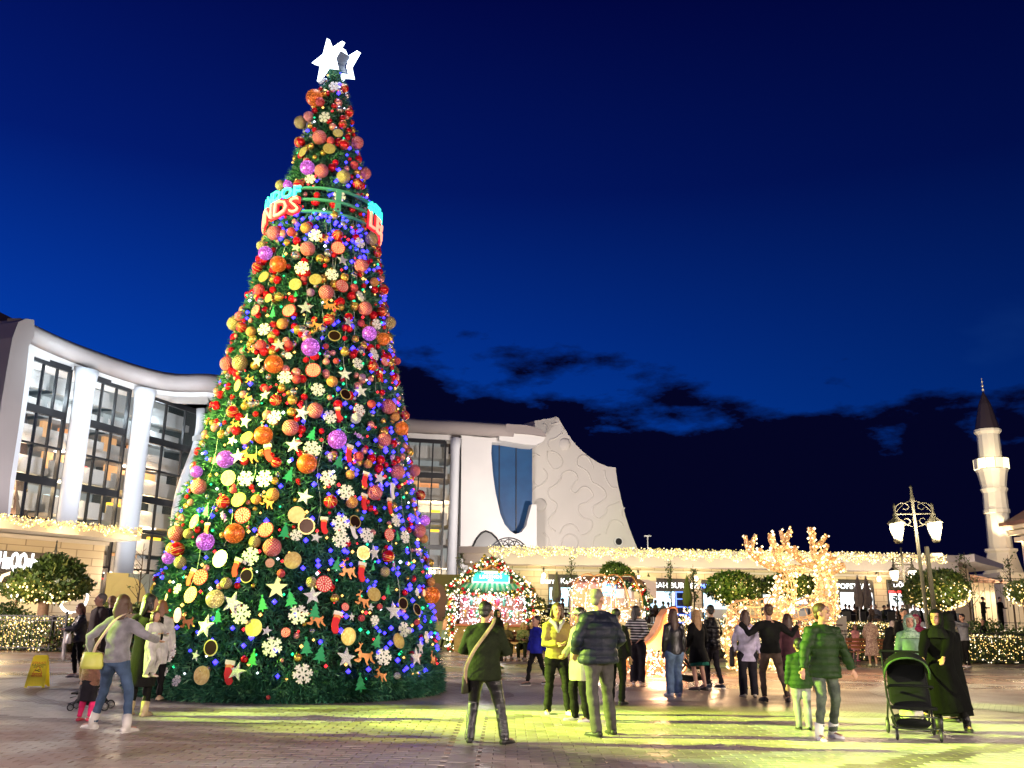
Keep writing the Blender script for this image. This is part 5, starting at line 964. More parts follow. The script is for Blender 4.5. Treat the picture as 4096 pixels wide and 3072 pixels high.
# ================================================================ planting, lamps, kiosks and other furniture
leafm = [mat('leaf_dark', (.05, .10, .018), .5), mat('leaf_mid', (.10, .17, .03), .5), mat('leaf_light', (.20, .24, .05), .5)]
barkm = mat('bark', (.22, .13, .08), .85, col2=(.30, .19, .12), vs=12); fairy = mat('fairy_warm', (1, .8, .4), .4, emit=(1, .66, .20), es=1.4); fairyw = mat('fairy_white', (1, .9, .8), .4, emit=(1, .84, .55), es=2.2)
def round_tree(u, vtop, vbot, halfw, Y, base_z, label, seed, trunk=True, leaf_n=5200, squash=.72, nb=360, trunk_r=.13, top=None):
    q = np.random.RandomState(seed); c = at(u, (vtop + vbot) / 2, Y); rx = halfw / F * Y; rz = (at(u, vtop, Y).z - at(u, vbot, Y).z) / 2
    t = thing('round_tree', label, 'tree', (c.x, c.y, base_z), 0, 'round clipped trees wound with lights'); cz = c.z - base_z
    nl = 9; lob = q.normal(size=(nl, 3)); lob /= np.linalg.norm(lob, axis=1)[:, None]
    P = q.normal(size=(leaf_n, 3)); P /= np.linalg.norm(P, axis=1)[:, None]; bump_ = 1 + .34 * np.max(P @ lob.T, axis=1) ** 3 - .16; rr = (bump_ * (.62 + .42 * q.rand(leaf_n) ** .5))[:, None]
    P = P * rr; P[:, 2] = np.where(P[:, 2] < 0, P[:, 2] * .8, P[:, 2]); P = P * np.array([rx, rx, rz]) + np.array([0, 0, cz])
    if top: s_ = F / Y; k_ = leaf_n // 3; P[:k_] = P[:k_] / 1.0 * np.array([top[2] / s_ / rx, top[2] / s_ / rx, top[3] / s_ / rz]) + np.array([top[0] / s_, 0, cz * (1 - top[3] / s_ / rz) + top[1] / s_])
    V, Fa = leaves(P, .05 + rx * .11, seed, .4); link(npmesh('crown', V, Fa, leafm, q.choice(3, leaf_n, p=[.4, .4, .2])), 'crown', t, kind='stuff')
    b = MB(); b.ell((0, 0, cz), (rx * .62, rx * .62, rz * .6), 12, 8); b.build('inner_crown', mat('crown_core', (.02, .04, .01), .9), t, kind='stuff')
    Q = q.normal(size=(nb, 3)); Q /= np.linalg.norm(Q, axis=1)[:, None]; Q[:, 2] = Q[:, 2] * .95 - .1; Q = Q * np.array([rx, rx, rz]) * .98 + np.array([0, 0, cz]); bulbs('fairy_lights', Q[:nb * 2 // 3], .038, fairy, t, seed, kind='stuff'); bulbs('fairy_lights', Q[nb * 2 // 3:], .042, fairyw, t, seed, kind='stuff')
    light('POINT', 'fairy_glow', (c.x - .3, Y - rx - 1.0, c.z - rz * .2), 80 * (rx / 1.5) ** 2, (1, .74, .34), .5)
    if trunk:
        b = MB(); b.tube([(0, 0, 0), (.02, 0, (cz - rz) * .5), (-.02, 0, cz - rz * .5), (0, 0, cz)], [trunk_r * 1.15, trunk_r, trunk_r * .85, trunk_r * .5], 10)
        for a in range(5): b.tube([(0, 0, cz - rz * .75), (rx * .5 * math.cos(a * 1.3), rx * .5 * math.sin(a * 1.3), cz - rz * .1)], [trunk_r * .5, .02], 6)
        b.build('trunk', barkm, t, True)
    return t
round_tree(46, 572, 603, 36, 36, .55, 'round clipped tree with warm lights behind the left railings', 1, nb=306, leaf_n=8500, trunk_r=.20, top=(9, 14, 20, 15))
round_tree(617.5, 564, 592, 17.5, 52, TZ, 'round tree with lights rising behind the pink roofed kiosk', 2, nb=198)
round_tree(735, 572, 607, 25, 48, TZ, 'round lit tree between the pide shop and the light reindeer', 3, nb=270)
round_tree(788, 575, 598, 26, 50, TZ, 'round lit tree behind the antlers of the two light reindeer', 4, nb=198)
round_tree(938, 574, 610, 29.5, 42, .7, 'broad round lit tree behind the double lantern post at right', 5, nb=468, leaf_n=6500)
round_tree(1024, 580, 606, 16, 46, .9, 'round lit tree cut by the right edge of the picture', 6, nb=162, leaf_n=3000)
round_tree(534.5, 597, 616, 9.5, 43, 0, 'small lit standard tree just right of the turquoise kiosk', 7, nb=126, leaf_n=1800, trunk_r=.05)
def sapling(u, vtop, vbot, Y, base_z, label, seed, n=260, wid=.5, bare=False):
    p = at(u, vbot, Y); h = at(u, vtop, Y).z - base_z; t = thing('sapling', label, 'tree', (p.x, Y, base_z), 0, 'thin young trees on the square'); q = np.random.RandomState(seed)
    b = MB(); b.tube([(0, 0, 0), (.03, 0, h * .5), (0, 0, h)], [.05, .035, .01], 6); tips = []
    for k in range(16):
        z = h * (.35 + .6 * k / 16); a = q.rand() * 6.28; L_ = wid * (1.15 - k / 18) * (.6 + .5 * q.rand()); e = (L_ * math.cos(a), L_ * math.sin(a) * .8, z + L_ * 1.1); b.tube([(0, 0, z), e], [.018, .006], 4); tips.append((z, e))
    b.build('trunk', mat('sapling_bark', (.10, .07, .04), .8), t)
    P = []
    for i in range(n): z, e = tips[q.randint(16)]; s = q.rand(); P.append((e[0] * s + q.normal() * .07, e[1] * s + q.normal() * .07, z + (e[2] - z) * s + q.normal() * .09))
    if not bare: V, Fa = leaves(np.array(P), .15, seed, .5, .45); link(npmesh('leaves', V, Fa, leafm, q.choice(3, n, p=[.55, .35, .1])), 'crown', t, kind='stuff')
for i, (u, a, c_, Y, lb) in enumerate(((571, 557, 600, 55, 'thin young tree left of the pink roofed kiosk'), (671, 559, 602, 54, 'slender young tree in front of the burger shop sign'), (694, 566, 604, 54, 'bushy young tree at the warm lamp beside the burger shop'), (970, 552, 612, 45, 'tall young tree in front of the gatehouse'), (1014, 555, 612, 50, 'young tree at the right edge before the mosque'), (460, 548, 590, 60, 'young tree between the big tree and the turquoise kiosk'), (897, 572, 600, 56, 'faint young tree behind the far double lantern'))):
    sapling(u, a, c_, Y, TZ if Y > 45 else .6, lb, 50 + i, n=170 if i != 2 else 320, wid=1.0 if i in (3, 4) else .6)
sapling(137, 543, 606, 44, 0, 'bare young tree in front of the painted hoarding', 60, n=14, wid=.7)

# ---------------------------------------------------------------- hedges with light nets and iron railings
hedge_light = (fairy, fairyw)
def hedge(P0_, P1_, z0, h, depth, label, seed, nb, nleaf):
    a, c_ = Vector(P0_), Vector(P1_); t = thing('lit_hedge', label, 'hedge', (a.x, a.y, z0), 0, 'low hedges covered with light nets'); d = c_ - a; L_ = d.length; d.normalize(); n = Vector((d.y, -d.x, 0)); q = np.random.RandomState(seed)
    b = MB(); c = d * L_ / 2 - n * depth / 2; b.box((c.x, c.y, h / 2 - .05), (L_ - .1, depth - .14, h - .16), math.atan2(d.y, d.x)); b.build('inner_hedge', mat('crown_core', (.02, .04, .01), .9), t, kind='stuff')
    def pts(k, o):
        s = q.rand(k) * L_; f = q.rand(k) < (h / (h + depth)); z = np.where(f, q.rand(k) * h, h); w = np.where(f, 0, -q.rand(k) * depth); w = w + o + .05 * q.normal(size=k); z = z + .04 * q.normal(size=k) + (.04 if o else 0)
        return np.stack([d.x * s + n.x * w, d.y * s + n.y * w, np.maximum(z, .02)], 1)
    V, Fa = leaves(pts(nleaf, 0), .12, seed, .3, .6); link(npmesh('leaves', V, Fa, leafm, q.choice(3, nleaf, p=[.5, .35, .15])), 'leaves', t, kind='stuff')
    P = pts(nb, .07); bulbs('net_lights', P[:nb * 3 // 4], .022, fairy, t, seed, kind='stuff'); bulbs('net_lights', P[nb * 3 // 4:], .026, fairyw, t, seed + 1, kind='stuff')
def railing(P0_, P1_, h, label, post=2.0, step=.13, seed=0):
    a, c_ = Vector(P0_), Vector(P1_); t = thing('iron_railing', label, 'fence', (a.x, a.y, a.z)); d = c_ - a; L_ = d.length; d.normalize(); ang = math.atan2(d.y, d.x); n_ = max(1, int(L_ / post))
    for z in (.12, h - .22, h - .08): b = MB(); c = d * L_ / 2; b.box((c.x, c.y, z), (L_, .03, .035), ang); b.build('rail', blackm, t)
    for k in range(n_ + 1): b = MB(); c = d * L_ * k / n_; b.box((c.x, c.y, h / 2), (.07, .07, h), ang); b.ell((c.x, c.y, h + .05), .05, 8, 6); b.build('post', blackm, t)
    b = MB()
    for k in range(int(L_ / step)): c = d * (k + .5) * step; b.box((c.x, c.y, h / 2), (.018, .018, h - .06), ang)
    b.build('pickets', blackm, t, kind='stuff')
# left side, towards the restaurant
l0, l1 = atz(-30, 650, 0), atz(62, 652, 0)
railing(l0, l1, 1.25, 'black iron railing in front of the lit hedge at the left edge', 2.2)
e = Vector((0, .7, 0)); hedge(l0 + e, l0.lerp(l1, .93) + e, 0, 1.0, 1.5, 'hedge under a dense warm light net behind the left railing', 3, 1100, 2600)
l2, l3 = atz(36, 652, 0), atz(150, 652, 0)
pl = thing('planter_wall', 'low brown planter wall behind the people at left', 'planter', (l2.x, l2.y + 2.2, 0)); d_ = l3 - l2
b = MB(); b.box((d_.x / 2 + 1, .3, .65), (d_.x + 2, .5, 1.3)); b.build('wall', mat('planter_brown', (.16, .12, .08), .7), pl)
def shrub_row(name, A, B, z, h, w, label, seed, n, mats=leafm, cat='shrub'):
    q = np.random.RandomState(seed); A, B = Vector(A), Vector(B); t = thing(name, label, cat, A); d = B - A; s = q.rand(n); P = np.stack([d.x * s, d.y * s + q.normal(size=n) * w / 2, z + h * q.rand(n) ** .7 * (.75 + .25 * np.sin(s * 9 + seed))], 1)
    V, Fa = leaves(P, .16, seed, .5, .5); link(npmesh('leaves', V, Fa, mats, q.choice(3, n, p=[.6, .3, .1])), 'leaves', t, kind='stuff')
shrub_row('shrub_bed', (l2.x, l2.y + .7, 0), (l3.x, l3.y + .7, 0), 0, .75, .8, 'dark shrubs under netting behind the chain posts at left', 8, 2600, [mat('dry_leaf', (.10, .07, .02), .7), leafm[0], leafm[1]])
shrub_row('shrub_bed', (l2.x + 1, l2.y + 2.6, 1.3), (l3.x + 1, l3.y + 2.6, 1.3), 0, .5, .8, 'dark green shrubs on top of the brown planter wall', 9, 1600)
shrub_row('shrub_bed', at(-10, 612, 38) * 1, at(28, 612, 38), -.7, 1.1, 1.0, 'clipped dark shrubs in front of the restaurant window', 10, 1900)
cp0 = None
for k, (u, v) in enumerate(((49, 651), (74, 651), (110, 651))):
    p = atz(u, v, 0); t = thing('chain_post', ('squat black chain post beside the left railing end', 'squat black chain post in the middle of the rope', 'squat black chain post behind the dark coated man')[k], 'bollard', p, 0, 'black chain posts at left')
    b = MB(); b.lathe([(.12, 0), (.12, .06), (.075, .1), (.075, 1.0), (.13, 1.04), (.13, 1.12), (.04, 1.2)], n=12); b.build('post_body', blackm, t, True)
    if cp0 is not None:
        ch = thing('barrier_rope', 'sagging black barrier rope ' + ('nearest the railing' if k == 1 else 'behind the dark coated man'), 'rope', cp0); dd = p - cp0; b = MB(); b.tube([(dd.x * s / 8, dd.y * s / 8, .95 - .9 * (s / 8) * (1 - s / 8)) for s in range(9)], .02, 5); b.build('rope', blackm, ch)
    cp0 = p
# right side: railing, lit hedge, upper lit hedge at the terrace edge
q0, q1 = atz(640, 646, 0), atz(1040, 663, 0); q0.y = 38.5; q1.y = 36.0; q0.x = at(640, 640, 38.5).x; q1.x = at(1036, 640, 36).x
railing(q0, q1, 1.2, 'long black iron railing across the right half of the square', 2.4, .15)
hedge(q0 + e, q1 + e, 0, .95, 1.6, 'long hedge under warm light nets behind the right railing', 5, 3600, 6500)
hedge((8, TY0 - .4, .75), (at(905, 620, TY0).x, TY0 - .4, .75), .75, .62, .9, 'upper strip of lit hedge along the terrace edge', 6, 1500, 2600)
hedge((at(535, 620, 43).x, 43.2, .3), (at(577, 620, 43).x, 43.2, .3), .3, 1.05, .9, 'lit hedge between the two market kiosks', 7, 420, 900)
b = MB(); b.box((9, TY0 - .1, TZ / 2), (50, .2, TZ)); b.build('terrace_wall', mat('terrace_stone', (.3, .25, .2), .8), kind='structure')
railing((at(972, 600, 52).x, 52, TZ + .3), (q1.x + 14, 52, TZ + .3), 2.6, 'tall thin fence in front of the gatehouse and minaret base', 3.0, .3)
shrub_row('shrub_bed', (at(960, 612, 44).x, 43.5, 1.0), (at(1040, 612, 44).x, 43.5, 1.0), -.6, 1.3, 1.2, 'dark unlit shrubs under the tall thin fence at right', 12, 2400)
b = MB(); b.box((at(1010, 620, 44).x, 47, .55), (16, 6, 1.1)); b.build('raised_bed', pv_grey, kind='structure')
nt_ = thing('notice_board', 'small white notice fixed to the right railing', 'sign', at(835, 629, 37.2)); b = MB(); b.box((0, 0, 0), (.95, .04, 1.0)); b.build('panel', mat('notice_paper', (.7, .66, .55), .6), nt_)
b = MB(); 
for k in range(3): b.box((0, -.03, .15 - .22 * k), (.6, .01, .06))
b.build('printed_lines', mat('notice_ink', (.2, .15, .1), .7), nt_, kind='stuff')

# ---------------------------------------------------------------- folded parasols
para = mat('parasol_cloth', (.30, .24, .19), .9, col2=(.22, .18, .15), vs=5)
def parasol(u, vt, vb, Y, label, m=para):
    p = at(u, vb, Y); zt = at(u, vt, Y).z - TZ; zb_ = max(.5, p.z - TZ); t = thing('folded_parasol', label, 'parasol', (p.x, Y, TZ), 0, 'folded parasols on the terrace')
    b = MB(); b.tube([(0, 0, 0), (0, 0, zt + .15)], .04, 8); b.lathe([(.3, 0), (.3, .08), (.05, .1)], n=12); b.build('pole', mat('pole_grey', (.3, .3, .3), .4, .6), t)
    b = MB(); K = 18; vs = []
    prof = [(zt + .1, .03), (zt - (zt - zb_) * .25, .11), (zt - (zt - zb_) * .5, .17), (zt - (zt - zb_) * .85, .24), (zb_ - .25, .17)]
    for z, r_ in prof:
        for k in range(K): a = 2 * PI * k / K; rr = r_ * (1 + .28 * math.cos(6 * a)); vs.append((rr * math.cos(a), rr * math.sin(a), z + .03 * math.sin(k * 2.1)))
    b.add(vs, [(i * K + k, i * K + (k + 1) % K, (i + 1) * K + (k + 1) % K, (i + 1) * K + k) for i in range(len(prof) - 1) for k in range(K)] + [tuple(range(K))]); b.build('folded_canopy', m, t, True)
parasol(556.5, 573.5, 597.5, 54, 'folded parasol in front of the kebab shop'); parasol(649, 575.5, 599, 53, 'folded parasol left of the burger shop sign'); parasol(687.5, 577, 602, 53, 'greenish folded parasol right of the burger shop sign', mat('parasol_green', (.16, .17, .06), .9))
parasol(859, 578, 602, 52, 'left one of two folded parasols side by side at right'); parasol(867.5, 578.5, 603, 52.5, 'right one of two folded parasols side by side'); parasol(908, 577, 604, 52, 'folded parasol behind the far double lantern post')

# ---------------------------------------------------------------- lantern posts
iron = mat('lamp_iron', (.025, .024, .018), .6, .2); lampg = mat('lantern_glass', (1, .95, .85), .3, emit=(1, .84, .54), es=2.6); lampg2 = mat('lantern_glass_far', (1, .97, .9), .3, emit=(1, .92, .76), es=2.4)
def lantern_post(x, y, z0, H, arm, label, e, s=1.0, lean=0.0, group='double lantern posts', glass=lampg, base=True, col=(1, .80, .50)):
    t = thing('lantern_post', label, 'street lamp', (x, y, z0), 0, group); t.rotation_euler = (0, lean, 0); b = MB()
    b.lathe([(.13 * s, 0), (.13 * s, .1), (.08 * s, .4), (.055 * s, .45), (.06 * s, H * .5), (.05 * s, H - .25), (.085 * s, H - .2), (.06 * s, H - .1), (.03 * s, H + .15), (.05 * s, H + .2), (.01, H + .28)], n=12); b.build('pole', iron, t, True)
    ya = H - .65 * s
    b = MB(); b.tube([(-arm, 0, ya), (arm, 0, ya)], .03 * s, 8)
    for sg in (-1, 1):
        for k, (sz, vz) in enumerate(((.30, 1), (.30, -1))):
            pts = []
            for j in range(22): a = j / 21 * 3.6 * PI / 2 + (0); r_ = sz * s * (1 - j / 26); pts.append((sg * (.36 * s + r_ * math.cos(a) * .9 - .05), 0, ya + vz * (.03 + .23 * s + r_ * math.sin(a) * .62 - .05 * s)))
            b.tube(pts, .018 * s, 5)
        b.tube([(sg * .08, 0, ya + .42 * s), (sg * .45 * arm, 0, ya + .36 * s), (sg * arm, 0, ya + .03)], .016 * s, 5); b.tube([(sg * .08, 0, ya - .42 * s), (sg * .45 * arm, 0, ya - .36 * s), (sg * arm, 0, ya - .03)], .016 * s, 5)
    b.build('scroll_arm', iron, t)
    for sg in (-1, 1):
        zt_ = ya + .05; c = (sg * arm, 0, 0); b = MB()
        b.lathe([(.02 * s, zt_ + .30 * s), (.05 * s, zt_ + .2 * s), (.04 * s, zt_), (.09 * s, zt_ - .10 * s), (.07 * s, zt_ - .16 * s), (.27 * s, zt_ - .32 * s), (.28 * s, zt_ - .37 * s), (.24 * s, zt_ - .37 * s)], c, n=12)
        b.lathe([(.13 * s, zt_ - .86 * s), (.14 * s, zt_ - .92 * s), (.09 * s, zt_ - 1.0 * s), (.02 * s, zt_ - 1.02 * s)], c, n=12); [b.tube([Vector(c) + Vector((.235 * s * math.cos(q_), .235 * s * math.sin(q_), zt_ - .36 * s)), Vector(c) + Vector((.135 * s * math.cos(q_), .135 * s * math.sin(q_), zt_ - .87 * s))], .012 * s, 4) for q_ in (0, PI / 2, PI, 3 * PI / 2)]; cage = b.build('lantern_cage', iron, t, True)
        b = MB(); b.lathe([(.225 * s, zt_ - .375 * s), (.215 * s, zt_ - .55 * s), (.13 * s, zt_ - .86 * s)], c, n=12); b.build('lantern_glass', glass, cage, True)
        light('POINT', 'lantern_light', (x + sg * arm, y - .45 * s, z0 + zt_ - .6 * s), e, col, .12)
    return t
pA = at(931, 640, 27); lantern_post(pA.x, 27, 0, at(914, 494, 27).z, .56, 'tall double lantern post rising behind the woman in black', 420, .9, -.035)
pB = at(908, 612, 48); lantern_post(pB.x, 48, TZ - .3, at(904, 552, 48).z - TZ + .3, .48, 'far smaller double lantern post beside the folded parasols', 160, 1.0, -.02, glass=lampg2)
pC = at(163, 600, 46); lantern_post(pC.x, 46, 0, at(163, 560, 46).z, .26, 'small double lantern post in front of the painted hoarding', 90, .8, 0, glass=lampg2)
pD = at(70, 600, 41.5); lantern_post(pD.x, 39.6, 0, at(71, 549, 41).z, .30, 'double lantern post against the restaurant wall at left', 120, .8, 0, glass=lampg2)
# lantern posts added out of view beside and behind the viewer as warm fill
for i, (x, y) in enumerate(((-13.5, -5), (-2.5, -9), (9, -7), (17, 4), (-24, 24))): lantern_post(x, y, 0, 5.6, .56, ('added fill lantern post behind the viewer at the left', 'added fill lantern post behind the viewer', 'added fill lantern post behind the viewer at the right', 'added fill lantern post right of the picture', 'added fill lantern post left of the picture')[i], 5200, 1.0, col=(1, .80, .70))
cc_ = thing('camera_post', 'slim square camera post with small bracket beside the tall lantern', 'post', (at(939, 640, 28).x, 28, 0)); Hc = at(926, 546.5, 28).z; cc_.rotation_euler = (0, -.03, 0)
b = MB(); b.box((0, 0, Hc / 2), (.10, .10, Hc)); b.build('pole', iron, cc_); b = MB(); b.box((.28, 0, Hc - .25), (.32, .08, .1)); b.build('camera', mat('camera_cream', (.6, .55, .45), .5), cc_)

# ---------------------------------------------------------------- market kiosk with the turquoise sign
woodr = mat('kiosk_wood', (.22, .11, .05), .7, col2=(.30, .16, .08), vs=9); garl = [mat('garland_dark', (.01, .05, .02), .6), mat('garland_mid', (.02, .09, .04), .6), mat('garland_tip', (.05, .16, .07), .5)]
pinkb = mat('bulb_pinkwhite', (1, .85, .85), .4, emit=(1, .74, .66), es=1.6); coldb = mat('bulb_cold', (.9, .92, 1), .4, emit=(.82, .84, 1), es=1.8)
def garland(path, r, parent, seed, nleaf=900, balls=True, lights=60, name='garland'):
    path = smoothline(path, 6); q = np.random.RandomState(seed); L_ = [0]
    for a, c_ in zip(path, path[1:]): L_.append(L_[-1] + (c_ - a).length)
    def P_(n, rr): 
        out = []
        for s in q.rand(n) * L_[-1]: k = max(j for j in range(len(path) - 1) if L_[j] <= s); out.append(np.array(path[k].lerp(path[k + 1], (s - L_[k]) / max(1e-6, L_[k + 1] - L_[k]))) + q.normal(size=3) * rr)
        return np.array(out)
    P = P_(nleaf, r * .45); V, Fa = blades(P, q.normal(size=P.shape), 4, r * .8, .025, .8, seed); g_ = link(npmesh(name, V, Fa, garl, np.repeat(q.choice(3, len(P)), 4)), name, parent, kind='stuff')
    if balls:
        b = MB()
        for i, p in enumerate(P_(int(lights * .5), r * .55)): b.ell(tuple(p + np.array([0, -.1, 0])), .07, 8, 6, i % 2)
        b.build('garland_baubles', [ball_material('red_gloss'), ball_material('gold_plain')], g_, True, kind='stuff')
    bulbs('garland_lights', P_(lights, r * .6) + np.array([0, -.1, 0]), .042, fairyw, g_, seed, kind='stuff')
YK = 39.5
kx0, kx1 = at(453, 620, YK).x, at(527, 620, YK).x; kcx = (kx0 + kx1) / 2; kw = kx1 - kx0
ks = thing('market_kiosk', 'gabled wooden market kiosk with turquoise lit sign and green awning', 'kiosk', (kcx, YK, 0))
def kz(v, u=490, Y=YK): return at(u, v, Y).z
z_ap, z_ev = kz(563.5), kz(586); zc_ = kz(626)
b = MB(); b.prism([(-kw / 2, 0, zc_ + 1.5), (kw / 2, 0, zc_ + 1.5), (kw / 2, 0, z_ev - .1), (0, 0, z_ap - .2), (-kw / 2, 0, z_ev - .1)], (0, .12, 0)); b.build('gable', woodr, ks)
for j in range(7): b = MB(); z = z_ev - .35 + j * .16; ww = kw * (1 - max(0, (z - z_ev) / (z_ap - z_ev))) * .94; b.box((0, -.02, z), (ww, .04, .13)); b.build('gable_board', woodr, ks)
b = MB(); b.box((-kw / 2 - .02, 1.5, (z_ev - .2) / 2), (.12, 3.0, z_ev - .2)); b.build('side_wall', woodr, ks); b = MB(); b.box((kw / 2, 1.5, (z_ev - .2) / 2), (.12, 3.0, z_ev - .2)); b.build('side_wall', woodr, ks)
for j in range(9): b = MB(); b.box((-kw / 2 - .10, .18 + j * .33, (z_ev - .3) / 2), (.03, .30, z_ev - .35)); b.build('side_board', woodr, ks)
b = MB(); b.box((0, 3.0, z_ev / 2), (kw, .1, z_ev)); b.build('back_wall', woodr, ks)
roofo = mat('kiosk_roof', (.55, .26, .03), .6)
for sg in (-1, 1): b = MB(); b.prism([(0, -.25, z_ap), (sg * (kw / 2 + .35), -.25, z_ev - .22), (sg * (kw / 2 + .35), -.25, z_ev - .10), (0, -.25, z_ap + .14)], (0, 3.6, 0)); b.build('roof_slope', roofo, ks)
sgm = mat('kiosk_sign_turquoise', (.05, .7, .6), .4, emit=(.03, .80, .62), es=1.15)
sz0, sz1 = kz(582), kz(572.5); sx0, sx1 = at(473, 578, YK - .3).x - kcx, at(508.5, 578, YK - .3).x - kcx
b = MB(); b.box(((sx0 + sx1) / 2, -.26, (sz0 + sz1) / 2 + .0), (sx1 - sx0, .12, sz1 - sz0)); so = b.build('sign_box', sgm, ks)
b = MB(); b.box(((sx0 + sx1) / 2, -.22, (sz0 + sz1) / 2), (sx1 - sx0 + .1, .1, sz1 - sz0 + .1)); b.build('sign_rim', mat('sign_rim_white', (.8, .9, .9), .4, emit=(.7, 1, .95), es=1), ks)
zc2 = (sz0 + sz1) / 2
for s_, sz_, dz in (('THE LAND OF', .09, .15), ('LEGENDS', .19, .0), ('SHOP', .09, -.15)): text(s_, sz_, .01, neonw, ((sx0 + sx1) / 2, -.335, zc2 + dz), (0, -1, 0), so, 'sign_letters', offset=.004, spacing=1.25 if s_ == 'LEGENDS' else 1)
awm = [mat('awning_green', (.03, .42, .30), .6), mat('awning_white', (.65, .75, .7), .7)]
za, zb2 = kz(584), kz(593.5); b = MB()
ax0, ax1 = at(462, 590, YK).x - kcx, at(520, 590, YK).x - kcx; ns = 22
for j in range(ns):
    xa, xb = ax0 + .12 + (ax1 - ax0 - .24) * j / ns, ax0 + .12 + (ax1 - ax0 - .24) * (j + 1) / ns; ya_, yb_ = ax0 - .15 + (ax1 - ax0 + .3) * j / ns, ax0 - .15 + (ax1 - ax0 + .3) * (j + 1) / ns
    b2 = MB(); b2.prism([(xa, -.1, za), (xb, -.1, za), (yb_, -1.1, zb2), (ya_, -1.1, zb2)], (0, 0, .03), j % 2); b2.m = [0] * len(b2.f); b2.build('awning_stripe', awm[j % 2], ks)
garland([(ax0 - .15, -1.12, zb2), (0, -1.15, zb2 - .08), (ax1 + .3, -1.12, zb2 + .02)], .16, ks, 21, 700, True, 60)
garland([(-kw / 2 - .05, -.3, .1), (-kw / 2 - .05, -.3, 1.6), (-kw / 2 - .1, -.3, z_ev - .25)], .17, ks, 22, 900, True, 90)
garland([(-kw / 2 - .2, -.35, z_ev - .1), (-kw / 4, -.35, (z_ev + z_ap) / 2 + .08), (0, -.35, z_ap + .12), (kw / 4, -.35, (z_ev + z_ap) / 2 + .08), (kw / 2 + .15, -.35, z_ev - .1)], .17, ks, 23, 1500, True, 130)
garland([(kw / 2 + .05, -.3, 1.2), (kw / 2 + .1, -.3, z_ev - .3)], .2, ks, 24, 400, True, 40)
# counter, shelves of goods, curtain of bulbs
b = MB(); b.box((0, -.25, zc_ / 2), (kw - .2, .7, zc_)); b.build('counter', woodr, ks); b = MB(); b.box((0, -.35, zc_ + .03), (kw, .9, .07)); b.build('counter_top', mat('counter_red_wood', (.3, .06, .04), .5), ks)
b = MB(); b.box((0, 2.6, 1.9), (kw - .3, .08, 2.0)); b.build('shelf_back', mat('shelf_red', (.45, .16, .12), .6, emit=(1, .5, .45), es=.25), ks)
for z in (1.35, 1.85, 2.35): b = MB(); b.box((0, 1.3, z), (kw - .3, .35, .04)); b.build('shelf', woodr, ks)
qq = random.Random(4); goods = [mat('goods_pink', (.75, .12, .28), .5), mat('goods_teal', (.15, .55, .5), .5), mat('goods_white', (.8, .78, .75), .5), mat('goods_red', (.65, .05, .04), .5), mat('goods_yellow', (.7, .5, .1), .5)]
for z in (1.37, 1.87):
    for k in range(9):
        x = -kw / 2 + .4 + k * (kw - .8) / 8; g_ = thing('souvenir_mug', f"{('pink', 'teal', 'white', 'red', 'yellow')[(k + int(z * 3)) % 5]} tumbler on the {'lower' if z < 1.5 else 'upper'} kiosk shelf, place {('far left', 'left', 'left of middle', 'near middle', 'middle', 'just past middle', 'right of middle', 'right', 'far right')[k]}", 'tumbler', (kcx + x, YK + 1.22, z), 0, 'tumblers on the kiosk shelves')
        b = MB(); b.lathe([(.06, 0), (.09, .26), (.10, .30), (.06, .33)], n=10); b.build('cup', goods[(k + int(z * 3)) % 5], g_, True); b = MB(); b.tube([(.09, 0, .08), (.15, 0, .12), (.15, 0, .2), (.09, 0, .24)], .012, 5); b.build('handle', goods[2], g_)
q = np.random.RandomState(31); P = np.stack([-kw / 2 + kw * q.rand(360), -.5 - .6 * q.rand(360), zb2 - .1 - (zb2 - zc_ - .1) * q.rand(360) ** 1.5], 1); bulbs('curtain_lights', P, .028, coldb, ks, 3, kind='stuff')
P = np.stack([-kw / 2 + kw * q.rand(110), -.45 - .3 * q.rand(110), .2 + 1.2 * q.rand(110)], 1); bulbs('curtain_lights', P, .030, pinkb, ks, 4, kind='stuff')
light('POINT', 'kiosk_light', (kcx, YK - 1.3, 2.0), 120, (1, .84, .86), .4); light('POINT', 'kiosk_inner_light', (kcx, YK + .6, 2.5), 70, (1, .8, .75), .2)
# ---------------------------------------------------------------- pink roofed food kiosk
YP = 40.5
px0, px1 = at(573, 600, YP).x, at(641, 600, YP).x; pcx = (px0 + px1) / 2; pw = px1 - px0
pk = thing('food_kiosk', 'pink roofed food kiosk with blue neon sign and copper light arches', 'kiosk', (pcx, YP, 0))
def pz(v): return at(605, v, YP).z
mauve = mat('roof_mauve', (.42, .18, .19), .6); mauve2 = mat('fascia_mauve', (.5, .25, .27), .6); kwal = mat('kiosk_cream', (.55, .42, .34), .6)
zr0, zr1, zf = pz(576.5), pz(583), pz(588.5)
b = MB(); b.prism([(-pw / 2 + .25, -.3, zr0), (pw / 2 - .25, -.3, zr0), (pw / 2 + .1, -.9, zr1), (-pw / 2 - .1, -.9, zr1)], (0, 0, -.05)); b.prism([(-pw / 2 + .25, -.3, zr0), (pw / 2 - .25, -.3, zr0), (pw / 2 + .1, 2.6, zr1), (-pw / 2 - .1, 2.6, zr1)], (0, 0, -.05)); b.build('roof', mauve, pk)
b = MB(); b.box((0, -.85, (zr1 + zf) / 2 - .03), (pw + .2, .10, zr1 - zf)); b.build('fascia', mauve2, pk)
zt2 = pz(607.5)
for x in (-pw / 2 + .1, -pw / 4, pw / 4, pw / 2 - .1): b = MB(); b.box((x, -.6, zf / 2), (.12, .12, zf)); b.build('post', kwal, pk)
b = MB(); b.box((0, 2.2, zf / 2), (pw, .1, zf)); b.build('back_wall', mat('kiosk_back', (.6, .45, .35), .6, emit=(1, .7, .5), es=.2), pk)
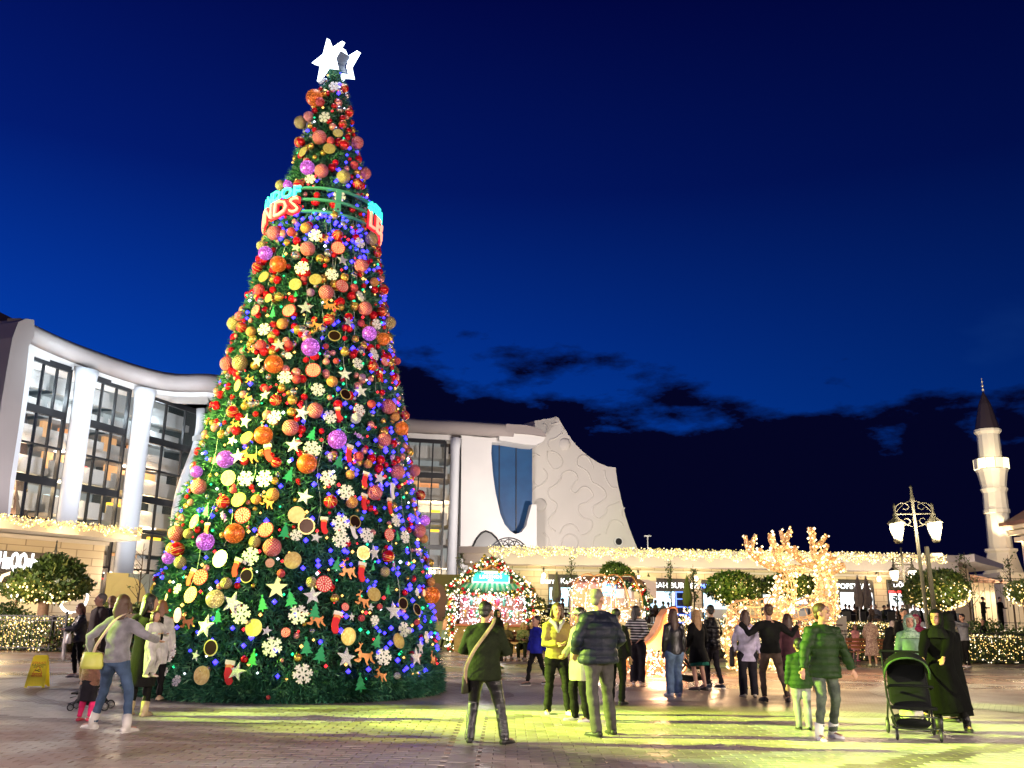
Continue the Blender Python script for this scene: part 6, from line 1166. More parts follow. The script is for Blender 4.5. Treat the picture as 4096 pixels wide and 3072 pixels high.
b = MB(); b.box((0, -.75, zt2 / 2), (pw - .1, .5, zt2)); b.build('counter', kwal, pk); b = MB(); b.box((0, -.85, zt2 + .03), (pw + .2, .9, .07)); b.build('counter_top', mat('counter_tan', (.45, .25, .14), .5), pk)
b = MB(); b.box((-pw * .28, -1.0, zt2 - .35), (pw * .36, .6, .1)); b.build('folding_shelf', mat('counter_tan', (.45, .25, .14), .5), pk)
for k in range(3): b = MB(); b.box((-.7 + 1.1 * k + .4, .8, zt2 + .9), (.75, .05, .95)); b.build('poster', [mat('poster_pretzel', (.7, .4, .15), .6, emit=(1, .6, .25), es=.4), mat('poster_white', (.8, .75, .7), .6, emit=(1, .9, .8), es=.5), mat('poster_tan', (.6, .45, .3), .6, emit=(1, .7, .5), es=.35)][k], pk)
bs0, bs1 = at(602.5, 590, YP - 1).x - pcx, at(616, 590, YP - 1).x - pcx; zb0, zb1 = pz(596.5), pz(585)
blues = mat('neon_sign_blue', (.1, .35, .8), .4, emit=(.12, .45, 1), es=1.1)
b = MB(); b.box(((bs0 + bs1) / 2, -1.0, (zb0 + zb1) / 2), (bs1 - bs0, .1, zb1 - zb0)); so = b.build('blue_sign', blues, pk); text('BRIS', .30, .02, neonw, ((bs0 + bs1) / 2, -1.07, (zb0 + zb1) / 2 + .05), (0, -1, 0), so, 'sign_letters', width=(bs1 - bs0) * .86, offset=.006)
b = MB(); zz = zb0 + .08; b.box(((bs0 + bs1) / 2, -1.07, zz), ((bs1 - bs0) * .9, .03, .04)); b.build('underline', neonw, so)
garland([(bs0, -1.0, zb1 + .1), (bs1, -1.0, zb1 + .12), (bs1 + .6, -1.0, zf + .1), (pw / 2, -1.0, zf - .1), (pw / 2 + .1, -.9, zf - .6), (pw / 2, -.9, zf - 1.1)], .15, pk, 25, 1500, True, 60)
cop = mat('copper_tube', (.75, .30, .14), .35, .7)
for k in range(4):
    x0_ = -pw / 2 - .15 + k * .55; b = MB(); b.tube(smoothline([(x0_, -1.5, .1), (x0_ + .02, -1.5, 2.3), (x0_ + .35, -1.5, 3.1), (x0_ + .9, -1.5, 3.15), (x0_ + 1.25, -1.5, 2.4), (x0_ + 1.3, -1.5, 1.9)], 5), .03, 6); b.build('copper_arch', cop, pk)
P = np.stack([-pw / 2 - .2 + (pw * .62) * q.rand(300), -1.3 - .4 * q.rand(300), .9 + 2.2 * q.rand(300) ** .9], 1); bulbs('fairy_lights', P, .032, pinkb, pk, 5, kind='stuff')
P = np.stack([pw * .1 + (pw * .4) * q.rand(90), -1.2 - .2 * q.rand(90), 1.3 + .9 * q.rand(90)], 1); bulbs('fairy_lights', P, .032, pinkb, pk, 6, kind='stuff')
light('POINT', 'kiosk_light', (pcx - .5, YP - 1.8, 2.0), 110, (1, .70, .55), .3); light('POINT', 'kiosk_inner_light', (pcx, YP + .8, 2.6), 60, (1, .8, .62), .2)

# ---------------------------------------------------------------- two giant reindeer of wire and light, and the sleigh
goldw = mat('deer_wire', (.60, .42, .25), .4, .5, emit=(1, .42, .10), es=.10); deerw = mat('deer_bulb', (1, .9, .7), .4, emit=(1, .80, .48), es=1.5); deery = mat('deer_bulb_gold', (1, .7, .3), .4, emit=(1, .60, .20), es=.85)
def reindeer(px, Y, label, seed, antl):
    """px: joint positions seen on the photograph, all on the plane at depth Y"""
    J = {k: at(u, v, Y) for k, (u, v) in px.items()}; base = Vector((J['hip'].x, Y, 0)); t = thing('light_reindeer', label, 'reindeer', base, 0, 'giant light reindeer'); J = {k: p - base for k, p in J.items()}
    s = (at(1, 600, Y) - at(0, 600, Y)).x
    segs = [([J['rump'], J['hip'], J['belly'], J['chest'], J['breast']], [(3 * s, 3 * s), (14 * s, 9 * s), (15 * s, 10 * s), (17 * s, 10 * s), (9 * s, 6 * s)]), ([J['chest'], J['neck'], J['nape']], [(14 * s, 9 * s), (10.5 * s, 7 * s), (7.5 * s, 5.5 * s)]), ([J['nape'], J['head'], J['muzzle'], J['nose']], [(7.5 * s, 5 * s), (7 * s, 5 * s), (4.6 * s, 3.6 * s), (3.2 * s, 2.6 * s)])]
    legs = []
    for sy in (-.5, .5):
        for key in ('fore', 'hind'):
            top = Vector(J['chest' if key == 'fore' else 'hip']); x = J[key].x + (sy * .25); hock = .95 if key == 'hind' else 1.0
            legs.append(([Vector((top.x, sy * .5, top.z - .2)), Vector((x + (-.10 if key == 'hind' else .04), sy * .6, hock)), Vector((x, sy * .6, .35)), Vector((x + .03, sy * .6, .05))], [(.38, .28), (.13, .12), (.09, .08), (.11, .10)]))
    q = np.random.RandomState(seed); wires = []; Pw = []; Py = []
    def wire_tube(name, pts, rr, hoops, longs, mb, dens=1.0):
        pts = [Vector(p) for p in pts]; dense = smoothline(pts, 8); K = len(dense); idx = np.linspace(0, len(pts) - 1, K); RX = np.interp(idx, range(len(pts)), [r_[0] for r_ in rr]); RY = np.interp(idx, range(len(pts)), [r_[1] for r_ in rr]); prev = None; fr = []
        for i, p in enumerate(dense):
            d = (dense[min(i + 1, K - 1)] - dense[max(i - 1, 0)]).normalized(); y = Vector((0, 1, 0)); x = y.cross(d); x = x.normalized() if x.length > 1e-3 else Vector((1, 0, 0)); fr.append((p, x, y, RX[i], RY[i]))
        for h in range(hoops):
            p, x, y, a, c_ = fr[int(h * (K - 1) / max(1, hoops - 1))]; mb.tube([p + x * a * math.cos(2 * PI * j / 14) + y * c_ * math.sin(2 * PI * j / 14) for j in range(15)], .016, 4)
        for l_ in range(longs):
            o = 2 * PI * l_ / longs; mb.tube([p + x * a * math.cos(o) + y * c_ * math.sin(o) for p, x, y, a, c_ in fr[::2]], .016, 4)
        for l_ in range(longs):      # wandering wires
            o = 2 * PI * l_ / longs + .4; mb.tube([p + x * a * math.cos(o + .5 * math.sin(i * .9 + l_)) + y * c_ * math.sin(o + .5 * math.sin(i * .9 + l_)) for i, (p, x, y, a, c_) in enumerate(fr[::2])], .013, 4)
        ln = sum((dense[i + 1] - dense[i]).length for i in range(K - 1)); n = int(ln * (RX.mean() + RY.mean()) * 80 * dens) + 8
        for i in range(n): p, x, y, a, c_ = fr[q.randint(K)]; o = q.rand() * 2 * PI; (Pw if q.rand() < .5 else Py).append(p + x * (a + .03) * math.cos(o) + y * (c_ + .03) * math.sin(o) + Vector(q.normal(size=3) * .03))
    for nm, (pts, rr), hp, lg in (('body_frame', segs[0], 9, 9), ('neck_frame', segs[1], 5, 8), ('head_frame', segs[2], 6, 8)): m_ = MB(); wire_tube(nm, pts, rr, hp, lg, m_, .95 if nm != 'neck_frame' else 1.7); m_.build(nm, goldw, t)
    for pts, rr in legs: m_ = MB(); wire_tube('leg', pts, rr, 8, 4, m_, 2.2); m_.build('leg', goldw, t)
    for br in antl:
        m_ = MB()
        for path in br:
            P_ = [at(u, v, Y) - base for u, v in path]; k = len(P_); r0 = .10 if len(path) > 3 else .075; wire_tube('antler', P_, [(r0 * (1 - .75 * i / (k - 1)) + .02,) * 2 for i in range(k)], max(4, int(5 * k)), 4, m_, 1.4)
        m_.build('antler', goldw, t)
    bulbs('bulbs', Pw, .043, deerw, t, seed, kind='stuff'); bulbs('bulbs', Py, .034, deery, t, seed + 1, kind='stuff')
    for k in ('belly', 'neck', 'head'): p = J[k] + base; light('POINT', 'deer_glow', (p.x, Y - 1.6, p.z), 60, (1, .66, .30), .5)
    return t
def zz3(pts): return [((2750 + x / 2.766) / 4, (2050 + y / 2.766) / 4) for x, y in pts]
reindeer(dict(rump=(729, 620), hip=(739, 614), belly=(758, 615), chest=(778, 612), breast=(787, 618), neck=(786, 591), nape=(784, 575), head=(790, 571), muzzle=(798, 570), nose=(804, 569), fore=(780, 660), hind=(733, 660)), 28.5, 'left one of the two giant light reindeer, nearer the sleigh', 11,
         [[zz3([(1040, 620), (940, 600), (830, 550), (740, 490), (670, 400), (640, 260)]), zz3([(690, 440), (715, 340), (752, 250)]), zz3([(800, 530), (805, 450), (803, 395)])], [zz3([(1060, 600), (1010, 520), (970, 440), (950, 340), (942, 225)]), zz3([(960, 370), (920, 300), (912, 240)]), zz3([(985, 430), (1060, 380), (1120, 330)])]])
reindeer(dict(rump=(768, 622), hip=(776, 616), belly=(796, 617), chest=(822, 610), breast=(834, 618), neck=(827, 590), nape=(822, 573), head=(829, 569), muzzle=(838, 567), nose=(844, 566), fore=(824, 660), hind=(772, 660)), 29.8, 'right one of the two giant light reindeer, in front', 12,
         [[zz3([(1450, 600), (1330, 570), (1230, 510), (1150, 440), (1080, 370), (1030, 200)]), zz3([(1075, 340), (1110, 260), (1138, 185)]), zz3([(1190, 480), (1190, 420), (1183, 370)])], [zz3([(1480, 590), (1420, 500), (1385, 400), (1380, 290), (1340, 170)]), zz3([(1385, 300), (1390, 230), (1380, 170)]), zz3([(1400, 390), (1470, 340), (1540, 255)]), zz3([(1430, 500), (1510, 440), (1550, 355)]), zz3([(1500, 590), (1570, 530), (1640, 500)]), zz3([(1500, 580), (1550, 510), (1575, 445)])]])
YSL = 25.5; sb_ = at(655, 640, YSL); sl = thing('light_sleigh', 'orange sleigh seat on a copper scroll frame wound with lights', 'sleigh', (sb_.x, YSL, 0)); B_ = Vector((sb_.x, YSL, 0))
def sp(u, v, dy=0.0): return at(u, v, YSL) - B_ + Vector((0, dy, 0))
prof_ = [(643, 645), (650, 641), (656, 634), (661, 625), (664, 616), (669, 609), (675, 607.5), (676, 613), (673, 622), (671, 634), (670, 648), (658, 650.5), (648, 650)]
b = MB(); b.prism([sp(u, v) for u, v in prof_], (0, 1.3, 0)); b.build('seat_shell', mat('sleigh_orange', (.72, .28, .08), .45, emit=(1, .3, .05), es=.05), sl)
b = MB(); b.tube(smoothline([sp(u, v, -.02) for u, v in prof_[:8]], 4), .05, 6); b.build('seat_rim', cop, sl)
for dy in (0, 1.3):
    b = MB(); b.tube(smoothline([sp(630, 676, dy), sp(650, 677, dy), sp(672, 676, dy), sp(684, 670, dy), sp(686, 660, dy), sp(680, 656, dy), sp(677, 661, dy)], 5), .045, 6); b.build('runner', cop, sl)
    for u in (632, 646, 660, 674): b = MB(); b.tube([sp(u, 676, dy), sp(u + (1 if u > 650 else 2), 650, dy)], .03, 6); b.build('strut', cop, sl)
    for (u, v, r_) in ((639, 664, 7), (653, 663, 7.5), (667, 663, 6.5)):
        b = MB(); pts = [sp(u + r_ * (1 - j / 34) * math.cos(j * .42), v + 1.2 * r_ * (1 - j / 34) * math.sin(j * .42), dy) for j in range(28)]; b.tube(pts, .022, 5); b.build('scroll', cop, sl)
P = []
for i in range(260): u = 630 + 54 * q.rand(); v = 650 + 27 * q.rand(); P.append(sp(u, v, 1.3 * (i % 2) - .06))
for i in range(60): u = 664 + 8 * q.rand(); v = 610 + 22 * q.rand(); P.append(sp(u + 3, v, -.1))
for i in range(120): u = 676 + 46 * q.rand(); v = 606 + 34 * q.rand(); P.append(sp(u, v, 1.5 + .5 * q.rand()))
bulbs('bulbs', P, .032, mat('sleigh_bulb', (1, .8, .6), .4, emit=(1, .70, .42), es=2.0), sl, 9, kind='stuff'); light('POINT', 'sleigh_glow', (sb_.x, YSL - .8, .7), 170, (1, .55, .28), .3); light('POINT', 'sleigh_glow', (sb_.x + 1.6, YSL + .5, 1.2), 120, (1, .6, .3), .3)

# ---------------------------------------------------------------- wet floor sign
wy = mat('plastic_yellow', (.95, .80, .03), .35); wf = atz(37, 687, 0); H_w = at(37, 655, wf.y).z; wsn = thing('wet_floor_sign', 'yellow folding wet floor sign standing on the pale paving', 'sign', wf, math.radians(12))
wdt = .36
for sg, nm in ((-1, 'front_panel'), (1, 'rear_panel')):
    b = MB(); f0 = .16 * sg; a = .5
    def Pq(x, z): return (x, f0 * (1 - z / H_w) * 1.0 + sg * .012, z)
    out = [(-wdt * .5, 0), (-wdt * .36, 0), (-wdt * .34, .03), (wdt * .34, .03), (wdt * .36, 0), (wdt * .5, 0), (wdt * .36, H_w * .94), (wdt * .28, H_w), (-wdt * .28, H_w), (-wdt * .36, H_w * .94)]
    b.prism([Pq(x, z) for x, z in out], (0, .02 * sg, 0)); pf = b.build(nm, wy, wsn)
    if sg == -1:
        hd_ = MB(); hd_.prism([Pq(x, z) for x, z in ((-.09, H_w * .86), (.09, H_w * .86), (.09, H_w * .92), (-.09, H_w * .92))], (0, -.012, 0)); hd_.build('handle_slot', blackm, pf)
        redp = mat('print_red', (.7, .05, .02), .5); blk = mat('print_black', (.02, .02, .02), .5); yo = f0
        for s_, z, m_, w_ in (('DİKKAT!', .76, redp, .23), ('KAYGAN', .70, blk, .23), ('ZEMİN', .64, blk, .17), ('CAUTION', .40, redp, .17), ('WET FLOOR', .355, redp, .20)):
            yy = f0 * (1 - z) - .036; text(s_, .055, .002, m_, (0, yy, z * H_w), (0, -1, 0), pf, 'printed_text', width=w_)
        for (r_, m_) in ((.105, redp), (.088, wy)): tri = [(r_ * math.sin(2 * PI * k / 3), .52 * H_w + r_ * math.cos(2 * PI * k / 3)) for k in range(3)]; b = MB(); b.prism([(x, f0 * (1 - z / H_w) - .034 - (.002 if m_ is wy else 0), z) for x, z in tri], (0, -.003, 0)); b.build('warning_triangle', m_, pf)
        b = MB(); b.tube([(x, f0 * .48 - .044, z * H_w) for x, z in ((.03, .56), (0, .53), (.01, .50), (.04, .50))], .007, 4); b.tube([(x, f0 * .48 - .044, z * H_w) for x, z in ((0, .53), (-.035, .525), (-.045, .545))], .007, 4); b.build('slipping_figure', blk, pf)
        for k in range(3): b = MB(); b.prism([Pq(x + k * .06 - .1, z * H_w) for x, z in ((0, .1), (.02, .1), (.07, .2), (.05, .2))], (0, -.008, 0)); b.build('grip_rib', wy, pf)
# bench near the girl in pink, and one by the kiosk
def bench(x, y, rz, label, L_=1.6):
    t = thing('park_bench', label, 'bench', (x, y, 0), rz, 'slatted benches on the square'); wd = mat('bench_wood', (.30, .11, .04), .5)
    for k in range(4): b = MB(); b.box((0, -.05 + k * .12, .45), (L_, .10, .035)); b.build('seat_slat', wd, t)
    for k in range(3): b = MB(); b.box((0, .40 + .03 * k, .60 + .13 * k), (L_, .03, .10)); b.build('back_slat', wd, t)
    for sx in (-1, 1):
        b = MB(); X = sx * (L_ / 2 - .12); b.tube([(X, -.08, 0), (X, -.04, .43), (X, .36, .43), (X, .50, .95)], .025, 6); b.tube([(X, .36, .43), (X, .46, 0)], .025, 6); b.tube(smoothline([(X, -.02, .4), (X, .1, .15), (X, .25, .25), (X, .15, .38)], 4), .018, 5); b.build('leg', blackm, t)
pb = atz(842, 661, 0); bench(pb.x, 33.5, 0, 'slatted bench with curled iron legs left of the girl in pink'); pb2 = atz(514, 652, 0); bench(pb2.x + .2, 33.8, 0, 'slatted bench under the two seated women by the kiosk', 2.6)
# green floodlight mast and the tree floodlight, left of the frame
for i, (p, lb) in enumerate(((FL1, 'plaza floodlight mast left of the picture'), (FL2, 'tree floodlight mast left of the picture'))):
    t = thing('floodlight_mast', lb, 'floodlight', (p[0] - .35, p[1], 0)); b = MB(); b.tube([(0, 0, 0), (0, 0, p[2] + .3)], .08, 8); b.build('pole', iron, t); b = MB(); b.box((.12, 0, p[2]), (.22, .5, .4)); b.build('lamp_housing', blackm, t)
# ================================================================ people
SKIN = mat('skin', (.50, .28, .19), .5, col2=(.42, .22, .145), vs=14, bump=.2, bs=90)
HAIR = {'black': mat('hair_black', (.012, .010, .009), .45, bump=.4, bs=60), 'brown': mat('hair_brown', (.07, .035, .018), .45, bump=.4, bs=60), 'blonde': mat('hair_blonde', (.38, .22, .09), .45, col2=(.25, .13, .05), vs=14, bump=.4, bs=60), 'grey': mat('hair_grey', (.16, .14, .12), .6), 'redbrown': mat('hair_redbrown', (.16, .06, .035), .45, bump=.4, bs=60)}
EYE = mat('eye_dark', (.02, .015, .012), .2); LIP = mat('lip', (.42, .10, .09), .5); SOLE = mat('sole_white', (.75, .74, .7), .6)
def cloth(name, c, rough=.85, **k):
    k.setdefault('spec', .2)
    if 'col2' not in k: k['col2'] = tuple(x * 1.35 for x in c); c = tuple(x * .65 for x in c); k['vs'] = 7; k['thr'] = (.3, .7)
    k.setdefault('bump', .35); k.setdefault('bs', 70); return mat('cloth_' + name, c, rough, **k)
def striped(name, c1, c2, freq):
    m = mat('cloth_' + name, c1, .85); t, b = nodes_of(m); n, l = t.nodes, t.links; co = n.new('ShaderNodeTexCoord'); sp = n.new('ShaderNodeSeparateXYZ'); l.new(co.outputs['Object'], sp.inputs[0])
    s = mth(t, 'GREATER_THAN', mth(t, 'SINE', mth(t, 'MULTIPLY', sp.outputs[2], freq)), .25); mx = n.new('ShaderNodeMix'); mx.data_type = 'RGBA'; l.new(s, mx.inputs[0]); mx.inputs[6].default_value = (*c1, 1); mx.inputs[7].default_value = (*c2, 1); l.new(mx.outputs[2], b.inputs['Base Color']); return m
_rm = None
def remesh(mb, voxel, smooth=3):
    """one closed skin round everything in the builder"""
    me = mb.mesh('tmp', SKIN); o = bpy.data.objects.new('tmp', me); COL.objects.link(o)
    m = o.modifiers.new('r', 'REMESH'); m.mode = 'VOXEL'; m.voxel_size = voxel; m.use_smooth_shade = True
    s = o.modifiers.new('s', 'SMOOTH'); s.factor = .5; s.iterations = smooth
    dg = bpy.context.evaluated_depsgraph_get(); out = bpy.data.meshes.new_from_object(o.evaluated_get(dg)); bpy.data.objects.remove(o); bpy.data.meshes.remove(me)
    return out
def arr(me):
    n = len(me.vertices); co = np.empty(n * 3, np.float32); me.vertices.foreach_get('co', co); no = np.empty(n * 3, np.float32); me.vertices.foreach_get('normal', no); return co.reshape(-1, 3).astype(float), no.reshape(-1, 3).astype(float)
def setco(me, co): me.vertices.foreach_set('co', co.astype(np.float32).ravel()); me.update()
def wrinkle(me, style, seed, s=1.0):
    co, no = arr(me)
    if not len(co): return
    q = np.random.RandomState(seed); d = np.zeros(len(co)); amp = {'soft': .006, 'jacket': .010, 'puffer': .005, 'quilt': .004, 'trouser': .009, 'leather': .004, 'coat': .009, 'hair': .009}.get(style, .006) * s
    for k in range(6):
        f = q.normal(size=3) * (12 if k < 3 else 24) * np.array([1, 1, .8 if style in ('coat', 'hair') else 1.4]); 
        if style in ('coat', 'hair'): f[2] *= .18
        if style in ('trouser', 'leather', 'jacket'): f *= np.array([.7, .7, 1.5])
        d += np.sin(co @ f + q.rand() * 6.28) / (1.5 if k < 3 else 2.6)
    d = amp * d / 1.6
    if style == 'puffer': d += .017 * s * (np.abs(np.sin(co[:, 2] * PI / (.105 * s))) ** .55 - .6)
    if style == 'quilt': a = PI / (.075 * s); d += .006 * np.minimum(np.abs(np.sin((co[:, 0] + co[:, 2]) * a)), np.abs(np.sin((co[:, 0] - co[:, 2]) * a))) ** .5
    setco(me, co + no * d[:, None])
def two_bone(a, c, l1, l2, hint):
    a, c, hint = Vector(a), Vector(c), Vector(hint); d = c - a; L_ = d.length
    if L_ > (l1 + l2) * .995: c = a + d * ((l1 + l2) * .995 / L_); d = c - a; L_ = d.length
    x = (l1 * l1 - l2 * l2 + L_ * L_) / (2 * L_); h = math.sqrt(max(0, l1 * l1 - x * x)); n = d.normalized(); hh = hint - n * hint.dot(n); hh = hh.normalized() if hh.length > 1e-5 else Vector((0, -1, 0)); return a + n * x + hh * h, c
def person(label, u, vf, H, face, top=None, legs=None, hair=('short', 'black'), shoes=(.02, .02, .02), pose=None, fem=False, vox=.012, group=None, extras=None, loc=None, coat=None, skirt=None, hijab=None, fat=1.0, sleeves=True, seed=0, big=None):
    """local frame: the person faces -y before the turn; a/b are the limbs at -x/+x. pose: fa fb ha hb lean hip head"""
    s = H / 1.75; P = pose or {}; loc = Vector(loc) if loc is not None else atz(u, vf, 0)
    drop = P.get('hip', 0) * s; lean = Vector(P.get('lean', (0, 0))) ; q = random.Random(seed + int(u * 7))
    pel = Vector((P.get('px', 0), P.get('py', 0), .93 * s - drop)); up = Vector((lean[0], lean[1], 1)).normalized(); X = Vector((math.cos(P.get('twist', 0)), math.sin(P.get('twist', 0)), 0)); fwd = Vector((X.y, -X.x, 0))
    w = (.92 if fem else 1.0) * s
    waist = pel + up * .15 * s; chest = pel + up * .36 * s; shc = pel + up * .505 * s; neck = pel + up * .555 * s; hd = neck + (up * .6 + Vector((0, 0, .4)) + fwd * P.get('nod', .15)) .normalized() * .142 * s
    sh = {-1: shc - X * .172 * w - up * .045 * s, 1: shc + X * .172 * w - up * .045 * s}; hip = {-1: pel - X * .09 * s, 1: pel + X * .09 * s}
    foot = {-1: Vector(P.get('fa', (-.11, 0, 0))) * 1.0, 1: Vector(P.get('fb', (.11, 0, 0))) * 1.0}; hand = {-1: Vector(P.get('ha', (-.27, -.05, .80))), 1: Vector(P.get('hb', (.27, -.05, .80)))}
    kn, an, el, wr = {}, {}, {}, {}
    for k in (-1, 1):
        kn[k], an[k] = two_bone(hip[k], foot[k] * s + Vector((0, .03 * s, .085 * s)), .43 * s, .425 * s, Vector((k * .12, -1, 0)) if 'knee' not in P else Vector(P['knee']))
        el[k], wr[k] = two_bone(sh[k], hand[k] * s, .285 * s, .255 * s, Vector((k * .75, .55, -.4)) if not P.get('elbow_up') else Vector((k * .8, 0, -.2)))
    # ---- body (a single closed skin)
    b = MB(); n_ = 12; f = fat; lg = .80 if legs else 1.0
    b.tube([pel - up * .06 * s, pel, waist, chest, shc, shc + up * .04 * s], [(.11 * w * f, .08 * s * f), (.14 * w * f, .10 * s * f), (.135 * w * f, .10 * s * f), (.16 * w * f, .112 * s * f), (.165 * w, .085 * s), (.08 * s, .06 * s)], n_ + 4, right=X)
    b.tube([shc, neck, hd - Vector((0, 0, .05 * s))], [.062 * s, .052 * s, .052 * s], 10)
    for k in (-1, 1):
        b.tube([hip[k] + up * .05 * s, hip[k] - Vector((0, 0, .05 * s)), hip[k].lerp(kn[k], .5), kn[k], kn[k].lerp(an[k], .35), an[k]], [.075 * s * lg, .088 * s * lg, .072 * s * lg, .055 * s * lg, .056 * s * lg, .036 * s * (lg if not P.get('boots') else .7)], n_)
        b.tube([shc + X * k * .08 * s, sh[k], sh[k].lerp(el[k], .5), el[k], el[k].lerp(wr[k], .4), wr[k]], [.06 * s, .056 * s, .045 * s, .037 * s, .036 * s, .025 * s], n_)
        fd = Vector((k * .18, -1, 0)) if 'toe' not in P else Vector(P['toe'][0 if k < 0 else 1]); fd = fd.normalized(); ft = an[k] - Vector((0, 0, .045 * s)); b.tube([ft - fd * .05 * s, ft + fd * .05 * s, ft + fd * .17 * s], [.032 * s, .036 * s, .022 * s], 8)
        # hand: palm, four fingers of unequal length, thumb
        hdv = (wr[k] - el[k]).normalized(); side = hdv.cross(Vector((0, 0, 1)) if abs(hdv.z) < .8 else fwd).normalized(); curl = Vector((0, 0, -1)).cross(side); pn = hdv.cross(side).normalized()
        if P.get('grip'): hdv = (hdv * .75 + pn * .1).normalized()
        pc = wr[k] + hdv * .055 * s; b.tube([wr[k], pc, pc + hdv * .03 * s], [(.026 * s, .018 * s), (.040 * s, .016 * s), (.038 * s, .014 * s)], 10, right=side)
        fr_ = max(.0085 * s, vox * .62)
        for j, fl in enumerate((.062, .072, .068, .052)):
            o = pc + hdv * .02 * s + side * (.029 - .0195 * j) * s; m1 = o + hdv * fl * .55 * s; m2 = m1 + (hdv * .7 + pn * .5 * k).normalized() * fl * .5 * s; b.tube([o, m1, m2], [fr_, fr_, fr_ * .85], 6)
        o = wr[k] + hdv * .025 * s + side * .028 * s; b.tube([o, o + (hdv * .6 + side * .75).normalized() * .035 * s, o + (hdv * .9 + side * .45).normalized() * .06 * s], [fr_ * 1.2, fr_ * 1.1, fr_ * .9], 6)
    # head with jaw, nose, brow, ears
    yaw = P.get('yaw', 0); ca, sa_ = math.cos(yaw), math.sin(yaw); hf = Vector((fwd.x * ca - fwd.y * sa_, fwd.x * sa_ + fwd.y * ca, -P.get('down', 0))).normalized(); hr = hf.cross(Vector((0, 0, 1))).normalized(); hu = hr.cross(hf); Rm = Matrix((hr, hf, hu)).transposed(); hb_ = 1.09 if not P.get('child') else 1.24; hs = s * hb_
    hp = lambda x, y, z: hd + Rm @ Vector((x * hs, y * hs, z * hs))
    b.ell(hp(0, -.008, .045), (.074 * hs, .092 * hs, .085 * hs), 14, 10, 0, Rm); b.ell(hp(0, .018, -.005), (.062 * hs, .072 * hs, .085 * hs), 14, 10, 0, Rm); b.ell(hp(0, .052, -.062), (.034 * hs, .030 * hs, .030 * hs), 10, 8, 0, Rm)
    b.tube([hp(0, .082, .035), hp(0, .106, -.004), hp(0, .092, -.018)], [.010 * hs, .016 * hs, .012 * hs], 8)
    for k in (-1, 1): b.ell(hp(k * .076, -.012, .008), (.012 * hs, .022 * hs, .032 * hs), 8, 6, 0, Rm)
    b.tube([hp(-.045, .074, .043), hp(0, .087, .046), hp(.045, .074, .043)], .013 * hs, 6)
    body = remesh(b, vox, 2); body.materials.clear(); body.materials.append(SKIN)
    o = link(body, 'person', None, loc, label, 'person', group); o.rotation_euler = (0, 0, math.radians(face))
    J = dict(pel=pel, waist=waist, chest=chest, shc=shc, neck=neck, hd=hd, sh=sh, hip=hip, kn=kn, an=an, el=el, wr=wr, s=s, X=X, fwd=fwd, up=up, hp=hp, Rm=Rm, hs=hs, o=o)
    def add(nm, mb, m, voxel=None, style='soft', sm=2, raw=False):
        if raw: return mb.build(nm, m, o, True)
        me = remesh(mb, voxel or vox * 1.35, sm); me.materials.clear(); me.materials.append(m); wrinkle(me, style, seed + 5, s); return link(me, nm, o)
    J['add'] = add
    # ---- face details
    if not P.get('noface'):
        for k in (-1, 1):
            e = MB(); e.ell(hp(k * .030, .0835, .022), (.0125 * hs, .006 * hs, .0075 * hs), 8, 6, 0, Rm); e.build('eye', EYE, o, True)
            e = MB(); e.tube([hp(k * .016, .0925, .044), hp(k * .034, .090, .049), hp(k * .050, .078, .043)], .0045 * hs, 5); e.build('eyebrow', HAIR['black'], o)
        e = MB(); e.tube([hp(-.024, .082, -.044), hp(0, .091, -.042), hp(.024, .082, -.044)], [.003 * hs, .0068 * hs, .003 * hs], 6); e.build('lips', LIP, o)
    # ---- hair
    st, hc = hair; hm = HAIR[hc] if isinstance(hc, str) else hc
    if hijab is None and st != 'none':
        h = MB(); h.ell(hp(0, -.022, .058), (.084 * hs, .098 * hs, .088 * hs), 14, 10, 0, Rm)
        if st in ('short', 'bald_short'): h = MB(); h.ell(hp(0, -.024, .060), ((.078 if st == 'bald_short' else .083) * hs, (.092 if st == 'bald_short' else .096) * hs, (.079 if st == 'bald_short' else .086) * hs), 14, 10, 0, Rm); h.ell(hp(0, -.06, .0), (.062 * hs, .045 * hs, .06 * hs), 10, 8, 0, Rm)
        if st == 'short_fluffy': h.ell(hp(0, .0, .09), (.082 * hs, .085 * hs, .06 * hs), 10, 8, 0, Rm); h.ell(hp(0, -.05, .0), (.064 * hs, .045 * hs, .06 * hs), 10, 8, 0, Rm)
        if st in ('bob', 'long', 'verylong', 'curly', 'pony'):
            ln = {'bob': .20, 'long': .40, 'verylong': .52, 'curly': .24, 'pony': .10}[st]
            h.ell(hp(0, -.045, .0), (.085 * hs, .07 * hs, .10 * hs), 12, 9, 0, Rm)
            if st != 'pony':
                a0 = hp(0, -.07, .02); a1 = Vector((a0.x, a0.y, a0.z - ln * .45 * s)) - Rm @ Vector((0, .02 * s, 0)); a2 = Vector((a1.x, a1.y, a0.z - ln * s)) - Rm @ Vector((0, .03 * s, 0)); h.tube([a0, a1, a2], [(.085 * hs, .05 * hs), (.10 * hs, .045 * hs), (.055 * hs, .025 * hs)], 12, right=hr)
                for k in (-1, 1): c0 = hp(k * .072, .0, .04); h.tube([c0, c0 + Vector((0, 0, -.12 * s)) + hr * k * .012, c0 + Vector((0, 0, -ln * .7 * s)) - Rm @ Vector((0, .03 * s, 0))], [.026 * hs, .032 * hs, .018 * hs], 8)
            else: a0 = hp(0, -.10, .06); h.tube([a0, a0 + Rm @ Vector((0, -.06, -.05)) * s, a0 + Rm @ Vector((0, -.06, -.26)) * s], [.03 * hs, .036 * hs, .012 * hs], 8)
        if st == 'bun': h.ell(hp(0, -.06, .15), (.045 * hs,) * 3, 10, 8); h.ell(hp(0, -.05, .0), (.07 * hs, .05 * hs, .07 * hs), 10, 8, 0, Rm)
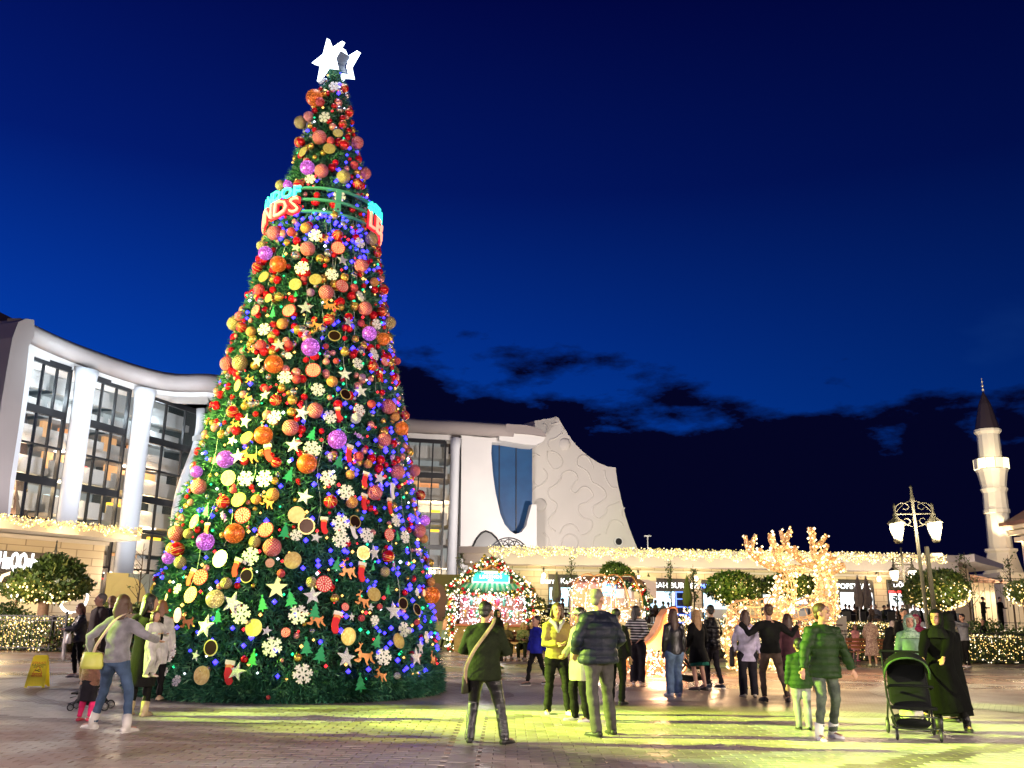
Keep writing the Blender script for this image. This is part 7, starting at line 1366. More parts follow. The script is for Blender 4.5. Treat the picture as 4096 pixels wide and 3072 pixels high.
        if st == 'curly':
            for k in range(26): a = q.uniform(0, 6.28); z = q.uniform(-.12, .13); r_ = .085; h.ell(hp(r_ * math.cos(a), -.03 + min(r_ * math.sin(a), .03), z), (.03 * hs,) * 3, 7, 5)
        me = remesh(h, max(.008, vox), 1); me.materials.clear(); me.materials.append(hm)
        co, no = arr(me)      # keep the face clear of the hair
        R3 = np.array([list(hr), list(hf), list(hu)]); loc_ = (co - np.array(hd)) @ R3.T / hs; hl = .075 if st not in ('cap',) else .05
        face_ = (loc_[:, 1] > .045) & (loc_[:, 2] < hl) ; back = np.where(face_, (loc_[:, 1] - .045), 0); co = co - np.outer(back * hs, np.array(list(hf))); setco(me, co)
        if st not in ('short', 'bald_short'): wrinkle(me, 'hair', 3, s)
        link(me, 'hair', o)
        if st == 'cap': pass
    if hijab is not None:
        h = MB(); h.ell(hp(0, -.02, .048), (.094 * hs, .108 * hs, .102 * hs), 14, 10, 0, Rm); h.tube([hp(0, -.05, .0), hp(0, -.035, -.10), hp(0, .0, -.17), hp(0, .01, -.26)], [(.10 * hs, .095 * hs), (.085 * hs, .085 * hs), (.14 * hs, .115 * hs), (.20 * hs, .14 * hs)], 14, right=hr)
        for k in (-1, 1): h.tube([hp(k * .072, .035, .07), hp(k * .080, .045, .0), hp(k * .055, .058, -.075)], .026 * hs, 8)
        h.tube([hp(-.05, .06, -.08), hp(0, .075, -.095), hp(.05, .06, -.08)], .03 * hs, 8)
        me = remesh(h, vox, 2); me.materials.clear(); me.materials.append(hijab); co, no = arr(me); R3 = np.array([list(hr), list(hf), list(hu)]); L3 = (co - np.array(hd)) @ R3.T / hs
        m_ = (L3[:, 1] > .03) & (np.abs(L3[:, 0]) < .06) & (L3[:, 2] < .09) & (L3[:, 2] > -.072); co = co - np.outer(np.where(m_, (L3[:, 1] - .03), 0) * hs, np.array(list(hf))); setco(me, co); wrinkle(me, 'coat', 2, s * .6); link(me, 'headscarf', o)
    # ---- trousers
    if legs:
        m, kind = legs; wd = {'slim': 1.10, 'straight': 1.38, 'wide': 1.75, 'leggings': 1.05}[kind]; t = MB()
        t.tube([pel + up * .09 * s, pel, pel - up * .08 * s], [(.155 * w * f, .115 * s * f), (.175 * w * f, .125 * s * f), (.15 * w * f, .11 * s * f)], 16, right=X)
        for k in (-1, 1):
            z_h = .012 if kind in ('wide', 'straight') else .05; aa = an[k] + (Vector((0, 0, -.05 * s)) if kind in ('wide', 'straight') else Vector((0, 0, .0)))
            t.tube([hip[k] + up * .02 * s, hip[k] - Vector((0, 0, .07 * s)), hip[k].lerp(kn[k], .5), kn[k], kn[k].lerp(an[k], .5), aa], [.085 * s, .098 * s * (.5 + .5 * wd), .083 * s * (.6 + .4 * wd), .062 * s * (.45 + .55 * wd), .056 * s * (.25 + .75 * wd), .048 * s * (.15 + .85 * wd)], 12)
        add('trousers', t, m, style='leather' if 'leather' in m.name else 'trouser')
    # ---- shoes
    sm_ = shoes if hasattr(shoes, 'name') else mat('shoe_%d_%d_%d' % tuple(int(c * 99) for c in shoes), shoes, .5)
    for k in (-1, 1):
        fd = Vector((k * .18, -1, 0)) if 'toe' not in P else Vector(P['toe'][0 if k < 0 else 1]); tilt = fd.z; fd = fd.normalized(); rt = Vector((0, 0, 1)).cross(fd).normalized(); g0 = an[k] - Vector((0, 0, .06 * s)); t = MB()
        t.tube([g0 - fd * .075 * s + Vector((0, 0, .005)), g0 - fd * .02 * s + Vector((0, 0, .012 * s)), g0 + fd * .09 * s, g0 + fd * .175 * s - Vector((0, 0, .008 * s)), g0 + fd * .205 * s - Vector((0, 0, .010 * s))], [(.034 * s, .034 * s), (.042 * s, .044 * s), (.048 * s, .034 * s), (.040 * s, .024 * s), (.018 * s, .014 * s)], 12, right=rt)
        if P.get('boots'): t.tube([g0, an[k] + Vector((0, 0, .03 * s)), an[k].lerp(kn[k], .30)], [.054 * s, .058 * s, .064 * s], 12)
        sh_ = t.build('shoe', sm_, o, True); t = MB(); c = g0 + fd * .062 * s - Vector((0, 0, .026 * s)); t.tube([c - fd * .145 * s, c - fd * .04 * s, c + fd * .07 * s, c + fd * .15 * s], [(.032 * s, .012 * s), (.042 * s, .013 * s), (.048 * s, .013 * s), (.026 * s, .012 * s)], 10, right=rt); t.build('sole', SOLE if P.get('whitesole') else mat('sole_dark', (.03, .028, .025), .7), sh_, True)
    # ---- skirt / long coat
    if skirt:
        m, z0, z1, r0, r1 = skirt; t = MB(); c1 = (an[-1] + an[1]) / 2; pts = [waist + up * .02 * s, pel, Vector((pel.x, pel.y, pel.z)).lerp(Vector((c1.x, c1.y, z1 * s)), .5), Vector((c1.x * .8 + pel.x * .2, c1.y * .8 + pel.y * .2, z1 * s))]
        t.tube(pts, [(.15 * w, .12 * s), (.18 * w * f, .14 * s * f), ((r0 + r1) / 2 * s, (r0 + r1) / 2 * .8 * s), (r1 * s, r1 * .82 * s)], 20, right=X); add('skirt', t, m, style='coat')
    if top:
        m, kind = top; inf = {'tee': 1.06, 'sweater': 1.16, 'jacket': 1.24, 'puffer': 1.36, 'coat': 1.26}[kind]; t = MB(); hem = {'tee': -.02, 'sweater': -.05, 'jacket': -.10, 'puffer': -.12, 'coat': -.16}[kind]
        if P.get('hem') is not None: hem = P['hem']
        t.tube([pel + up * hem * s, pel + up * (hem * .5 + .02) * s, waist, chest, shc - up * .045 * s, shc + up * .015 * s, shc + up * .05 * s], [(.165 * w * f * inf, .118 * s * f * inf), (.170 * w * f * inf, .122 * s * f * inf), (.148 * w * f * inf, .112 * s * f * inf), (.168 * w * f * inf, .120 * s * f * inf), (.158 * w * (.4 + .6 * inf), .095 * s * inf), (.115 * s, .082 * s), (.078 * s, .07 * s)], 18, right=X)
        if kind in ('jacket', 'puffer', 'coat'): t.tube([shc + up * .02 * s, neck + up * .015 * s], [.088 * s, .078 * s], 12)
        if P.get('hood'): t.ell(neck - fwd * .09 * s - up * .03 * s, (.12 * s, .075 * s, .08 * s), 12, 8)
        if sleeves:
            for k in (-1, 1):
                e_ = wr[k] if kind != 'tee' else sh[k].lerp(el[k], .7); a = inf ** 1.3
                pts = [shc + X * k * .06 * s, sh[k], sh[k].lerp(el[k], .5), el[k], el[k].lerp(wr[k], .5), wr[k] - (wr[k] - el[k]).normalized() * .012 * s] if kind != 'tee' else [shc + X * k * .06 * s, sh[k], sh[k].lerp(el[k], .4), sh[k].lerp(el[k], .8)]
                rr = [.068 * s, .068 * s * a, .056 * s * a, .049 * s * a, .045 * s * a, .036 * s * a] if kind != 'tee' else [.066 * s, .066 * s, .055 * s, .05 * s]
                t.tube(pts, rr, 12)
        add('jacket' if kind in ('jacket', 'puffer') else 'coat' if kind == 'coat' else 'sweater', t, m, style={'tee': 'soft', 'sweater': 'jacket', 'jacket': P.get('cloth', 'jacket'), 'puffer': 'puffer', 'coat': 'coat'}[kind])
    if coat:        # skirts of a long coat, or a dress/abaya
        m, z1, r1 = coat; t = MB(); c1 = (an[-1] + an[1]) / 2; c1 = Vector((c1.x * .7 + pel.x * .3, c1.y * .7 + pel.y * .3, z1 * s)); t.tube([chest, waist, pel, pel.lerp(c1, .55), c1], [(.18 * w * f, .13 * s * f), (.165 * w * f, .13 * s * f), (.20 * w * f, .155 * s * f), ((.2 + r1) / 2 * s, (.16 + r1 * .8) / 2 * s), (r1 * s, r1 * .8 * s)], 20, right=X); add('coat_skirts', t, m, style='coat')
    if extras: extras(J)
    return o
def bagx(J, col, pos, size, strap_from=None, mname=None, nm='shoulder_bag', strapcol=None, label=None):
    """a bag hung on the person, with its strap"""
    o = J['o']; m = mat(mname or 'bag_%d' % int(col[0] * 99 + col[1] * 990), col, .5); p = Vector(pos) * J['s']; b = MB(); w_, d_, h_ = size; b.tube([p + Vector((0, 0, -h_ / 2)), p + Vector((0, 0, -h_ * .3)), p + Vector((0, 0, h_ * .35)), p + Vector((0, 0, h_ / 2))], [(w_ * .46, d_ * .5), (w_ * .52, d_ * .55), (w_ * .45, d_ * .42), (w_ * .38, d_ * .2)], 14, right=J['X'])
    M_ = J['o']; th_ = thing('handbag', label or 'bag', 'bag', (0, 0, 0)); th_.parent = None
    rz = o.rotation_euler.z; th_.location = o.location; th_.rotation_euler = (0, 0, rz); b.build('bag_body', m, th_, True)
    if strap_from is not None:
        b = MB(); pts = [p + Vector((0, 0, h_ * .45))] + [Vector(x) * J['s'] for x in strap_from]; b.tube(smoothline(pts, 4), [(.018, .006)] * (len(pts) * 4 - 3), 6, right=J['X']); b.build('strap', mat('strap_%d' % int((strapcol or col)[0] * 99), strapcol or col, .6), th_)
    return th_
def phonex(J, k, label, off=(0, -.03, .06)):
    p = J['wr'][k] + Vector(off) * J['s']; t = thing('phone', label, 'phone', J['o'].location); t.rotation_euler = J['o'].rotation_euler; b = MB(); b.box(p, (.075, .01, .15)); b.build('phone_body', mat('phone_black', (.02, .02, .025), .2), t); b = MB(); b.box(p + Vector((0, .006, 0)), (.068, .003, .14)); b.build('screen', mat('phone_screen', (.6, .7, .8), .3, emit=(.6, .75, 1), es=.9), t)
C_ = {k: cloth(k, v) for k, v in dict(black=(0.005, 0.005, 0.005), navy=(0.009, 0.012, 0.022), olive=(0.028, 0.038, 0.014), beige=(0.3, 0.22, 0.11), jeans=(0.05, 0.085, 0.15), ltjeans=(0.17, 0.26, 0.4), greyjeans=(0.065, 0.06, 0.062), white=(0.52, 0.5, 0.48), grey=(0.19, 0.2, 0.22), lilac=(0.48, 0.44, 0.58), plum=(0.1, 0.04, 0.05), green=(0.02, 0.06, 0.015), brown=(0.1, 0.04, 0.025), pink=(.75, .32, .30), blue=(0.015, 0.02, 0.28), tan=(0.38, 0.28, 0.18), dkgreen=(.012, .12, .08), charcoal=(0.018, 0.016, 0.022), taupe=(0.075, 0.05, 0.042), mint=(0.16, 0.26, 0.19), red=(.5, .04, .05), palegrey=(0.3, 0.32, 0.32), magenta=(.7, .03, .15)).items()}
leather = cloth('leather', (.006, .006, .008), .25, spec=.6); leather2 = cloth('leather_jacket', (.010, .009, .012), .28, spec=.6)
# --- P: centre and right foreground
def exA(J):
    th_ = thing('shoulder_strap', 'beige bag strap slung diagonally over the green quilted jacket', 'strap', J['o'].location); th_.rotation_euler = J['o'].rotation_euler; s = J['s']; b = MB()
    P_ = [Vector((-.12, -.02, 1.55)) * s, Vector((-.13, .15, 1.47)) * s, Vector((-.02, .195, 1.3)) * s, Vector((.10, .20, 1.13)) * s, Vector((.20, .17, .92)) * s, Vector((.22, .08, .72)) * s]
    b.tube(smoothline(P_, 5), [(.022, .006)] * 26, 6, right=J['X']); b.build('strap', C_['tan'], th_); b = MB(); p = Vector((.235, .02, .70)) * s; b.tube([p - Vector((0, 0, .1)), p + Vector((0, 0, .1))], [(.04, .10), (.035, .09)], 12); b.build('bag', cloth('bag_olive', (.05, .05, .03), .6), th_, True)
person('man from behind in dark green quilted jacket and shiny black trousers', 482, 743, 1.66, 172, (cloth('quilt_green', (.012, .019, .006), .8), 'jacket'), (leather, 'straight'), ('short_fluffy', 'black'), (.015, .015, .015), dict(fa=(-.30, .02, 0), fb=(.16, .0, 0), ha=(-.12, -.26, 1.12), hb=(.14, -.27, 1.12), cloth='quilt', hem=-.14, hip=.03, nod=.3, down=.3, toe=((-.5, -1, 0), (.2, -1, 0)), noface=True), vox=.010, extras=exA, fat=1.08, seed=1)
person('big man in navy puffer jacket and grey jeans, beside the woman in a cap', 599, 735.5, 1.84, 205, (cloth('puffer_navy', (.011, .015, .028), .45), 'puffer'), (C_['greyjeans'], 'straight'), ('bald_short', 'grey'), (.015, .015, .015), dict(fa=(-.20, -.04, 0), fb=(.12, .12, 0), ha=(-.22, -.14, .98), hb=(.26, -.14, .98), yaw=-1.05, hem=-.08), vox=.010, fat=1.2, seed=2)
person('woman in mustard jacket with cream collar holding her hands at her chest', 556, 714, 1.68, 8, (cloth('mustard', (.34, .26, .06), .6, col2=(.22, .15, .06), vs=3), 'jacket'), (C_['black'], 'straight'), ('bob', 'brown'), (.75, .75, .7), dict(fa=(-.14, 0, 0), fb=(.18, -.18, 0), ha=(-.02, -.24, 1.12), hb=(.08, -.22, 1.10), whitesole=True, hem=-.06, cloth='jacket'), True, .010, seed=3,
       extras=lambda J: (lambda b: (b.tube([J['neck'] + J['X'] * -.11 + J['fwd'] * .03, J['shc'] + J['fwd'] * .12 - J['X'] * .05, J['chest'] + J['fwd'] * .155], [.03, .035, .012], 8), b.tube([J['neck'] + J['X'] * .11 + J['fwd'] * .03, J['shc'] + J['fwd'] * .12 + J['X'] * .05, J['chest'] + J['fwd'] * .155], [.03, .035, .012], 8), b.build('cream_collar', C_['white'], J['o'], True)))(MB()))
def exCap(J):
    hp, Rm, hs = J['hp'], J['Rm'], J['hs']; b = MB(); b.ell(hp(0, -.01, .075), (.090 * hs, .104 * hs, .078 * hs), 16, 10, 0, Rm); b.build('cap', cloth('cap', (.55, .58, .42), .7), J['o'], True); b = MB(); b.prism([hp(x, y, .052) for x, y in ((-.075, .06), (-.07, .13), (-.03, .17), (.03, .17), (.07, .13), (.075, .06))], (0, 0, .008)); b.build('cap_visor', cloth('cap', (.55, .58, .42), .7), J['o'])
person('woman in pale cap and white smock facing left towards the mustard jacket', 580.5, 721, 1.60, -62, (cloth('smock', (.42, .40, .36), .8, col2=(.34, .31, .28), vs=5), 'coat'), (C_['black'], 'straight'), ('short_fluffy', 'black'), (.7, .68, .62), dict(fa=(-.13, -.05, 0), fb=(.14, .02, 0), ha=(-.2, -.2, 1.02), hb=(.2, -.2, 1.02), whitesole=True, hem=-.30), True, .010, seed=4, extras=exCap, fat=1.12)
person('dark figure in black coat half hidden behind the big man in the puffer jacket', 617, 704, 1.62, 150, (C_['black'], 'jacket'), (C_['black'], 'straight'), ('short', 'black'), pose=dict(noface=True), fat=1.1, seed=5)
def exStripe(J): phonex(J, 1, 'phone held behind the back of the woman in the striped top', (0, .0, -.09))
person('woman in black and white striped top and dark flared trousers before the sleigh', 638, 683.5, 1.74, 160, (striped('stripes', (.02, .02, .022), (.62, .60, .58), 2 * PI / .062), 'sweater'), (C_['charcoal'], 'wide'), ('bob', 'black'), (.35, .25, .2), dict(fa=(-.09, 0, 0), fb=(.09, .02, 0), ha=(-.1, .20, 1.0), hb=(.16, .2, .98), hem=.03, noface=True, yaw=-.5, whitesole=True), True, .012, seed=6, extras=exStripe)
person('woman with long dark hair, leather jacket and wide light blue jeans', 675.5, 695.5, 1.66, 198, (leather2, 'jacket'), (C_['ltjeans'], 'wide'), ('verylong', 'brown'), (.8, .8, .78), dict(fa=(-.07, .0, 0), fb=(.08, -.1, 0), ha=(-.24, -.02, .82), hb=(.22, -.08, .85), noface=True, cloth='leather', hem=-.10, whitesole=True), True, .012, seed=7)
person('blonde woman in long black coat over a green skirt with bare calves', 699, 690, 1.66, 215, (C_['black'], 'coat'), None, ('long', 'blonde'), (.04, .03, .03), dict(fa=(-.05, .12, 0), fb=(.05, -.05, 0), ha=(-.2, -.2, 1.0), hb=(.2, -.16, .95), noface=True, yaw=-.3), True, .012, seed=8, coat=(C_['black'], .60, .27), skirt=(C_['dkgreen'], 0, .53, .2, .24))
person('bearded man in black puffer jacket looking left beside the blonde woman', 714, 688, 1.78, 228, (cloth('puffer_black', (.006, .006, .008), .35), 'puffer'), (C_['charcoal'], 'slim'), ('short', 'black'), (.03, .04, .07), dict(fa=(-.12, .1, 0), fb=(.12, -.1, 0), ha=(-.3, -.22, 1.05), hb=(.2, -.1, .85), yaw=-.9, whitesole=True), vox=.012, seed=9)
person('person in lilac jacket with a shoulder bag, hugged by the tall man', 749, 696.5, 1.66, 178, (C_['lilac'], 'jacket'), (C_['charcoal'], 'wide'), ('bob', 'brown'), (.45, .4, .3), dict(fa=(-.12, .0, 0), fb=(.12, .04, 0), noface=True, hem=-.22, ha=(-.28, -.05, .85), hb=(.24, -.1, .9)), True, .012, seed=10, extras=lambda J: bagx(J, (.05, .04, .04), (.33, .02, .80), (.10, .16, .38), ((.28, .0, 1.1), (.12, .06, 1.44)), label='dark bag hanging at the side of the lilac jacket'))
person('tall man in black sweater with both arms round his two companions', 772, 701, 1.80, 182, (C_['black'], 'sweater'), (C_['taupe'], 'slim'), ('short', 'brown'), (.03, .02, .02), dict(fa=(-.30, .0, 0), fb=(.14, 0, 0), ha=(-.58, -.06, 1.36), hb=(.52, -.05, 1.40), noface=True, hip=.03, elbow_up=True, px=-.02), vox=.012, seed=11)
person('woman in plum coat and black leggings under the tall man\'s right arm', 792, 697, 1.60, 176, (C_['plum'], 'coat'), (C_['black'], 'slim'), ('bob', 'brown'), (.02, .02, .02), dict(fa=(-.12, .1, 0), fb=(.10, 0, 0), noface=True, hem=-.30), True, .012, seed=12)
def exH1(J): pass
person('child in green hooded jacket and pale joggers behind the man in the green puffer', 803.5, 730, 1.22, 170, (cloth('child_green', (.02, .055, .012), .6), 'puffer'), (C_['palegrey'], 'straight'), ('short', 'black'), (.02, .02, .02), dict(fa=(-.1, .1, 0), fb=(.08, 0, 0), hood=True, noface=True, child=True, whitesole=True), vox=.010, seed=13)
person('man in dark green puffer jacket and faded jeans walking towards the viewer', 829, 739, 1.72, 12, (cloth('puffer_green', (.013, .036, .008), .55), 'puffer'), (cloth('faded_jeans', (.11, .135, .11), .75, col2=(.05, .06, .06), vs=9), 'slim'), ('short', 'brown'), (.8, .8, .76), dict(fa=(-.20, -.14, 0), fb=(.14, .10, 0), ha=(-.40, -.12, .84), hb=(.42, -.02, .86), yaw=.75, hood=True, whitesole=True, boots=True, hip=.02), vox=.009, seed=14)
def exHij(J): pass
abaya = cloth('abaya', (.003, .0035, .003), .9, spec=.1); abaya2 = cloth('hijab_black', (.005, .006, .0045), .85, spec=.15)
person('woman in black headscarf and long black dress pushing the pushchair', 950, 733, 1.66, -22, (abaya, 'coat'), (C_['black'], 'slim'), ('none', 'black'), (.02, .02, .02), dict(fa=(-.14, -.10, 0), fb=(.26, .12, 0), ha=(-.30, -.46, 1.02), hb=(-.04, -.50, 1.02), yaw=-.25, boots=True, px=-.05, grip=True), True, .009, seed=15, hijab=abaya2, coat=(abaya, .30, .33), fat=1.12)
person('woman in patterned green headscarf and grey coat just behind the pushchair', 917, 716, 1.60, -10, (C_['mint'], 'coat'), (C_['black'], 'straight'), ('none', 'black'), pose=dict(ha=(-.12, -.2, 1.0), hb=(.1, -.2, 1.0)), fem=True, seed=16, hijab=cloth('hijab_pattern', (.35, .48, .35), .7, col2=(.12, .2, .14), vs=30), coat=(C_['mint'], .5, .24))
person('bearded man in black jacket looking at his phone behind the women', 909, 682, 1.84, 5, (C_['black'], 'jacket'), (C_['black'], 'straight'), ('short', 'black'), pose=dict(ha=(-.1, -.25, 1.12), hb=(.1, -.24, 1.14), down=.3), seed=17, extras=lambda J: phonex(J, 1, 'phone held by the bearded man in black'))
person('woman in dark red headscarf beside the bearded man', 922, 688, 1.66, -15, (cloth('maroon_coat', (.12, .03, .05), .8), 'coat'), (C_['black'], 'straight'), ('none', 'black'), pose=dict(), fem=True, seed=18, hijab=cloth('hijab_red', (.28, .03, .07), .7), coat=(cloth('maroon_coat', (.12, .03, .05), .8), .2, .26))
person('woman in black behind the right shoulder of the pushchair woman', 957, 722, 1.64, -150, (abaya, 'coat'), (C_['black'], 'slim'), ('none', 'black'), pose=dict(noface=True), fem=True, seed=19, hijab=abaya2, coat=(abaya, .10, .30))
person('small girl in pink dress and pink shoes running near the bench', 857, 661.5, 1.36, 10, (C_['pink'], 'sweater'), (cloth('pink_tights', (.72, .42, .38), .8), 'slim'), ('long', 'brown'), (.75, .12, .25), dict(fa=(-.20, -.12, 0), fb=(.12, .1, 0), ha=(-.02, -.22, .92), hb=(.02, -.22, .9), child=True), True, .016, seed=20, coat=(C_['pink'], .55, .26))
person('woman in long patterned cream coat with dark bun seen from behind', 873.5, 666, 1.66, 168, (cloth('pattern', (.48, .36, .28), .85, col2=(.28, .18, .15), vs=22, thr=(.48, .52)), 'coat'), None, ('bun', 'black'), (.5, .45, .4), dict(noface=True, ha=(-.1, -.2, 1.0), hb=(.18, -.2, .95)), True, .016, seed=21, coat=(cloth('pattern', (.48, .36, .28), .85), .36, .29))
person('stooping woman in long black coat with pale headscarf', 890, 666.5, 1.60, 110, (C_['black'], 'coat'), None, ('none', 'black'), (.6, .55, .5), dict(noface=True, lean=(-.0, -.42), nod=.7, ha=(-.2, -.5, .9), hb=(.2, -.5, .85), py=.0), True, .016, seed=22, hijab=cloth('hijab_cream', (.4, .33, .3), .8), coat=(C_['black'], .30, .32))
person('man in pale grey sweater holding his phone up to the left', 967, 667.5, 1.80, -70, (C_['grey'], 'sweater'), (C_['black'], 'slim'), ('short', 'black'), (.65, .6, .6), dict(fa=(-.12, .06, 0), fb=(.12, -.04, 0), ha=(-.10, -.50, 1.52), hb=(.12, -.48, 1.50), elbow_up=False), vox=.016, seed=23, extras=lambda J: phonex(J, 1, 'phone held up by the man in the grey sweater'))
person('man in black jacket and dark cap striding away at the right', 986, 658, 1.74, 60, (C_['black'], 'jacket'), (C_['black'], 'slim'), ('short', 'black'), (.03, .03, .03), dict(fa=(-.1, -.42, 0), fb=(.1, .40, 0), hip=.05, yaw=-1.5), vox=.016, seed=24, extras=lambda J: bagx(J, (.45, .05, .05), (.2, .2, .55), (.22, .10, .22), ((.2, .15, .8),), label='red shopping bag carried by the striding man'))
# --- by the kiosks
person('boy in blue jacket and black trousers hurrying left behind the mustard jacket', 536, 686, 1.46, -60, (C_['blue'], 'jacket'), (C_['black'], 'slim'), ('short', 'black'), (.02, .02, .02), dict(fa=(-.06, -.26, 0), fb=(.06, .30, .05), ha=(-.25, -.12, .8), hb=(.25, .15, .85), whitesole=True, child=True), vox=.013, seed=25)
person('woman in long grey coat with pink scarf walking past the kiosk corner', 446, 651, 1.70, 165, (C_['taupe'], 'coat'), (C_['black'], 'slim'), ('long', 'black'), (.02, .02, .02), dict(fa=(-.08, -.25, 0), fb=(.08, .45, 0), ha=(-.16, -.30, 1.40), hb=(-.02, -.3, 1.40), hip=.06, noface=True), True, .018, seed=26, coat=(C_['grey'], .45, .26), extras=lambda J: (lambda b: (b.tube([J['shc'] - J['fwd'] * .14 - J['X'] * .1, J['chest'] - J['fwd'] * .19, J['pel'] - J['fwd'] * .2 + J['X'] * .05], [(.11, .03), (.10, .025), (.09, .02)], 10, right=J['X']), b.build('scarf', C_['pink'], J['o'], True)))(MB()))
person('man in brown coat standing at the kiosk counter', 518, 641, 1.80, 175, (C_['brown'], 'coat'), (C_['charcoal'], 'slim'), ('short', 'black'), pose=dict(noface=True, yaw=-1.2, hem=-.3), vox=.016, seed=27)
person('kiosk seller in magenta top behind the counter', 489, 640, 1.60, 0, (C_['magenta'], 'sweater'), (C_['black'], 'straight'), ('bob', 'brown'), loc=(at(490, 620, YK + .5).x, YK + .5, .0), fem=True, vox=.018, seed=28, pose=dict(ha=(-.1, -.3, 1.1), hb=(.1, -.3, 1.1)))
person('seated woman with long hair and grey jacket at the left end of the bench', 506, 655, 1.62, 12, (C_['taupe'], 'jacket'), (C_['olive'], 'slim'), ('long', 'blonde'), (.1, .08, .07), dict(hip=.44, fa=(-.1, -.45, 0), fb=(.12, -.42, 0), ha=(-.05, -.3, .75), hb=(.12, -.3, .72), down=.4), True, .016, seed=29, loc=(at(506, 650, 33.6).x, 33.7, .0))
person('seated blonde woman in camouflage jacket and olive trousers on the bench', 523, 655, 1.66, -8, (cloth('camouflage', (.10, .11, .05), .8, col2=(.22, .20, .11), vs=14, thr=(.45, .5)), 'jacket'), (C_['olive'], 'straight'), ('long', 'blonde'), (.65, .6, .5), dict(hip=.44, fa=(-.1, -.48, 0), fb=(.13, -.50, 0), ha=(-.02, -.38, .72), hb=(.12, -.38, .70), whitesole=True), True, .014, seed=30, loc=(at(523, 650, 33.5).x, 33.7, .0))
person('seated person in black at the right end of the bench', 531, 655, 1.70, -20, (C_['black'], 'jacket'), (C_['charcoal'], 'slim'), ('short', 'black'), pose=dict(hip=.44, fa=(-.1, -.45, 0), fb=(.12, -.45, 0), ha=(-.1, -.35, .75), hb=(.1, -.35, .72)), vox=.016, seed=31, loc=(at(531.5, 650, 33.5).x, 33.8, .0))
person('woman in black headscarf smiling behind the man in the green quilted jacket', 496, 668, 1.62, 40, (C_['black'], 'coat'), (C_['black'], 'slim'), ('none', 'black'), pose=dict(), fem=True, seed=32, vox=.014, hijab=abaya2, coat=(C_['black'], .2, .26))
person('person with raised arms taking a photograph behind the sleigh', 669, 655, 1.76, 20, (C_['olive'], 'jacket'), (C_['black'], 'slim'), ('bald_short', 'grey'), pose=dict(ha=(-.30, -.34, 1.62), hb=(-.12, -.38, 1.60)), vox=.018, seed=33)
person('person in beige coat standing behind the left light reindeer', 731, 664, 1.6, 190, (C_['tan'], 'coat'), (cloth('pink_tights', (.72, .42, .38), .8), 'slim'), ('short', 'brown'), (.4, .3, .2), pose=dict(noface=True, hem=-.32), vox=.018, seed=34)
# --- left foreground
def exK2(J):
    bagx(J, (.52, .55, .10), (.27, .12, .88), (.30, .12, .20), ((.18, .18, 1.12), (-.02, .19, 1.40), (-.10, .03, 1.50)), label='lime yellow handbag on the hip of the woman in the grey sweater', strapcol=(.6, .45, .35))
person('woman in fluffy grey sweater and jeans reaching her arm to a companion', 108, 731, 1.68, 172, (cloth('fluffy_grey', (.20, .20, .22), .95, sheen=.6), 'sweater'), (C_['jeans'], 'slim'), ('bob', 'brown'), (.62, .60, .55), dict(whitesole=True, fa=(-.30, .06, 0), fb=(.30, -.16, 0), ha=(-.42, -.26, 1.14), hb=(.36, .0, .96), noface=True, boots=True, hip=.04, hem=-.02, toe=((-.3, -1, 0), (.95, -.3, 0)), yaw=.3), True, .010, seed=35, extras=exK2)
person('woman in long black coat carrying a curly haired toddler', 138, 716, 1.68, 178, (C_['black'], 'coat'), (C_['black'], 'slim'), ('bob', 'black'), (.50, .38, .24), dict(fa=(-.12, .05, 0), fb=(.12, .0, 0), ha=(.05, -.26, 1.15), hb=(.26, -.22, 1.18), noface=True, boots=True, yaw=-.9), True, .011, seed=36, coat=(C_['black'], .42, .22))
person('curly haired toddler in white coat carried on an arm', 148, 716, .95, 60, (C_['white'], 'coat'), (C_['white'], 'straight'), ('curly', 'brown'), (.7, .6, .5), dict(child=True, hip=.10, ha=(-.1, -.3, 1.1), hb=(.2, -.3, 1.1), noface=True), vox=.011, seed=37, loc=atz(147, 716, 0) + Vector((.05, -.22, .55)), coat=(C_['white'], .12, .16))
person('small child in brown fur coat and bright pink tights', 85, 721, 1.08, 165, (cloth('fur_brown', (.34, .17, .11), .95, col2=(.22, .11, .07), vs=20, bump=.8, bs=60, sheen=.5), 'puffer'), (C_['magenta'], 'slim'), ('bob', 'brown'), (.55, .05, .1), dict(fa=(-.08, -.05, 0), fb=(.10, .05, 0), child=True, noface=True, hem=-.2), vox=.010, seed=38, coat=(C_['charcoal'], .42, .22))
def exK(J):
    phonex(J, -1, 'phone in the hands of the woman with the white scarf', (.03, -.03, .05)); bagx(J, (.55, .50, .45), (.0, -.24, .92), (.28, .12, .22), ((.12, -.16, 1.2), (.16, .0, 1.45)), label='small cream backpack hung in front of the woman with the phone')
    b = MB(); s = J['s']; b.tube([Vector((-.14, -.28, 1.05)) * s, Vector((-.24, -.27, .8)) * s, Vector((-.34, -.24, .42)) * s], [(.07, .04), (.11, .04), (.15, .03)], 12, right=J['X']); t = thing('scarf', 'long white scarf trailing from the arm of the woman with the phone', 'scarf', J['o'].location); t.rotation_euler = J['o'].rotation_euler; me = b.mesh('scarf_cloth', C_['white'], True); link(me, 'scarf_cloth', t)
person('woman with reddish hair in dark jacket looking at her phone at left', 74, 677, 1.56, -55, (cloth('satin_black', (.03, .03, .04), .35), 'jacket'), (C_['black'], 'slim'), ('bob', 'redbrown'), (.5, .42, .4), dict(fa=(-.1, 0, 0), fb=(.16, .14, .0), ha=(-.14, -.36, 1.16), hb=(.0, -.36, 1.14), down=.5, nod=.4), True, .012, seed=39, extras=exK)
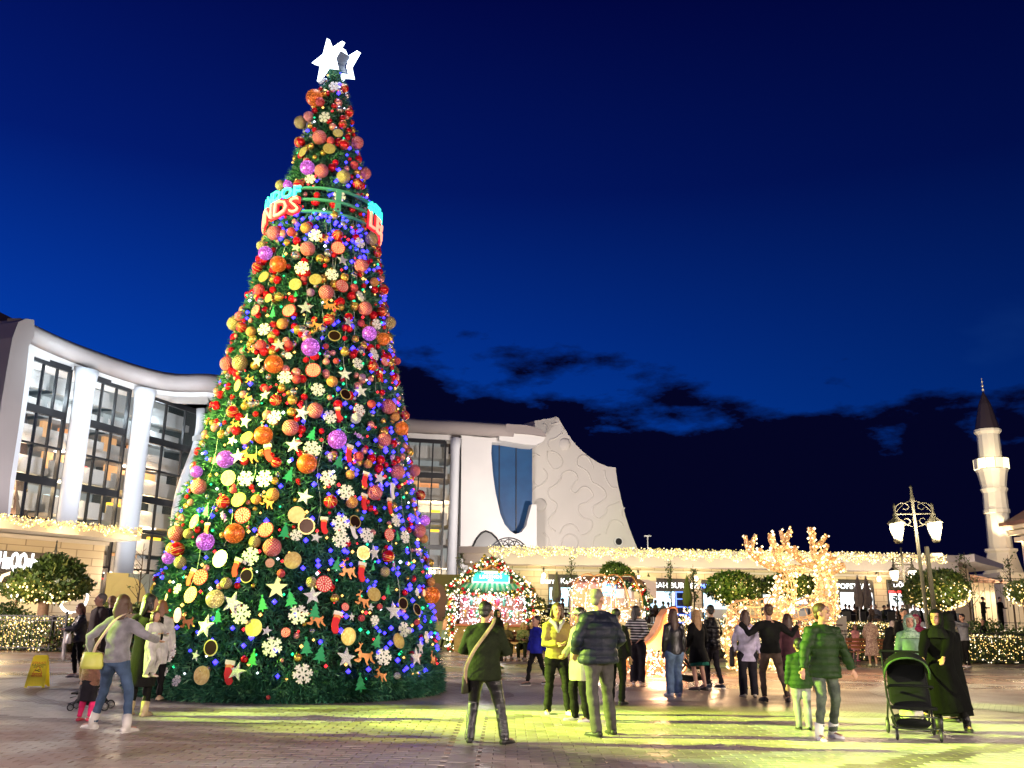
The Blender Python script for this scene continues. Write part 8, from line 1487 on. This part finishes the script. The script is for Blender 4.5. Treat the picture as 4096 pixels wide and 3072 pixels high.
person('tall figure in long dark coat with sunglasses behind the phone woman', 91, 683, 1.76, -40, (cloth('dark_brown_coat', (.035, .022, .022), .8), 'coat'), (C_['black'], 'straight'), ('short', 'grey'), pose=dict(yaw=-.3), vox=.013, seed=40, coat=(cloth('dark_brown_coat', (.035, .022, .022), .8), .35, .27))
person('person in dark jacket mostly hidden behind the tall dark coated figure', 103, 676, 1.74, -150, (C_['charcoal'], 'jacket'), (C_['black'], 'straight'), ('short', 'blonde'), pose=dict(noface=True), vox=.016, seed=41)
person('person with dark hair between the tree and the woman in the black coat', 152, 700, 1.62, 190, (C_['white'], 'coat'), (C_['black'], 'slim'), ('bob', 'redbrown'), (.5, .38, .25), pose=dict(noface=True, hem=-.3, fa=(-.12, 0, 0), fb=(.12, 0, 0)), fem=True, vox=.013, seed=42)

# --- cafe guests on the terrace, small in the picture
def guest(x, y, z, seed, label, col, stand=False):
    q = random.Random(seed); o = thing('person', label, 'person', (x, y, z), q.uniform(0, 6.28), 'guests on the cafe terrace'); b = MB()
    hz = 0 if not stand else .42
    b.tube([(0, 0, .42 + hz), (0, 0, .7 + hz), (0, -.03, .98 + hz), (0, -.03, 1.03 + hz)], [(.17, .13), (.15, .11), (.19, .12), (.06, .05)], 10, right=(1, 0, 0))
    for k in (-1, 1): b.tube([(k * .18, -.02, .95 + hz), (k * .24, -.06, .70 + hz), (k * .12, -.30, .70 + hz)], [.055, .045, .035], 7)
    if stand:
        for k in (-1, 1): b.tube([(k * .09, 0, .85), (k * .10, 0, .45), (k * .10, 0, .04)], [.085, .06, .045], 8)
    else:
        for k in (-1, 1): b.tube([(k * .09, 0, .45), (k * .11, -.42, .46), (k * .11, -.44, .04)], [.085, .065, .045], 8)
    b.build('clothes', col, o, True); b = MB(); b.ell((0, -.04, 1.17 + hz), (.075, .09, .11), 10, 8); b.tube([(0, -.03, 1.0 + hz), (0, -.03, 1.1 + hz)], .045, 8); b.build('head', SKIN, o, True); b = MB(); b.ell((0, -.02, 1.20 + hz), (.084, .092, .095), 10, 8); b.build('hair', HAIR['black'], o, True)
    if not stand: b = MB(); b.box((0, 0, .42), (.42, .42, .05)); b.box((0, .2, .66), (.42, .04, .45)); [b.box((sx, sy, .2), (.03, .03, .4)) for sx in (-.18, .18) for sy in (-.18, .18)]; t = b.build('cafe_chair', blackm); t.location = o.location; t.rotation_euler = o.rotation_euler; t.parent = None; tag(t, 'black chair of the ' + label, 'chair', 'cafe chairs on the terrace')
gc = [C_[k] for k in ('black', 'navy', 'charcoal', 'brown', 'black', 'olive', 'taupe', 'grey')]
where = ['beside the kebab shop', 'left of the folded parasol', 'by the pink kiosk', 'at the burger shop', 'before the burger counter', 'next to the neon cabinet', 'near the pide shop', 'left of the twin parasols', 'under the twin parasols', 'right of the twin parasols', 'by the white shop window', 'at the stone pier', 'near the far lantern', 'by the red lit shop']
gi = 0
for i, u in enumerate((538, 543, 551, 562, 570, 650, 656, 663, 668, 846, 850, 855, 862, 866, 871, 876, 884, 889, 893, 898, 903, 884, 858, 915, 921, 947, 954)):
    Y = 50 + (i * 2.7) % 7.5; x = at(u, 612, Y).x; wh = where[min(13, 0 if u < 540 else 1 if u < 548 else 2 if u < 600 else 3 if u < 653 else 4 if u < 660 else 5 if u < 670 else 6 if u < 700 else 7 if u < 857 else 8 if u < 870 else 9 if u < 880 else 11 if u < 888 else 12 if u < 906 else 13)]
    guest(x, Y, TZ, i, f"{'standing' if i % 9 == 4 else 'seated'} guest in {('black', 'navy', 'dark grey', 'brown', 'black', 'olive', 'taupe', 'grey')[i % 8]} {wh}, {('front row', 'middle row', 'back row')[int((Y - 50) / 2.6)]}", gc[i % 8], i % 9 == 4)
for k, (u, v) in enumerate(((983.5, 612), (1000.5, 612))): p = at(u, v, 50); guest(p.x, 50, 1.2, 90 + k, ('figure standing at the gatehouse door behind the tall fence', 'figure standing alone right of the gatehouse behind the fence')[k], gc[0], True)
for k, u in enumerate((553, 566, 652, 664, 850, 863, 873, 893)):
    Y = 51.5 + (k % 3) * 1.6; t = thing('cafe_table', ('round cafe table by the kebab parasol', 'round cafe table left of the pink kiosk', 'round cafe table left in front of the burger shop', 'round cafe table right in front of the burger shop', 'round cafe table left of the twin parasols', 'round cafe table under the twin parasols', 'round cafe table right of the twin parasols', 'round cafe table near the far lantern')[k], 'table', (at(u, 612, Y).x, Y, TZ), 0, 'cafe tables on the terrace'); b = MB(); b.lathe([(.38, .70), (.40, .72), (.38, .74)], n=16); b.build('table_top', C_['white'], t); b = MB(); b.tube([(0, 0, 0), (0, 0, .7)], .04, 8); b.lathe([(.25, 0), (.25, .03), (.05, .06)], n=12); b.build('leg', blackm, t)
mn_ = thing('neon_cabinet', 'drinks cabinet outlined in blue neon beside the burger shop', 'cabinet', (at(682, 600, 56).x, 56, TZ)); b = MB(); b.box((0, 0, .95), (.8, .6, 1.9)); b.build('cabinet_body', mat('cabinet_dark', (.04, .04, .1), .4), mn_)
b = MB(); [b.tube([(sx * .4, -.32, .1), (sx * .4, -.32, 1.85)], .03, 5) for sx in (-1, 1)]; [b.tube([(-.4, -.32, z), (.4, -.32, z)], .03, 5) for z in (.1, .55, 1.0, 1.45, 1.85)]; b.build('neon_frame', neonb, mn_)

# ================================================================ pushchairs
def pushchair(loc, rz, label, s=1.0, tray=True):
    t = thing('pushchair', label, 'pushchair', loc, rz); fm = mat('pushchair_frame', (.05, .055, .05), .35, .6); fb_ = mat('pushchair_fabric', (.006, .0075, .0075), .8, spec=.2); w = .26 * s
    for sx in (-1, 1):
        b = MB(); b.tube(smoothline([(sx * w, .52 * s, 1.04 * s), (sx * w, .34 * s, .78 * s), (sx * w, .10 * s, .45 * s), (sx * w * .8, -.36 * s, .15 * s)], 5), .013 * s, 8); b.tube([(sx * w, .12 * s, .48 * s), (sx * w, .40 * s, .12 * s)], .013 * s, 8); b.build('side_frame', fm, t, True)
    b = MB(); b.tube(smoothline([(-w, .52 * s, 1.04 * s), (-w * .9, .56 * s, 1.07 * s), (w * .9, .56 * s, 1.07 * s), (w, .52 * s, 1.04 * s)], 4), .017 * s, 8); b.build('handle', fb_, t, True)
    b = MB(); b.tube(smoothline([(-w, .02 * s, .62 * s), (-w * .95, -.22 * s, .66 * s), (0, -.27 * s, .67 * s), (w * .95, -.22 * s, .66 * s), (w, .02 * s, .62 * s)], 4), .018 * s, 8); b.build('bumper_bar', fb_, t, True)
    b = MB(); b.tube([(0, .24 * s, .90 * s), (0, .16 * s, .62 * s), (0, .02 * s, .44 * s), (0, -.24 * s, .42 * s), (0, -.30 * s, .38 * s)], [(w * .9, .03), (w * .95, .04), (w * .95, .045), (w * .9, .035), (w * .85, .02)], 14, right=(1, 0, 0)); b.build('seat', fb_, t, True)
    b = MB(); vs = []; n = 12
    for j in range(8):
        a = math.radians(155 - 100 * j / 7)
        for k in range(n + 1): c = PI * k / n; r_ = .30 * s * math.sin(c) ** .7; vs.append((-w * 1.08 * math.cos(c), .10 * s - r_ * math.cos(a), .74 * s + r_ * math.sin(a) * 1.1 + .012 * (j % 2)))
    b.add(vs, [(j * (n + 1) + k, j * (n + 1) + k + 1, (j + 1) * (n + 1) + k + 1, (j + 1) * (n + 1) + k) for j in range(7) for k in range(n)]); me = b.mesh('canopy', fb_, True); o = link(me, 'canopy', t); md = o.modifiers.new('t', 'SOLIDIFY'); md.thickness = .012
    b = MB(); b.tube([(-w * 1.09 * math.cos(PI * k / 12), .10 * s - .30 * s * math.sin(PI * k / 12) ** .7 * math.cos(.96), .74 * s + .33 * s * math.sin(PI * k / 12) ** .7 * math.sin(.96)) for k in range(13)], .014 * s, 6); b.build('canopy_hoop', cloth('canopy_green', (.06, .12, .04), .6), t, True)
    b = MB(); b.box((0, -.30 * s, .40 * s), (w * 2.1, .18 * s, .035 * s)); b.build('foot_tray', fb_, t)
    b = MB(); b.tube(smoothline([(-w, -.36 * s, .17 * s), (-w * .9, -.44 * s, .16 * s), (w * .9, -.44 * s, .16 * s), (w, -.36 * s, .17 * s)], 4), .013 * s, 8); b.tube([(-w, -.40 * s, .30 * s), (w, -.40 * s, .30 * s)], .010 * s, 6); b.build('front_bar', fm, t, True)
    b = MB(); b.tube([(0, .34 * s, .22 * s), (0, .05 * s, .17 * s), (0, -.30 * s, .22 * s)], [(w * .85, .06 * s), (w * .9, .08 * s), (w * .8, .05 * s)], 12, right=(1, 0, 0)); b.build('basket', fb_, t, True)
    for (x, y, r_) in ((-w, -.36 * s, .085 * s), (w, -.36 * s, .085 * s), (-w * 1.1, .42 * s, .11 * s), (w * 1.1, .42 * s, .11 * s)):
        b = MB(); b.tube([(x + .03 * s * math.cos(0), y + r_ * .82 * math.cos(2 * PI * k / 16), r_ + r_ * .82 * math.sin(2 * PI * k / 16)) for k in range(17)], r_ * .17, 7); wh = b.build('wheel', mat('tyre', (.03, .03, .03), .7), t, True); b = MB(); b.tube([(x + .012 * s, y, r_), (x + .05 * s, y, r_)], r_ * .55, 12); b.build('hub', mat('hub_grey', (.35, .35, .33), .4, .4), wh, True)
    return t
sp_ = atz(921.5, 741, 0); pushchair((sp_.x + .02, sp_.y + .30, 0), math.radians(-16), 'black pushchair with folded hood pushed by the woman in black', 1.02)
tt = thing('stored_bag', 'white and lime bag in the basket under the black pushchair', 'bag', (sp_.x + .02, sp_.y + .28, .30)); b = MB(); b.ell((0, 0, 0), (.17, .10, .11), 12, 8); b.build('bag_body', cloth('bag_lime', (.55, .62, .25), .7, col2=(.7, .7, .65), vs=10), tt, True)
sp_ = atz(80, 712, 0); pushchair((sp_.x, sp_.y + .3, 0), math.radians(-80), 'grey pushchair standing behind the child in the fur coat', .62)
sp_ = atz(700, 690, 0); pushchair((sp_.x, sp_.y + .9, 0), math.radians(80), 'dark pushchair behind the blonde woman in the black coat', 1.0)
